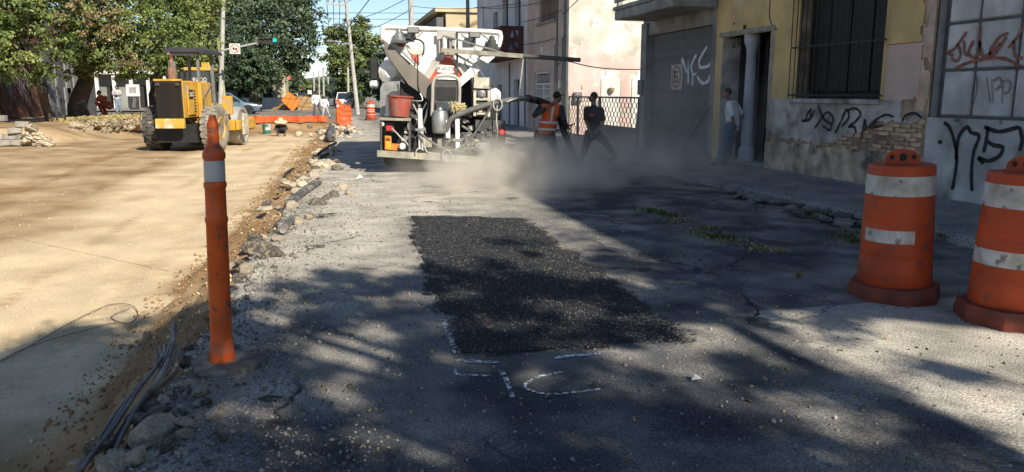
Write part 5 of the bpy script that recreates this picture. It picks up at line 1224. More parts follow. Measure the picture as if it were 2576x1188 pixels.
def blades(name, label, spots, m, n, h, spread, seed, cat='weeds'):
    rg = np.random.default_rng(seed); V = []; F = []
    for (x, y, z, s) in spots:
        for k in range(int(n*s)):
            a = rg.uniform(0, 6.28); r = abs(rg.normal())*spread*s; bx_, by_ = x+r*math.cos(a), y+r*math.sin(a)*.8; hh = h*rg.uniform(.4,1.1); la = rg.uniform(0, 6.28); le = hh*rg.uniform(.3,1.2); w = rg.uniform(.003,.007)*(h/.12)
            dx, dy = math.cos(la), math.sin(la); i = len(V)
            V += [(bx_-dy*w, by_+dx*w, z), (bx_+dy*w, by_-dx*w, z), (bx_+dx*le*.45, by_+dy*le*.45, z+hh*.8), (bx_+dx*le, by_+dy*le, z+hh*.75)]; F += [(i, i+1, i+2), (i, i+2, i+3)]
    me = bpy.data.meshes.new(name); me.from_pydata(V, [], F); return tag(link_mesh(name, me, m), label, cat, kind='stuff')
M_WEED = mat('dusty_weed', (.085,.115,.03), .9, var=.2, isl=.5, c2=(.22,.19,.08), mix2=(.5,.6))
M_STRAW = mat('dry_grass', (.34,.27,.12), .9, var=.2, isl=.45)
sp_ = [(*gp(a, b, .0)[:2], .0, s) for a, b, s in ((1690,548,1.1),(1670,540,.7),(1800,600,1.2),(1830,605,.6),(1900,625,.5),(2010,540,1.3),(2050,545,.9),(2130,600,1.5),(2150,610,1),(2380,600,1),(2400,590,1),(1640,535,.6),(2010,700,.2))]
blades('gutter_weeds', 'dusty green weeds growing along the right gutter', sp_, M_WEED, 80, .07, .11, 3)
sp_ = [(*gp(a, b, .0)[:2], .0, s) for a, b, s in ((1640,530,1.2),(1700,560,1),(1760,590,1.2),(1830,610,1.3),(1920,628,1.1),(1960,635,.6),(1770,575,1))]
blades('dry_gutter_grass', 'bleached dry grass lying along the right gutter', sp_, M_STRAW, 60, .06, .14, 4)
# fallen leaves and twigs on the road
M_LEAFL = mat('fallen_leaf', (.30,.24,.12), .9, isl=.6, var=.2)
pts = []; sz = []
for k in range(520):
    y = 2.3+9*rp.random()**1.3; x = rp.uniform(-.6, 6.4); pts.append((x, y, road_z(x, y)+.006)); sz.append(rp.uniform(.008,.022))
grains('fallen_leaves', pts, sz, M_LEAFL, label='fallen leaves and twigs littering the road', cat='leaves', flat=.12, seed=21)
# ------------------------------------------------------------------ left verge: low stone wall, brick stack, rubble slope
M_WST = mat('wall_stone', (.34,.27,.18), .95, obr=.3, var=.25, vs_=4, bump=.8, bs=20, c2=(.45,.38,.26), dirt=(.20,.16,.11), dirt_s=2, dirt_t=(.5,.68))
M_CBR = mat('concrete_brick', (.27,.25,.22), .95, obr=.35, var=.2, vs_=5, bump=.5, dirt=(.44,.38,.29), dirt_s=3, dirt_t=(.54,.7))
SW = thing('stone_retaining_wall', 'low rough stone wall holding the verge left of the roller', 'wall', (-9, 32, 0))
rs2 = [rock_mesh('stone', 90+i, (1, .8, .62), 2, .3) for i in range(6)]
for m_ in rs2: m_.materials.append(M_WST)
for k in range(95):
    t = rnd.random(); px = 182+t*190; bot = 346-24*t; py = rnd.uniform(bot-32+10*t, bot-3); Yp = gp(px, bot, -.1).y+rnd.uniform(0,.4)
    p = wy(px, py, Yp); o = link_mesh('stone', rnd.choice(rs2), None, SW); o.location = p-OFF[SW.name]; s = rnd.uniform(.14,.30); o.scale = (s*1.3, s, s); o.rotation_euler = (rnd.uniform(-.2,.2), rnd.uniform(-.2,.2), rnd.uniform(0,6.28))
BS = thing('brick_stack', 'broken stack of grey concrete bricks at the left picture edge', 'bricks', (-10.2, 29, 0))
cbk = MB().box((0,0,0), (.40,.2,.19), bev=.015).mesh('brick')
for r_ in range(5):
    for k in range(6-r_//2):
        x = -11.6+k*.42+(.2 if r_ % 2 else 0)+rnd.uniform(-.03,.03)
        if r_ >= 2 and rnd.random() < .3: continue
        if r_ in (2,3) and k in (2,): continue
        o = link_mesh('brick', cbk, M_CBR, BS); o.location = Vector((x, 28.9+rnd.uniform(-.05,.05), -.02+r_*.2))-OFF[BS.name]; o.rotation_euler = (rnd.uniform(-.05,.05), rnd.uniform(-.09,.09), rnd.uniform(-.3,.3))
RS = thing('plaster_rubble_heap', 'slope of pale plaster rubble beside the brick stack', 'rubble', (-9.3, 29, 0))
for k in range(90):
    t = rnd.random(); px = 62+t*66; top = 308+t*52; py = rnd.uniform(top, 362+4*t); p = wy(px, py, 29.0-.4*rnd.random())
    o = link_mesh('lump', rnd.choice(rkw), None, RS); o.location = p-OFF[RS.name]; s = rnd.uniform(.07,.2); o.scale = (s*1.3, s, s*.7); o.rotation_euler = (rnd.uniform(-.5,.5), rnd.uniform(.2,.9), rnd.uniform(0,6.28))
sp_ = [(*wy(190+k*14, 300, gp(190+k*14, 344-1.7*k, -.1).y+.8)[:2], .42, 1.8) for k in range(13)]
blades('verge_grass', 'dry yellow grass fringing the low stone wall', sp_, M_STRAW, 34, .26, .28, 5)
# bucket in the pit, sign stand, mound
bk2 = MB(); q = gp(672, 338, -.42); bk2.lathe([(0,.0),(.18,.0),(.215,.48),(.225,.5),(.2,.5),(.17,.04),(0,.04)], 16, Matrix.Translation(q)); bo = bk2.build('paint_bucket', mat('green_white_bucket', (.05,.16,.11), .5, var=.1, vs_=4, c2=(.5,.52,.5), mix2=(.5,.54)), None, True); tag(bo, 'green and white paint bucket on the pit floor', 'bucket')
MN = MB(); 
for j in range(25):
    for i in range(41):
        x = -6.5+i*.16; y = 76+j*.16; rr2 = ((x+2.2)/ (2.7 if x < -2.2 else 2.4))**2+((y-78)/1.7)**2
        MN.v.append((x, y, max(-.02, 1.35*max(0,1-rr2)**.7*(.45+.55*sstep(-5,-2.2,x))+.12*fbm(x*1.5, y*1.5, 0)*(rr2 < 1.1))))
for j in range(24):
    for i in range(40): MN.f.append((j*41+i, j*41+i+1, (j+1)*41+i+1, (j+1)*41+i))
mno = MN.build('spoil_heap', M_SAND, None, 'full'); attr_color(mno.data, 'soil', [1.]*len(mno.data.vertices)); tag(mno, 'brown soil heap across the intersection', 'soil heap')
# ================================================================== PEOPLE
M_SKIN = mat('brown_skin', (.24,.13,.085), .6, var=.05)
M_HAIR = mat('black_hair', (.012,.010,.009), .7, var=.1)
M_BLKC = mat('black_cloth', (.022,.022,.024), .9, var=.15, vs_=8)
M_DGC = mat('charcoal_cloth', (.045,.043,.045), .9, var=.15, vs_=8)
M_VEST = mat('orange_vest', (.70,.13,.03), .8, var=.12, vs_=8)
M_STRIPE = mat('silver_stripe', (.55,.55,.52), .5, var=.1)
M_WSH = mat('white_shirt', (.66,.66,.66), .9, var=.06, vs_=8)
M_GSH = mat('grey_shirt', (.42,.42,.43), .9, var=.08)
M_JEAN = mat('blue_jeans', (.075,.10,.155), .9, var=.15, vs_=9)
M_JEANL = mat('light_jeans', (.20,.25,.33), .9, var=.12, vs_=9)
M_BOOT = mat('dark_boot', (.03,.026,.022), .7, var=.2)
M_OSH = mat('rust_orange_shirt', (.42,.10,.04), .9, var=.12, vs_=8)
M_STRAWH = mat('straw_hat', (.66,.55,.34), .9, var=.12, vs_=12)
def blob_mesh(name, mb, vox, m, parent, smooth_it=4):
    """union of overlapping closed shapes turned into one continuous surface"""
    off = OFF.get(parent.name); me = mb.mesh(name, off)
    t = bpy.data.objects.new(name+'_tmp', me); col.objects.link(t)
    r = t.modifiers.new('r', 'REMESH'); r.mode = 'VOXEL'; r.voxel_size = vox
    s = t.modifiers.new('s', 'SMOOTH'); s.iterations = smooth_it; s.factor = .5
    dg = bpy.context.evaluated_depsgraph_get(); out = bpy.data.meshes.new_from_object(t.evaluated_get(dg)); bpy.data.objects.remove(t)
    out.name = name; out.materials.clear(); out.polygons.foreach_set('use_smooth', [True]*len(out.polygons))
    return link_mesh(name, out, m, parent)
def cap(mb, a, b, ra, rb, n=10):
    a, b = Vector(a), Vector(b); mb.tube([a, a.lerp(b,.5), b], [ra, (ra+rb)/2, rb], n); mb.ell(a, ra, n, 7); mb.ell(b, rb, n, 7); return mb
def hand(mb, w, d, side, k=1.):
    """palm, four unequal curled fingers and a thumb"""
    w = Vector(w); d = Vector(d).normalized(); u = d.orthogonal().normalized() if abs(d.z) > .9 else Vector((0,0,1)).cross(d).normalized(); v = d.cross(u)
    mb.ell(w+d*.05*k, (.034*k, .034*k, .048*k), 8, 6)
    for i, L in enumerate((.066, .078, .072, .055)):
        b = w+d*.085*k+u*((i-1.5)*.019*k); m1 = b+d*L*.5*k+v*.012*k; t = m1+d*L*.35*k+v*.034*k; mb.tube([b-d*.02*k, b, m1, t], [.010*k,.010*k,.0095*k,.008*k], 6)
    b = w+d*.035*k+u*side*.034*k; mb.tube([b-u*side*.015*k, b, b+d*.03*k+u*side*.022*k, b+d*.06*k+u*side*.016*k+v*.01*k], [.013*k,.013*k,.011*k,.009*k], 6)
def face_dir(yaw): return Vector((math.sin(yaw), math.cos(yaw), 0))
def person(label, root, J, look, top, bot, shoes, vox=.014, k=1., sleeves='short', hair='short', cap_m=None, extra=None, group=None, trouser_end=1.0):
    """J: joint positions relative to root (x to the right of the street, y away, z up); look: yaw the face points to (0 = up the street)"""
    o = thing('person', label, 'person', root, 0, group); R0 = Vector(root); j = {n: R0+Vector(v)*k for n, v in J.items()}
    fd = face_dir(look); rt = Vector((fd.y, -fd.x, 0))
    b = MB()
    hc = j['head']
    b.ell(hc, (.076*k, .076*k, .115*k), 12, 9); b.ell(hc+fd*.03*k-Vector((0,0,.03*k)), (.06*k,.06*k,.075*k), 10, 7)
    b.tube([hc+fd*.075*k+Vector((0,0,.02*k)), hc+fd*.108*k-Vector((0,0,.02*k)), hc+fd*.08*k-Vector((0,0,.028*k))], [.010*k,.017*k,.012*k], 6)
    for s in (-1, 1): b.ell(hc+rt*s*.078*k-Vector((0,0,.005*k)), (.016*k,.02*k,.032*k), 6, 5); b.ell(hc+fd*.083*k+rt*s*.03*k+Vector((0,0,.018*k)), (.012*k,)*3, 6, 5)
    b.ell(hc+fd*.082*k-Vector((0,0,.058*k)), (.024*k,.016*k,.012*k), 6, 5)
    cap(b, j['neck'], hc-Vector((0,0,.06*k)), .055*k, .05*k)
    ch = (j['shL']+j['shR'])/2; pv = (j['hipL']+j['hipR'])/2
    cap(b, ch-Vector((0,0,.10*k)), pv, .12*k, .12*k); cap(b, j['shL'], j['shR'], .065*k, .065*k)
    for S_ in 'LR':
        cap(b, j['sh'+S_], j['el'+S_], .048*k, .040*k); cap(b, j['el'+S_], j['ha'+S_], .038*k, .026*k)
        hand(b, j['ha'+S_], j['ha'+S_]-j['el'+S_], 1 if S_ == 'L' else -1, k)
        cap(b, j['hip'+S_], j['kn'+S_], .080*k, .055*k); cap(b, j['kn'+S_], j['an'+S_], .052*k, .036*k); cap(b, j['an'+S_], j['to'+S_], .036*k, .03*k)
    body = blob_mesh('body', b, max(.009, vox*.75), M_SKIN, o, 3)
    t = MB(); chest = ch-Vector((0,0,.10*k)); side = (j['shR']-j['shL']).normalized()
    for q, w_ in ((chest, .055), (chest.lerp(pv,.55), .045), (pv+Vector((0,0,.02*k)), .05)):
        for s in (-1, 1): t.ell(q+side*s*w_*k, (.135*k,.125*k,.13*k), 10, 7)
    cap(t, j['shL']+side*.02*k, j['shR']-side*.02*k, .082*k, .082*k); cap(t, ch, j['neck']-Vector((0,0,.03*k)), .09*k, .068*k)
    cap(t, chest, pv, .145*k, .145*k)
    for S_ in 'LR':
        if sleeves == 'short': cap(t, j['sh'+S_], j['sh'+S_].lerp(j['el'+S_], .75), .075*k, .068*k)
        else: cap(t, j['sh'+S_], j['el'+S_], .072*k, .058*k); cap(t, j['el'+S_], j['el'+S_].lerp(j['ha'+S_], .93), .056*k, .042*k)
    blob_mesh('shirt', t, vox, top, o, 4)
    p = MB(); cap(p, j['hipL'], j['hipR'], .125*k, .125*k); cap(p, pv+Vector((0,0,.08*k)), pv, .13*k, .13*k)
    for S_ in 'LR':
        cap(p, j['hip'+S_], j['kn'+S_], .108*k, .080*k)
        if trouser_end > .3: cap(p, j['kn'+S_], j['kn'+S_].lerp(j['an'+S_], trouser_end*.95), .078*k, .066*k)
    blob_mesh('trousers', p, vox, bot, o, 4)
    for S_ in 'LR':
        sh = MB(); cap(sh, j['an'+S_]+Vector((0,0,.02*k)), j['an'+S_]-Vector((0,0,.02*k)), .056*k, .056*k); cap(sh, j['an'+S_]-Vector((0,0,.035*k)), j['to'+S_], .05*k, .042*k); blob_mesh('shoe', sh, vox*.8, shoes, o, 2)
    hr = MB()
    if cap_m:
        hr.ell(hc+Vector((0,0,.045*k))-fd*.01*k, (.092*k,.092*k,.09*k), 12, 8); hr.ell(hc+fd*.12*k+Vector((0,0,.055*k)), (.065*k,.065*k,.012*k), 12, 6); blob_mesh('cap', hr, .010, cap_m, o, 2)
    elif hair == 'short':
        hr.ell(hc+Vector((0,0,.04*k))-fd*.022*k, (.088*k,.088*k,.092*k), 12, 8); blob_mesh('hair', hr, .011, M_HAIR, o, 2)
    if extra: extra(o, j, fd, rt, ch, pv, k)
    return o
def vest(o, j, fd, rt, ch, pv, k):
    side = (j['shR']-j['shL']).normalized(); t = MB(); chest = ch-Vector((0,0,.10*k))
    for q, w_ in ((chest, .06), (chest.lerp(pv,.5), .05), (chest.lerp(pv,.85), .05)):
        for s in (-1, 1): t.ell(q+side*s*w_*k, (.152*k,.142*k,.14*k), 10, 7)
    cap(t, chest, chest.lerp(pv,.85), .165*k, .16*k); cap(t, j['shL'].lerp(ch,.25), j['shR'].lerp(ch,.25), .09*k, .09*k)
    v = blob_mesh('safety_vest', t, .014, M_VEST, o, 4)
    for f in (.42, .72):
        q = chest.lerp(pv, f); ax = (pv-chest).normalized(); M = ax.to_track_quat('Z','Y').to_matrix().to_4x4(); M.translation = q
        s = MB(); ang = math.atan2(side.y, side.x)
        for (r1, z) in ((1,-.022),(1,.022)):
            for i in range(24):
                a = 2*math.pi*i/24; p = side*math.cos(a)*.212*k+Vector((-side.y, side.x, 0))*math.sin(a)*.168*k; s.v.append(tuple(q+p+Vector((0,0,z*k))))
        for i in range(24): s.f.append((i, (i+1) % 24, 24+(i+1) % 24, 24+i))
        s.build('reflective_stripe', M_STRIPE, v, True)
    s = MB(); s.bar(chest-fd*.0+Vector((0,-.178*k,.12*k)), chest.lerp(pv,.4)+Vector((0,-.178*k,0)), .05*k, .006, up=(0,1,0)); s.build('reflective_stripe', M_STRIPE, v)
# worker with the lance
w1 = gp(1366, 426); d = lambda px, py, y=0.: tuple(wy(px, py, w1.y)-w1+Vector((0,y,0)))
person('worker in orange vest and black cap steering the spray lance', w1,
 dict(head=d(1402,246), neck=d(1391,262), shL=d(1364,271,.12), shR=d(1409,273,-.08), elL=d(1342,290,-.10), haL=d(1366,272,-.22), elR=d(1412,300,-.18), haR=d(1424,318,-.05),
      hipL=d(1358,340,.05), hipR=d(1382,340,-.05), knL=d(1350,380,.0), knR=d(1394,382,-.1), anL=d(1338,419,.08), anR=d(1394,421,-.08), toL=d(1352,424,.05), toR=d(1410,425,-.12)),
 R(75), M_DGC, M_BLKC, M_BOOT, cap_m=M_BLKC, sleeves='long', extra=vest)
lh = thing('lance_handle', 'thin black handle rod gripped by the worker in the vest', 'handle', wy(1425,330,w1.y))
hb = lambda a, b, y=0.: wy(a, b, w1.y)+Vector((0,y,0))
MB().tube([hb(1396,330,-.1), hb(1442,310,-.12)], .016, 6).build('grip_bar', M_TB, lh); MB().tube([hb(1434,314,-.11), hb(1437,370,.2), hb(1441,398,.5)], .013, 6).build('control_rod', M_TB, lh)
# striding worker in black
w2 = gp(1500, 414); d = lambda px, py, y=0.: tuple(wy(px, py, w2.y)-w2+Vector((0,y,0)))
def red_mark(o, j, fd, rt, ch, pv, k):
    MB().bx(ch.x-.16, ch.x-.05, ch.y-.155, ch.y-.150, ch.z-.14, ch.z-.07).build('shoulder_print', M_TRED, o)
person('worker in black clothes striding across the dusty road', w2,
 dict(head=d(1492,246), neck=d(1494,264), shL=d(1474,276,-.06), shR=d(1514,278,.05), elL=d(1470,306,-.12), haL=d(1478,330,-.18), elR=d(1516,308,-.04), haR=d(1496,328,-.16),
      hipL=d(1482,338,-.03), hipR=d(1504,338,.06), knL=d(1468,372,-.10), knR=d(1530,364,.06), anL=d(1460,408,-.08), anR=d(1554,395,.18), toL=d(1440,413,-.10), toR=d(1540,405,.12)),
 R(-75), M_BLKC, M_DGC, M_BOOT, sleeves='short', hair='short', extra=red_mark, trouser_end=.55)
# man leaning at the doorway column
w3 = gp(1806, 416, .1); d = lambda px, py, y=0.: tuple(wy(px, py, w3.y)-w3+Vector((0,y,0)))
def print_mark(o, j, fd, rt, ch, pv, k):
    for (f, w_, h_) in ((.22,.10,.05),(.5,.05,.06)):
        q = ch.lerp(pv, f); MB().bx(q.x-.10-w_/2, q.x-.10+w_/2, q.y-.150, q.y-.146, q.z-h_/2, q.z+h_/2).build('shirt_print', M_DGC, o)
person('man in white T-shirt and jeans leaning beside the doorway column', w3,
 dict(head=d(1828,236), neck=d(1836,254), shL=d(1826,264,-.15), shR=d(1856,262,.13), elL=d(1830,294,-.22), haL=d(1838,318,-.14), elR=d(1874,292,.10), haR=d(1856,312,-.05),
      hipL=d(1834,318,-.07), hipR=d(1854,316,.07), knL=d(1818,364,-.09), knR=d(1838,364,.03), anL=d(1802,406,-.06), anR=d(1826,406,.03), toL=d(1788,412,-.1), toR=d(1812,412,-.02)),
 R(-80), M_WSH, M_JEAN, M_BOOT, extra=print_mark)
pl = thing('broom_pole', 'thin dark pole leaning against the doorway jamb', 'pole', gp(1725, 388, .1)); MB().tube([Vector((8.45, 16.75, .1))+Vector((-.15,.55,0)), wx(1787,267,FX-.03)], .014, 6).build('shaft', M_TB, pl)
# two walkers crossing far off
for (lab, fp, px0, kk, top, bot, look) in (('distant man in white shirt and jeans walking at the intersection', (797,296), 797, 1.02, M_WSH, M_JEAN, R(10)), ('small figure in white clothes walking beside the distant man', (818,298), 818, .84, M_WSH, M_GSH, R(60))):
    w = gp(*fp); person(lab, w, dict(head=(-.05,0,1.55), neck=(-.02,0,1.42), shL=(-.2,.0,1.36), shR=(.18,0,1.36), elL=(-.27,-.05,1.1), haL=(-.2,-.1,.88), elR=(.28,-.02,1.1), haR=(.3,-.1,.88), hipL=(-.08,0,.88), hipR=(.1,0,.88), knL=(-.12,-.05,.48), knR=(.22,.05,.5), anL=(-.2,.05,.09), anR=(.36,.1,.1), toL=(-.12,.12,.04), toR=(.42,.2,.04)), look, top, bot, M_BOOT, vox=.03, k=kk, sleeves='long')
# worker bent in the pit under a straw hat
w = gp(706, 345, -.42); 
def hat(o, j, fd, rt, ch, pv, k):
    q = j['head']+Vector((0,0,.06)); h = MB(); h.lathe([(.30,-.02),(.29,.0),(.12,.03),(.11,.12),(.07,.17),(0,.175)], 20, Matrix.Translation(q) @ Matrix.Rotation(R(12),4,'X')); h.build('straw_hat', M_STRAWH, o, True)
person('worker crouching in the pit under a wide straw hat', w, dict(head=(.05,-.15,.66), neck=(.05,-.05,.55), shL=(-.15,0,.5), shR=(.24,0,.5), elL=(-.22,-.2,.3), haL=(-.1,-.35,.12), elR=(.32,-.2,.3), haR=(.2,-.35,.12), hipL=(-.08,.2,.28), hipR=(.14,.2,.28), knL=(-.14,-.18,.35), knR=(.22,-.18,.35), anL=(-.12,.05,.08), anR=(.18,.05,.08), toL=(-.13,-.1,.05), toR=(.2,-.1,.05)), R(180), M_BLKC, M_DGC, M_BOOT, vox=.022, extra=hat)
# crouching and standing figures under the left trees
w = gp(262, 293, .36); 
person('worker in rust orange clothes crouching under the left trees', w, dict(head=(-.1,-.1,.98), neck=(-.02,0,.86), shL=(-.12,-.15,.8), shR=(.1,.15,.8), elL=(-.2,-.25,.55), haL=(-.05,-.3,.4), elR=(.05,.2,.5), haR=(.25,-.1,.42), hipL=(.22,-.1,.42), hipR=(.26,.1,.42), knL=(-.15,-.12,.52), knR=(-.1,.12,.5), anL=(.02,-.12,.1), anR=(.08,.12,.1), toL=(-.12,-.12,.05), toR=(-.08,.12,.05)), R(-70), M_OSH, M_OSH, M_BOOT, vox=.022, k=1.25, sleeves='long')
w = gp(299, 287, .36); person('person in grey top and jeans standing near the sign stand', w, dict(head=(0,0,1.55), neck=(0,0,1.42), shL=(-.18,0,1.36), shR=(.18,0,1.36), elL=(-.24,-.05,1.1), haL=(-.05,-.2,1.12), elR=(.24,-.05,1.1), haR=(.08,-.2,1.1), hipL=(-.09,0,.88), hipR=(.09,0,.88), knL=(-.09,0,.48), knR=(.1,-.05,.48), anL=(-.09,.03,.09), anR=(.12,.02,.09), toL=(-.09,-.1,.04), toR=(.14,-.1,.04)), R(170), M_GSH, M_JEANL, M_BOOT, vox=.03)
# ================================================================== CARS
M_GLASSC = mat('car_glass', (.02,.025,.03), .08, spec=.9, var=0)
M_CTRIM = mat('car_black_trim', (.02,.02,.02), .6)
M_CRIM = mat('alloy_rim', (.45,.45,.46), .35, .7, var=.05)
M_LAMPW = mat('headlamp', (.6,.62,.64), .15, var=0, spec=.8)
M_LAMPR = mat('tail_lamp_red', (.45,.02,.02), .2, var=0, spec=.8)
def car(label, loc, rz, paint, L=4.3, W_=1.78, Hh=1.55, style='hatch', name='parked_car', group=None):
    o = thing(name, label, 'car', loc, rz, group, world=False); w = W_/2
    m = mat('paint_'+paint[0], paint[1], .3, .0, var=.03, coat=.6, spec=.5)
    if style == 'van':
        P_ = [(-L/2,.95,.90),(-L/2+.05,.98,.98),(L*.20,1.0,1.0),(L*.34,.97,1.0),(L*.45,.92,.92),(L/2,.70,.80)]
        roof = [(-L/2+.06,-L/2+.1),(L*.30,L*.16)]
    elif style == 'suv':
        P_ = [(-L/2,.80,.86),(-L/2+.08,.92,.95),(-L*.2,.96,1.0),(L*.18,.95,1.0),(L*.26,.93,.98),(L*.42,.86,.93),(L/2-.05,.74,.84),(L/2,.6,.74)]
        roof = [(-L/2+.10,-L/2+.32),(L*.26,L*.06)]
    else:
        P_ = [(-L/2,.78,.84),(-L/2+.08,.90,.94),(-L*.2,.94,1.0),(L*.16,.93,1.0),(L*.24,.91,.98),(L*.40,.82,.93),(L/2-.06,.70,.84),(L/2,.55,.72)]
        roof = [(-L/2+.08,-L/2+.55),(L*.26,L*.02)]
    b = MB(); n = 10
    for (y, zb, k) in P_:
        ww = w*k
        for (x, z) in ((-ww*.88,.24),(-ww*.97,.34),(-ww,.55),(-ww*.98,zb-.08),(-ww*.90,zb),(ww*.90,zb),(ww*.98,zb-.08),(ww,.55),(ww*.97,.34),(ww*.88,.24)): b.v.append((x, y, z))
    for i in range(len(P_)-1):
        for j in range(n): b.f.append((i*n+j, i*n+(j+1) % n, (i+1)*n+(j+1) % n, (i+1)*n+j))
    b.f.append(tuple(reversed(range(n)))); b.f.append(tuple((len(P_)-1)*n+j for j in range(n)))
    body = b.build('body', m, o, True)
    zb = .93 if style != 'van' else 1.0; (rb, rt_), (fb, ft) = roof; wb, wt = w*.90, w*.72
    if style == 'van': wt = w*.80
    def ring(y0, y1, y2, y3): return
    g = MB(); base = [(-wb,rb,zb-.03),(wb,rb,zb-.03),(wb,fb,zb-.03),(-wb,fb,zb-.03)]; top = [(-wt,rt_,Hh-.04),(wt,rt_,Hh-.04),(wt,ft,Hh-.04),(-wt,ft,Hh-.04)]
    top2 = [(-wt*.86,rt_+.12,Hh),(wt*.86,rt_+.12,Hh),(wt*.86,ft-.2,Hh),(-wt*.86,ft-.2,Hh)]
    g.v = base+top+top2; g.f = [(0,1,5,4),(1,2,6,5),(2,3,7,6),(3,0,4,7),(4,5,9,8),(5,6,10,9),(6,7,11,10),(7,4,8,11),(8,9,10,11)]
    cab_ = g.build('cabin', m, o, True)
    def quad_on(a, b2, c, d2, ins, name):
        a, b2, c, d2 = map(Vector, (a, b2, c, d2)); n_ = (b2-a).cross(d2-a).normalized(); ctr = (a+b2+c+d2)/4
        q = MB(); q.v = [tuple(ctr+(p-ctr)*ins+n_*.008) for p in (a, b2, c, d2)]; q.f = [(0,1,2,3)]; return q.build(name, M_GLASSC, cab_)
    quad_on(base[0], base[1], top[1], top[0], .86, 'rear_window'); quad_on(base[2], base[3], top[3], top[2], .88, 'windscreen')
    for s in (0, 1):
        A0, B0, C0, D0 = (base[1], base[2], top[2], top[1]) if s == 0 else (base[3], base[0], top[0], top[3])
        A0, B0, C0, D0 = map(Vector, (A0, B0, C0, D0))
        for (t0, t1) in ((.05,.36),(.40,.68),(.72,.95)) :
            if s == 1: t0, t1 = 1-t1, 1-t0
            if style == 'van' and (t0 < .6 if s == 0 else t1 > .4): continue
            quad_on(A0.lerp(B0,t0), A0.lerp(B0,t1), D0.lerp(C0,t1), D0.lerp(C0,t0), .86, 'side_window')
    for (x, y) in ((-w+.10,-L*.30),(w-.10,-L*.30),(-w+.10,L*.31),(w-.10,L*.31)):
        t = MB(); T_ = Matrix.Translation((x,y,.33)) @ Matrix.Rotation(R(90),4,'Y'); t.lathe([(.2,-.1),(.31,-.1),(.33,-.07),(.33,.07),(.31,.1),(.2,.1)], 22, T_); to = t.build('tyre', M_RUB, o, True)
        s = 1 if x > 0 else -1; q = MB(); q.lathe([(0,s*.085),(.05,s*.09),(.2,s*.075),(.21,s*.1),(.2,s*.02)], 16, T_); q.build('rim', M_CRIM, to, True)
        a_ = MB(); a_.lathe([(.33,s*.06),(.40,s*.07),(.40,s*.11),(.34,s*.112)], 22, T_); a_.build('wheel_arch', M_CTRIM, o, True)
    MB().bx(-w*.80, w*.80, -L/2-.03, -L/2+.12, .32, .58, bev=.03).build('rear_bumper', m if style != 'van' else M_CTRIM, o); MB().bx(-w*.7, w*.7, L/2-.12, L/2+.03, .26, .48, bev=.03).build('front_bumper', M_CTRIM, o)
    for s in (-1, 1):
        MB().bx(s*w*.60, s*w*.86, -L/2-.025, -L/2+.10, .68, .88, bev=.02).build('tail_lamp', M_LAMPR, o)
        MB().bx(s*w*.52, s*w*.80, L/2-.16, L/2+.012, .56, .70, bev=.03).build('headlamp', M_LAMPW, o)
        MB().box((s*(w+.06), fb-.35, zb+.06), (.16,.1,.12), bev=.03).build('wing_mirror', m, o)
    MB().bx(-.26,.26,-L/2-.036,-L/2-.031,.60,.72).build('number_plate', M_WHITEW, o)
    return o
q = gp(598, 288); car('blue grey hatchback crossing the intersection behind the roller', (q.x-.55, q.y+.8, .0), R(-92), ('steel_blue', (.10,.15,.20)), 4.4, 1.8, 1.62)
q = gp(868, 273); car('white crossover driving away down the far road', (q.x, q.y+2.2, .004), R(-2), ('white', (.62,.62,.62)), 4.5, 1.82, 1.68, 'suv')
q = gp(699, 262); car('distant red car stopped left of the soil heap', (q.x, q.y+2, .004), R(0), ('red', (.30,.04,.03)), 4.3, 1.78, 1.5, 'suv')
q = gp(728, 262); car('distant white car right of the red car', (q.x+.3, q.y+6, .004), R(4), ('offwhite', (.55,.55,.53)), 4.3, 1.78, 1.5)
q = gp(752, 258); car('distant dark car beyond the orange diamond sign', (q.x+.3, q.y+10, .004), R(0), ('dark', (.05,.05,.055)), 4.4, 1.8, 1.55)
van = car('grey panel van parked behind the lattice gate', (11.15, 22.9, .10), R(-4), ('silver', (.30,.30,.285)), 4.9, 1.95, 2.0, 'van', name='parked_van'); van['category'] = 'van'
# lorry with white box seen over the red car
q = gp(702, 256); LR = thing('box_truck', 'distant white box truck behind the red car', 'truck', (q.x-.3, q.y+18, .004), 0, world=False)
MB().bx(-1.1,1.1,0,5,.9,3.4,bev=.05).build('cargo_box', M_TW, LR); MB().bx(-1.0,1.0,5.1,6.8,.6,2.4,bev=.1).build('cab', M_TW, LR)
for (x, y) in ((-.95,1.2),(.95,1.2),(-.95,5.9),(.95,5.9)):
    w_ = MB(); wh = wheel_mesh(.45,.25,.25); w_.add(wh.v, wh.f, Matrix.Translation((x,y,.45)) @ Matrix.Rotation(R(90),4,'Y')); w_.build('wheel', M_RUB, LR, True)
MB().bx(-1.0,1.0,-.05,.0,.5,.9).build('rear_bumper', M_TRED, LR)
# ================================================================== TREES
M_BARK = mat('grey_bark', (.10,.085,.07), .95, var=.25, vs_=6, bump=1, bs=18)
def leaf_mat(name, c, c2, isl=.45, mix2=(.45,.62)):
    m = mat(name, c, .55, var=.25, vs_=1.1, c2=c2, mix2=mix2, isl=isl, spec=.35, detail=3); nt = m.node_tree; N = nt.nodes; L = nt.links; b = N['Principled BSDF']
    tr = N.new('ShaderNodeBsdfTranslucent'); mx = N.new('ShaderNodeMixShader'); mx.inputs[0].default_value = .22
    src = b.inputs['Base Color'].links[0].from_socket; L.new(src, tr.inputs[0]); L.new(b.outputs[0], mx.inputs[1]); L.new(tr.outputs[0], mx.inputs[2]); L.new(mx.outputs[0], N['Material Output'].inputs[0]); return m
M_LF1 = leaf_mat('broad_green_leaf', (.15,.20,.055), (.24,.28,.085))
M_LFD = leaf_mat('dark_green_leaf', (.075,.115,.06), (.125,.17,.08))  # lifted and blued so distance haze is put into the leaf colour
M_LFY = leaf_mat('yellow_green_leaf', (.15,.20,.06), (.23,.26,.085))
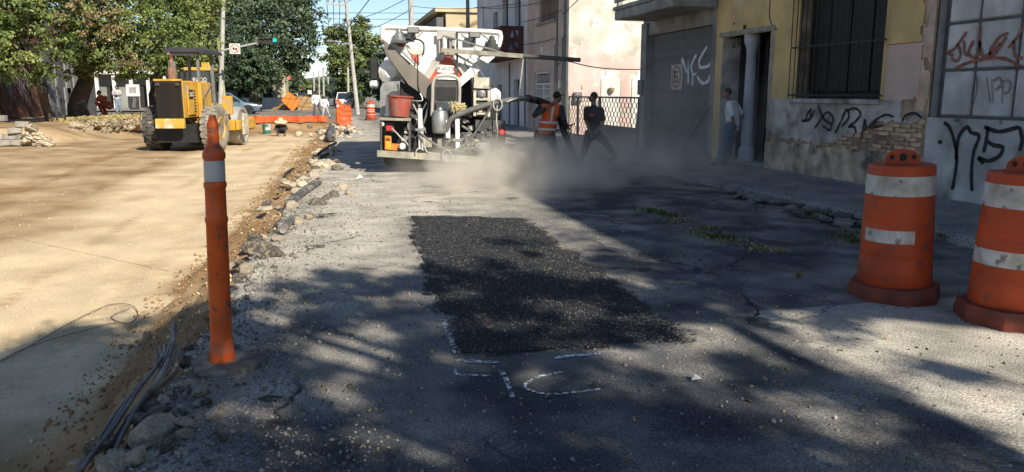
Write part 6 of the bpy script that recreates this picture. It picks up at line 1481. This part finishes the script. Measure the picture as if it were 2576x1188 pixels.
M_LFB = leaf_mat('dry_brown_leaf', (.32,.215,.11), (.27,.235,.11))
def foliage(name, blobs, n, size, m, parent, seed, clump=.42, aspect=.55, droop=.5, ncl=1.):
    """leaf-sized faces gathered in clumps over the shells of the crown's lobes"""
    rg = np.random.default_rng(seed); C = np.array([b[0] for b in blobs], 'f'); Rr = np.array([b[1] for b in blobs], 'f'); wgt = Rr**2/np.sum(Rr**2)
    nc = max(12, int(n/55*ncl)); bi = rg.choice(len(blobs), nc, p=wgt); d = rg.normal(size=(nc, 3)); d /= np.linalg.norm(d, axis=1, keepdims=True)
    rad = Rr[bi]*(.45+.62*rg.random(nc)**.6); cc = C[bi]+d*rad[:, None]*np.array([1,1,.85]); cs = clump*rg.uniform(.55,1.25,nc)*np.clip(Rr[bi]/2,.6,1.5)
    ci = rg.integers(0, nc, n); p = cc[ci]+rg.normal(size=(n,3))*cs[ci][:,None]*np.array([.62,.62,.40]); out = d[ci]
    nrm = out*.7+rg.normal(size=(n,3))*.55+np.array([0,0,.5]); nrm /= np.linalg.norm(nrm, axis=1, keepdims=True)
    t = rg.normal(size=(n,3))+out*.6+np.array([0,0,-droop]); t -= nrm*np.sum(t*nrm,1,keepdims=True); t /= np.linalg.norm(t,axis=1,keepdims=True); s = np.cross(nrm, t)
    L = (size*rg.uniform(.6,1.3,n))[:,None]; Wd = L*aspect
    v = np.stack([p-t*L*.5, p+s*Wd*.5-nrm*L*.06, p+t*L*.5-nrm*L*.1, p-s*Wd*.5-nrm*L*.06], 1).astype('f').reshape(-1,3)
    off = OFF.get(parent.name, Vector((0,0,0))); v -= np.array(off, 'f')
    me = bpy.data.meshes.new(name); me.vertices.add(n*4); me.vertices.foreach_set('co', v.reshape(-1)); me.loops.add(n*4); me.loops.foreach_set('vertex_index', np.arange(n*4,dtype='i')); me.polygons.add(n); me.polygons.foreach_set('loop_start', np.arange(0,n*4,4,dtype='i')); me.update(calc_edges=True)
    return link_mesh(name, me, m, parent)
def trunk(base, top, r, limbs, parent, seed, kink=.15):
    rr2 = random.Random(seed); b, t = Vector(base), Vector(top); pts = [b]
    for k in range(1, 6): pts.append(b.lerp(t, k/5)+Vector((rr2.gauss(0,kink*r*2), rr2.gauss(0,kink*r*2), 0)))
    mb = MB(); mb.tube(pts, [r*1.35, r*1.05, r*.95, r*.88, r*.8, r*.62], 10); mb.build('trunk', M_BARK, parent, True)
    for e in limbs:
        e = Vector(e); s = pts[rr2.choice((3,4,4,5))]; mid = s.lerp(e,.45)+Vector((rr2.gauss(0,.2), rr2.gauss(0,.2), .25)); q = curve_pts([s, mid, e], 5); k_ = len(q); rl_ = r*rr2.uniform(.32,.5)
        MB().tube(q, [rl_*(1-.8*i/(k_-1)) for i in range(k_)], 7).build('limb', M_BARK, parent, True)
def tree(name, label, base, r, blobs, n, size, m, seed, group=None, dry=None, nlimb=6, clump=.42, height=None, ncl=1., droop=.5, dry_n=1500):
    o = thing(name, label, 'tree', base, 0, group); c = sum((Vector(b[0]) for b in blobs), Vector())/len(blobs)
    top = Vector(base).lerp(c, .75) if height is None else Vector((base[0]*.7+c.x*.3, base[1]*.7+c.y*.3, height))
    rr2 = random.Random(seed); trunk(base, top, r, [b[0] for b in rr2.sample(list(blobs), min(nlimb, len(blobs)))], o, seed)
    foliage('crown', blobs, n, size, m, o, seed, clump, ncl=ncl, droop=droop)
    if dry: foliage('dry_foliage', dry, dry_n, size, M_LFB, o, seed+1, clump, droop=.9)
    return o
def bl(lst): return [(tuple(wy(px, py, Y)), r) for (px, py, Y, r) in lst]
g1 = 'trees along the left pavement'
bA = gp(132, 292, .36); bA = Vector((-11.9, 39.0, .36))
tree('street_tree', 'leafy tree with thin forked trunk nearest the left picture edge', bA, .17, bl([(-60,40,36,1.5),(20,0,35,1.5),(70,60,35.5,1.35),(30,110,35,1.3),(-40,130,36,1.4),(110,110,36,1.2),(60,160,36,1.0),(130,50,36.5,1.3),(0,60,37,1.6),(150,-20,37,1.5),(60,-70,36,1.8),(140,160,36.5,.9),(-60,-60,37,1.8),(10,175,36,.7)]), 24000, .15, M_LF1, 11, g1, bl([(170,40,36,.9),(200,60,36.2,.8),(190,20,36.5,.9)]), dry_n=900, clump=.40)
tree('street_tree', 'broad tree with thick dark trunk behind the low stone wall', (-11.6, 42.0, .36), .40, bl([(230,40,39,1.5),(300,10,39,1.6),(330,80,38.5,1.3),(250,110,38.5,1.3),(360,105,39,1.1),(210,-40,40,1.8),(320,-60,40,1.9),(400,30,40,1.5),(200,140,39,1.0),(300,150,39,1.0),(270,60,40,1.6),(370,140,39.5,.7),(320,165,39,.7),(240,165,39,.7),(420,100,40,1.1),(200,185,40,.7)]), 27000, .15, M_LF1, 12, g1, bl([(280,50,38,.8),(300,90,38,.8),(250,140,38,.8),(330,170,38.2,.5),(230,20,38,.7),(330,150,38,.5)]), dry_n=1500, height=3.4, clump=.40)
tree('street_tree', 'dense tree above the roller canopy on the left', (-9.8, 50.0, .3), .3, bl([(430,30,47,1.8),(480,70,47,1.6),(440,120,46.5,1.5),(400,150,46,1.2),(470,160,47,1.2),(480,-20,48,2.0),(410,-40,47,2.0),(420,175,46.5,.9),(500,20,48,1.5),(385,175,46,.7),(460,200,48,.8)]), 20000, .17, M_LF1, 13, g1, None, height=3.2)
g2 = 'large dark trees at the intersection'
tree('large_tree', 'huge dark evergreen tree with hanging crown above the intersection', (-6.6, 83, 0), .28, bl([(560,60,78,3.2),(640,20,78,3.4),(700,70,78,3.4),(740,40,78,2.6),(755,110,78,1.8),(715,145,78,2.2),(640,100,77,3.0),(580,130,77,2.6),(590,-30,79,3.6),(690,-50,79,3.6),(745,-20,79,2.4),(770,70,79,1.4),(660,165,78,1.6),(765,150,79,1.2),(745,170,79,1.2),(520,20,79,3.0),(690,185,80,1.0),(700,175,78,1.2),(720,165,78,1.2),(670,190,78,.9)]), 34000, .34, M_LFD, 14, g2, clump=.55, nlimb=10)
tree('large_tree', 'dark conical evergreen tree in front of the huge tree', (-6.0, 70, 0), .3, bl([(640,140,69,1.5),(620,175,69,1.5),(660,180,69,1.4),(605,200,69,1.1),(645,205,69,1.3),(680,195,69,.9),(640,110,69,1.0)]), 11000, .26, M_LFD, 15, g2, clump=.5)
tree('large_tree', 'dark tree left of the concrete pole behind the roller', (-11.0, 66, 0), .3, bl([(520,110,65,1.8),(545,70,65,1.9),(500,150,65,1.5),(530,175,65,1.2),(560,130,66,1.4),(490,90,66,1.8)]), 12000, .27, M_LFD, 16, g2, clump=.5)
tree('roadside_tree', 'pale green tall tree behind the leaning utility pole', (4.2, 97, 0), .35, bl([(850,105,95,1.8),(895,75,95,1.9),(925,110,95,1.8),(850,150,94,1.7),(890,140,94,2.0),(930,165,95,1.8),(870,190,95,1.6),(920,205,95,1.6),(905,55,96,1.1),(845,85,96,1.1),(945,140,96,1.6),(880,225,95,1.2),(840,185,95,1.0)]), 22000, .33, M_LFY, 17, 'pale trees right of the far road', clump=.5)
tree('roadside_tree', 'dark tree between the leaning pole and the truck', (6.6, 84, 0), .3, bl([(935,190,82,1.5),(955,160,82,1.6),(920,225,82,1.3),(950,220,82,1.4),(970,200,82,1.6),(900,240,82,.9),(980,150,83,1.6)]), 9000, .30, M_LFD, 18, 'pale trees right of the far road', clump=.5)
rt_ = random.Random(6)
k = 0
for (px, Y, top, r0, mm) in ((700,125,205,2.6,M_LFD),(660,105,200,2.2,M_LFY),(735,150,205,2.6,M_LFY),(765,190,210,3.0,M_LFD),(690,170,205,3.2,M_LFD),(640,95,215,1.5,M_LFY),(610,88,205,1.9,M_LFD),(845,150,215,2.2,M_LFD),(868,120,205,2.0,M_LFD),(830,210,215,2.6,M_LFD),(780,260,218,3.2,M_LFD),(900,105,215,1.8,M_LFD)):
    c = wy(px, top+8, Y); b_ = [((c.x+rt_.gauss(0,r0*.6), Y+rt_.gauss(0,r0*.5), max(r0*.7, c.z+rt_.gauss(-.2,r0*.5))), r0*rt_.uniform(.5,.8)) for _ in range(6)]
    lab = ['distant roadside tree over the red car','yellow green bush left of the red car','distant pale tree beyond the soil heap','distant dark tree at the end of the road','distant dark tree behind the box truck','small pale shrub by the far kerb','dark tree in front of the cream house','distant dark tree right of the far road','dark tree beside the white crossover','far dark tree at the road end on the right','farthest hazy tree closing the road','low dark tree between truck and leaning pole'][k]; k += 1
    tree('roadside_tree', lab, (c.x, Y, 0), .22, b_, 3600, .36+Y*.0012, mm, 30+k, 'distant roadside trees', clump=.6, nlimb=3)
hl = MB(); nh = 60
for i in range(nh+1):
    x = -900+1800*i/nh; hz = 34+16*noise.noise(Vector((x*.004, 0, 0)))+7*noise.noise(Vector((x*.015, 3, 0)))
    hl.v += [(x, 1400, -1.3), (x, 1500, hz*.7), (x, 1620, hz)]
for i in range(nh):
    for j in range(2): a = i*3+j; hl.f.append((a, a+3, a+4, a+1))
tag(hl.build('hills', mat('hill_scrub', (.10,.12,.08), .95, var=.2, vs_=.01), None, 'full'), kind='structure')
# tree beside the photographer, only its shade reaches the picture
SH = []
rs3 = random.Random(21)
def over(x, y, z): t = z/.768; return (x+.40*t, y-t, z)      # crown lobe whose shade falls at road point x, y
for (x, y, z, r_) in ((-1.5,4.3,6.4,.8),(-1.2,6.4,6.6,.5),(-2.0,6.3,6.4,.55),(-3.0,5.8,6.2,.7),(.9,4.4,6.2,.5),(-2.4,5.0,6.2,.95),(-2.3,3.6,6.0,1.0),(-1.3,5.2,6.6,.75),(-.5,5.9,6.2,.6),(.3,6.1,6.8,.65),(1.3,6.3,6.4,.75),(2.0,5.9,6.0,.6),(1.9,7.7,7.2,.30),(1.4,5.4,6.6,.8),(.6,5.5,6.4,.7),(-.7,5.2,6.8,.45),(.2,3.4,6.6,.85),(1.2,3.5,6.2,.9),(2.1,3.1,6.6,.8),(-.9,3.0,6.2,.9),(0.3,2.3,6.2,1.0),(1.5,2.3,6.6,1.1),(2.7,2.0,6.6,.9),(3.4,2.2,6.2,.6),(-1.9,2.2,6.4,1.1),(2.6,5.3,7.2,.5),(3.0,5.7,6.8,.55),(3.3,5.15,6.8,.45),(2.75,6.3,6.8,.4),(2.7,5.2,6.6,.4),(3.2,4.1,7,.22),(2.6,3.7,7.0,.28),(-3.6,4.6,6.2,.9),(-3.6,2.8,6.4,1.0),(-4.6,3.6,6.2,1.0),(2.9,6.6,7.6,.55),(-1.6,1.2,6.4,1.2),(.8,1.2,6.4,1.2),(3.6,3.4,6.8,.30),(-.2,4.1,6.2,.3)):
    SH.append((over(x, y, z), r_))
tree('street_tree', 'street tree beside the photographer whose shade dapples the foreground', (6.3, -5.2, 0), .26, SH, 90000, .095, M_LF1, 22, 'trees along the right pavement', nlimb=5, clump=.27, height=4.6, ncl=.55)
LS = [(over(x, y, z), r_) for (x, y, z, r_) in ((-1.4,5.2,5.8,.6),(-2.0,5.6,5.6,.6),(-2.7,5.5,5.8,.6),(-3.3,5.2,5.6,.6),(-1.3,4.5,5.6,.6),(-2.0,4.6,5.8,.6),(-2.8,4.5,5.6,.6),(-3.6,4.4,5.8,.7),(-1.2,3.7,5.8,.6),(-1.9,3.6,5.6,.6),(-2.7,3.5,5.8,.6),(-1.5,2.8,5.6,.6),(-2.3,2.7,5.8,.6),(-1.1,5.9,5.8,.4),(-.9,3.0,5.6,.55),(-.5,2.4,5.8,.6),(-1.3,1.9,5.6,.7))]  # second unseen tree, added to make the shade over the trench solid
tree('street_tree', 'unseen tree added so its shade darkens the trench bank', (1.6, -9.5, 0), .24, LS, 60000, .10, M_LF1, 23, 'trees along the right pavement', nlimb=4, clump=.36, height=4.4, ncl=.8)
# ================================================================== LEFT HOUSES
M_RUSTW = mat('rust_red_wall', (.15,.065,.04), .95, var=.2, vs_=1.2, c2=(.10,.06,.045))
M_GREYD = mat('grey_door_paint', (.24,.235,.235), .8, var=.1)
LH = thing('left_rust_house', 'dark rust red house wall with white drip graffiti behind the left trees', 'house', (-15, 46, 0))
MB().bx(-21, -14.5, 36, 46.6, -.2, 5.6).build('wall', M_RUSTW, LH)
gm = MB(); rz_ = random.Random(4)
for k in range(24):
    y = 39.4+k*.22; z = 2.6+.35*math.sin(k*.9)+rz_.uniform(-.2,.2); h = rz_.uniform(.5,1.7); gm.ribbon([(y+rz_.uniform(-.06,.06), z), (y, z-h*.5), (y+rz_.uniform(-.03,.03), z-h)], [.10,.07,.03], lambda u, v: (-14.494, u, v))
gm.build('drip_graffiti', mat('bluish_drip_paint', (.34,.34,.40), .8, var=.2), LH)['kind'] = 'stuff'
gm = MB(); gm.ribbon([(42.2,2.7),(42.7,2.95),(43.2,2.7)], [.25,.4,.2], lambda u, v: (-14.49, u, v)); gm.build('orange_tag', M_TOR, LH)
LG = thing('left_grey_house', 'grey house front with tall panels behind the left trees', 'house', (-15, 50, 0))
MB().bx(-21, -14.4, 46.62, 56, -.2, 6).build('wall', mat('grey_house_wall', (.11,.105,.11), .9, var=.12, vs_=1), LG)
for (y0, y1, z1) in ((46.9,47.9,2.2),(48.2,48.5,3.4),(49.6,50.9,1.9),(50.0,50.7,3.6),(51.4,52.2,3.4)): MB().bx(-14.39, -14.3, y0, y1, .3, z1, bev=.02).build('wall_panel', M_GREYD, LG)
mz = MB(); 
for k in range(6): mz.ribbon([(49.8+k*.15,1.2),(49.9+k*.15,1.6),(50.0+k*.15,1.25)], .04, lambda u, v: (-14.295, u, v))
mz.build('graffiti_tag', M_FAINTP, LG)
# pale building and colonnade beyond the cross street on the left
WC = thing('white_colonnade', 'white building with thin columns beyond the intersection on the left', 'building', (-20, 84, 0))
MB().bx(-34, -12.5, 86, 92, 0, 5.5).build('wall', mat('far_white_wall', (.22,.22,.20), .9, var=.2, vs_=.4), WC)
for k in range(12): MB().bx(-31+k*1.55, -30.7+k*1.55, 84.6, 84.9, 0, 3.4).build('column', M_WHITEW, WC)
MB().bx(-32, -12.4, 84.4, 86, 3.41, 3.7).build('canopy', M_WHITEW, WC)
for k in range(6): MB().bx(-30+k*3, -28.9+k*3, 85.95, 85.998, .1, 2.3).build('door', M_SHUT, WC)
CH_ = thing('cream_house', 'low cream house behind the concrete pole at the intersection', 'house', (-9, 92, 0))
MB().bx(-12.3, -4.0, 90, 98, 0, 4.6).build('wall', mat('far_cream_wall', (.50,.44,.31), .9, var=.1, vs_=.5), CH_)
MB().bx(-12.6, -3.7, 89.6, 98.3, 4.61, 4.9).build('roof_slab', M_CONC, CH_)
for x in (-10.8, -8.4, -6): MB().bx(x-.6, x+.6, 89.93, 89.995, 1.2, 3.0).build('window', M_SHUT, CH_)
MB().bx(-12.2, -4, 86.5, 86.7, 0, 1.1).build('garden_wall', M_WHITEW, CH_)
# ================================================================== POLES, SIGNALS, WIRES
M_POLE = mat('pale_concrete_pole', (.42,.40,.36), .9, var=.1, vs_=3)
M_GALV = mat('galvanised_steel', (.42,.43,.44), .5, .5, var=.1)
M_SIGB = mat('signal_black', (.03,.03,.032), .6)
M_GREENL = mat('green_signal_light', (.0,.55,.30), .4, var=0, emit=1.6); M_REDLT = mat('red_signal_light', (.9,.05,.03), .4, var=0, emit=2.2)
def pole(name, label, a, b, r0, r1, m=None, group=None):
    o = thing(name, label, 'pole', a, 0, group); MB().tube([a, Vector(a).lerp(Vector(b),.5), b], [r0,(r0+r1)/2,r1], 12).build('shaft', m or M_POLE, o, True); return o
p0 = Vector((-6.35,52,0)); pole('utility_pole', 'pale concrete pole rising through the trees behind the roller', p0, (-5.45,52,10), .16, .11)
pa = Vector((2.47,60,0)); pb = Vector((1.78,60,10)); lp_ = pole('utility_pole', 'leaning concrete pole with cross arm and street lamp left of the truck', pa, pb, .17, .10)
ca_ = wy(822,9,60); cb_ = wy(872,13,60); MB().bar(ca_, cb_, .10, .12).build('cross_arm', M_POLE, lp_)
for px in (826, 840, 853, 867): q = wy(px, 4, 60); MB().lathe([(.03,-.05),(.06,0),(.04,.06),(.06,.1),(.03,.18)], 8, Matrix.Translation(q)).build('insulator', M_PIPE, lp_, True)
MB().tube(curve_pts([wy(893,115,60), wy(862,108,60), wy(838,104,60)], 5), .045, 7).build('lamp_arm', M_GALV, lp_, True); q = wy(834,104,60); MB().box(q, (.7,.24,.10), bev=.04).build('lamp_head', M_GALV, lp_)
pole('utility_pole', 'concrete pole standing behind the truck hopper', (5.2,46,0), (5.0,46,11), .17, .12); 
pole('utility_pole', 'dark pole in front of the bluish white building corner', (8.3,45.5,0), (8.3,45.5,10), .12, .1, M_PIPE)
pole('utility_pole', 'yellow painted thin pole beside the pale concrete pole', (-6.5,56.5,0), (-6.7,56.5,5.2), .12, .10, mat('faded_yellow_pole', (.42,.36,.2), .8))
for i, (px, Y, top, lab) in enumerate(((790,120,180,'first of the thin white poles right of the far road'),(803,135,178,'second of the thin white poles right of the far road'),(814,110,170,'tallest thin white pole right of the far road'),(826,150,190,'fourth of the thin white poles right of the far road'),(840,105,178,'thin white pole beside the white crossover'),(876,92,170,'thin white pole in front of the pale tree'))):
    q = wy(px, 240, Y); t_ = wy(px-1, top, Y); pole('street_pole', lab, (q.x, Y, 0), (t_.x, Y, t_.z), .14, .12, M_POLE, 'thin white poles along the far road')
# signal mast with horizontal head
TYs = 50.0; f = lambda a, b: wy(a, b, TYs)
sm_ = thing('traffic_signal', 'curved mast traffic signal showing green over the intersection', 'traffic signal', (f(527,240).x, TYs, 0))
MB().tube(curve_pts([(f(527,240).x, TYs, 0), f(527,235), f(527,185), f(529,155), f(537,138), f(552,129), f(590,121), f(650,108)], 6), .06, 8).build('mast', M_GALV, sm_, True)
A1, A2 = f(652,103), f(697,101); hd = MB(); hd.bar(A1+Vector((-.1,0,0)), A2+Vector((.1,0,0)), .22, .32); ho_ = hd.build('signal_head', M_SIGB, sm_)
for k in range(4):
    q = A1.lerp(A2, (k+.5)/4)+Vector((0,-.12,0)); MB().lathe([(0,0),(.11,0),(.11,.02),(0,.03)], 14, Matrix.Translation(q) @ Matrix.Rotation(R(90),4,'X')).build('signal_lens', M_GREENL if k == 3 else mat('dark_lens', (.06,.04,.02), .4), ho_, True)
    MB().lathe([(.13,0),(.13,.16)], 12, Matrix.Translation(q) @ Matrix.Rotation(R(90),4,'X'), 0, math.pi).build('visor', M_SIGB, ho_)
def round_sign(par, c, s, arrow=True, Yo=-.05):
    pl_ = MB().bx(c.x-s, c.x+s, c.y+Yo-.02, c.y+Yo, c.z-s, c.z+s).build('sign_plate', mat('sign_white', (.64,.63,.60), .6), par)
    r_ = MB()
    for k in range(28):
        a, b = 2*math.pi*k/28, 2*math.pi*(k+1)/28; i0 = len(r_.v)
        for (t, rr2) in ((a,.72),(b,.72),(b,.88),(a,.88)): r_.v.append((c.x+math.cos(t)*s*rr2, c.y+Yo-.024, c.z+math.sin(t)*s*rr2))
        r_.f.append((i0,i0+1,i0+2,i0+3))
    r_.build('prohibition_ring', M_TRED, pl_)
    aY = c.y+Yo-.028; q = MB(); q.v = [(c.x+s*a, aY, c.z+s*b) for a, b in ((-.5,.0),(-.15,.32),(-.15,.14),(.45,.14),(.45,-.4),(.2,-.4),(.2,-.12),(-.15,-.12),(-.15,-.32))]; q.f = [(0,1,2,7,8),(2,3,6,7),(3,4,5,6)]; q.build('arrow', M_BLACKP, pl_)
    MB().bar((c.x-s*.55, aY-.004, c.z+s*.55), (c.x+s*.55, aY-.004, c.z-s*.55), .004, s*.14, up=(1,0,1)).build('slash', M_TRED, pl_)
round_sign(sm_, f(591,123), .30)
for (px, py, Y, lab) in ((727,196,112,'distant traffic signal showing red above the far road'),(757,222,165,'farther small traffic signal showing red at the road end')):
    q = wy(px, py, Y); o = thing('traffic_signal', lab, 'traffic signal', (q.x-4, Y, 0)); s = .28 if Y < 130 else .34
    MB().tube([(q.x-4, Y, 0), (q.x-4, Y, q.z-.3), (q.x-3.4, Y, q.z+.05), (q.x+.6, Y, q.z+.05)], .07, 6).build('mast', M_GALV, o, True)
    h_ = MB().bx(q.x-.8, q.x+.8, Y-.15, Y+.1, q.z-s, q.z+s, bev=.04).build('signal_head', M_SIGB, o); MB().bx(q.x-.55, q.x+.15, Y-.18, Y-.152, q.z-s*.8, q.z+s*.8, bev=.01).build('signal_lens', M_REDLT, h_)
    c = wy(px-62 if Y < 130 else px+22, py+10, Y-.3); MB().bx(c.x-.4, c.x+.4, c.y-.04, c.y, c.z-.4, c.z+.4).build('sign_plate', M_WHITEW, o)
q = wy(690,215,108); o = thing('street_name_sign', 'small green street sign over the far road', 'sign', (q.x, 108, 0)); MB().tube([(q.x-3.4,108,0),(q.x-3.4,108,q.z),(q.x+.6,108,q.z)], .06, 6).build('mast', M_GALV, o); MB().bx(q.x-.9,q.x+.9,107.9,107.94,q.z-.45,q.z+.35).build('sign_plate', mat('green_sign', (.03,.16,.11), .6), o)
q = wy(732,256,76); o = thing('diamond_sign', 'orange diamond roadworks sign in front of the soil heap', 'sign', (q.x, 75.6, 0)); s = .95
mb = MB(); mb.v = [(q.x-s*.9,75.6,q.z+.15),(q.x-.15,75.58,q.z+s),(q.x+s,75.6,q.z-.05),(q.x+.1,75.62,q.z-s*.95)]+[(q.x-s*.9,75.64,q.z+.15),(q.x-.15,75.62,q.z+s),(q.x+s,75.64,q.z-.05),(q.x+.1,75.66,q.z-s*.95)]; mb.f = [(0,1,2,3),(7,6,5,4),(0,4,5,1),(1,5,6,2),(2,6,7,3),(3,7,4,0)]; mb.build('sign_plate', M_TOR, o); MB().bar((q.x+.05,75.7,0),(q.x+.05,75.7,q.z+.3),.06).build('stand', M_GALV, o)
q = gp(339, 276, .3); o = thing('sign_stand', 'white poster board on a black stand near the left trees', 'sign', q)
z0_ = q.z; zm_ = wy(339,243,q.y).z; zt_ = wy(339,213,q.y).z; MB().bx(q.x-.34,q.x+.34,q.y-.12,q.y+.12,z0_,zm_,bev=.02).build('stand', M_SIGB, o); pb_ = MB().bx(q.x-.48,q.x+.48,q.y-.15,q.y+.1,zm_+.01,zt_,bev=.02).build('poster_board', M_WHITEW, o)
MB().bx(q.x-.26,q.x+.26,q.y-.158,q.y-.152,zm_+.25,zt_-.2).build('poster_print', M_CONC, pb_); text_part('stand_lettering', 'ovo', .5, M_FAINTP, o, Matrix.Translation((q.x,q.y-.125,z0_+.55)) @ Matrix.Rotation(R(-80),4,'Y') @ Matrix.Rotation(R(90),4,'X'), .002)
q = gp(436, 240); CT = thing('columnar_cactus', 'green columnar cactus standing left of the roller', 'cactus', (wy(436,240,40).x, 40, .2)); a_, b_ = wy(438,235,40), wy(434,140,40)
mb = MB(); mb.lathe([(.10,0)], 6) if False else None
n_ = 14; prof = [(.17,.2),(.19,1.0),(.19,a_.z+1),(.17,b_.z-.3),(.10,b_.z-.05),(.02,b_.z)]
for (r_, z) in prof:
    for j in range(28): aa = 2*math.pi*j/28; rr2 = r_*(1 if j % 2 else .80); mb.v.append((a_.x+rr2*math.cos(aa), 40+rr2*math.sin(aa), z))
for i in range(len(prof)-1):
    for j in range(28): mb.f.append((i*28+j, i*28+(j+1) % 28, (i+1)*28+(j+1) % 28, (i+1)*28+j))
mb.build('stem', mat('cactus_green', (.12,.16,.07), .8, var=.15), CT)
# overhead wires
def wire(a, b, sag, r=.014, lab='thin black overhead wire spanning the street'):
    a, b = Vector(a), Vector(b); pts = [a.lerp(b, t/14)-Vector((0,0,sag*4*(t/14)*(1-t/14))) for t in range(15)]; mb = MB(); mb.tube(pts, r, 5); return tag(mb.build('overhead_wire', M_CABLE), lab, 'wire', 'overhead wires')
PT = lambda z: pa.lerp(pb, z/10); PL = lambda z: p0.lerp(Vector((-5.45,52,10)), z/10)
for (zl, zr, sg, w) in ((7.4,7.3,.3,'highest'),(6.2,6.0,.25,'second highest'),(5.4,5.3,.3,'third'),(5.0,4.9,.25,'lowest')): wire(PL(zl), PT(zr), sg, .022, w+' wire from the pale concrete pole to the leaning pole')
for (zl, zr, sg, w) in ((6.8,7.0,.2,'highest'),(5.9,6.3,.25,'second highest'),(5.3,5.5,.3,'third'),(4.7,5.3,.3,'lowest')): wire(PT(zl), Vector((5.05,46,zr)), sg, .020, w+' wire from the leaning pole towards the truck hopper')
for z, w in ((5.0,'lowest'),(5.6,'middle'),(6.6,'highest')): wire(PL(z), (-30,58,z+.4), .5, .022, w+' wire running left from the pale concrete pole')
for (a_, b_, sg, w) in (((8.45,33.5,5.4),(5.05,46,6.5),.2,'wire from the bluish building to the pole behind the truck'),((8.45,33.2,4.6),(8.5,27.8,4.55),.05,'wire above the round vent on the pink facade'),((8.5,28.5,3.6),(8.45,34,3.7),.06,'wire below the upper window of the pink facade'),((8.45,40,7.5),(8.5,28.0,5.2),.1,'wire slanting over the bluish building windows'),((8.5,27.6,4.4),(7.7,19.8,5.4),.15,'wire from the pink corner to the concrete balcony'),((8.4,44,6.3),(8.5,27.7,5.0),.2,'long wire along the bluish and pink facades')): wire(a_, b_, sg, .014, w)
wire((5.02,46,9.8), (2.0,60,6.4), .1, .03, 'stay wire slanting down behind the truck hopper')
for k, w in enumerate(('first','second','third','fourth')): wire(ca_.lerp(cb_, k/3)+Vector((0,0,.2)), (6.5+k*.6, 20, 9.5), .6, .016, w+' insulator wire coming from the cross arm over the truck'); wire(ca_.lerp(cb_, k/3)+Vector((0,0,.2)), (1.5+k*.5, 130, 8.2), .6, .025, w+' insulator wire running from the cross arm up the road')
for z, w in ((8.1,'highest'),(7.6,'middle'),(7.0,'lowest')): wire((-30,70,z+.3), (26,66,z+.5), .4, .022, w+' of the wires crossing the sky over the intersection')
# ================================================================== DUST
def dust(name, label, c, r, dens, nscale, seed, color=(.98,.92,.80)):
    m = bpy.data.materials.new(name); m.use_nodes = True; nt = m.node_tree; N = nt.nodes; L = nt.links
    N.remove(N['Principled BSDF']); pv = N.new('ShaderNodeVolumePrincipled'); pv.inputs['Color'].default_value = (*color, 1); pv.inputs['Anisotropy'].default_value = .1
    L.new(pv.outputs[0], N['Material Output'].inputs['Volume'])
    tc = N.new('ShaderNodeTexCoord'); ln = N.new('ShaderNodeVectorMath'); ln.operation = 'LENGTH'; L.new(tc.outputs['Object'], ln.inputs[0])
    fa = N.new('ShaderNodeMapRange'); fa.interpolation_type = 'SMOOTHSTEP'; fa.inputs[1].default_value = 1.0; fa.inputs[2].default_value = .15; L.new(ln.outputs['Value'], fa.inputs[0])
    nz = N.new('ShaderNodeTexNoise'); nz.inputs['Scale'].default_value = nscale; nz.inputs['Detail'].default_value = 5; mp = N.new('ShaderNodeMapping'); mp.inputs['Location'].default_value = (seed, seed*.7, 0); mp.inputs['Scale'].default_value = (r[0]/1.5, r[1]/1.5, r[2]/1.5); L.new(tc.outputs['Object'], mp.inputs[0]); L.new(mp.outputs[0], nz.inputs['Vector'])
    nr = N.new('ShaderNodeMapRange'); nr.inputs[1].default_value = .43; nr.inputs[2].default_value = .60; L.new(nz.outputs['Fac'], nr.inputs[0])
    mu = N.new('ShaderNodeMath'); mu.operation = 'MULTIPLY'; L.new(fa.outputs[0], mu.inputs[0]); L.new(nr.outputs[0], mu.inputs[1])
    m2 = N.new('ShaderNodeMath'); m2.operation = 'MULTIPLY'; m2.inputs[1].default_value = dens; L.new(mu.outputs[0], m2.inputs[0]); L.new(m2.outputs[0], pv.inputs['Density'])
    bm = bmesh.new(); bmesh.ops.create_icosphere(bm, subdivisions=3, radius=1); me = bpy.data.meshes.new(name); bm.to_mesh(me); bm.free()
    o = link_mesh(name, me, m); o.location = c; o.scale = r; return tag(o, label, 'dust', kind='stuff')
dust('dust_cloud', 'low dust cloud swirling round the workers by the lance nozzle', (5.4, 14.4, .12), (3.8, 3.4, 1.0), .70, 2.6, 3.)
dust('dust_cloud', 'bright dust drifting behind the right corner of the truck', (3.0, 13.0, .10), (2.5, 2.7, .95), 1.7, 2.8, 8.)
dust('dust_cloud', 'thin dust haze drifting along the shaded house fronts', (7.0, 16.0, .7), (3.0, 6.0, 2.1), .13, 2.2, 5.)
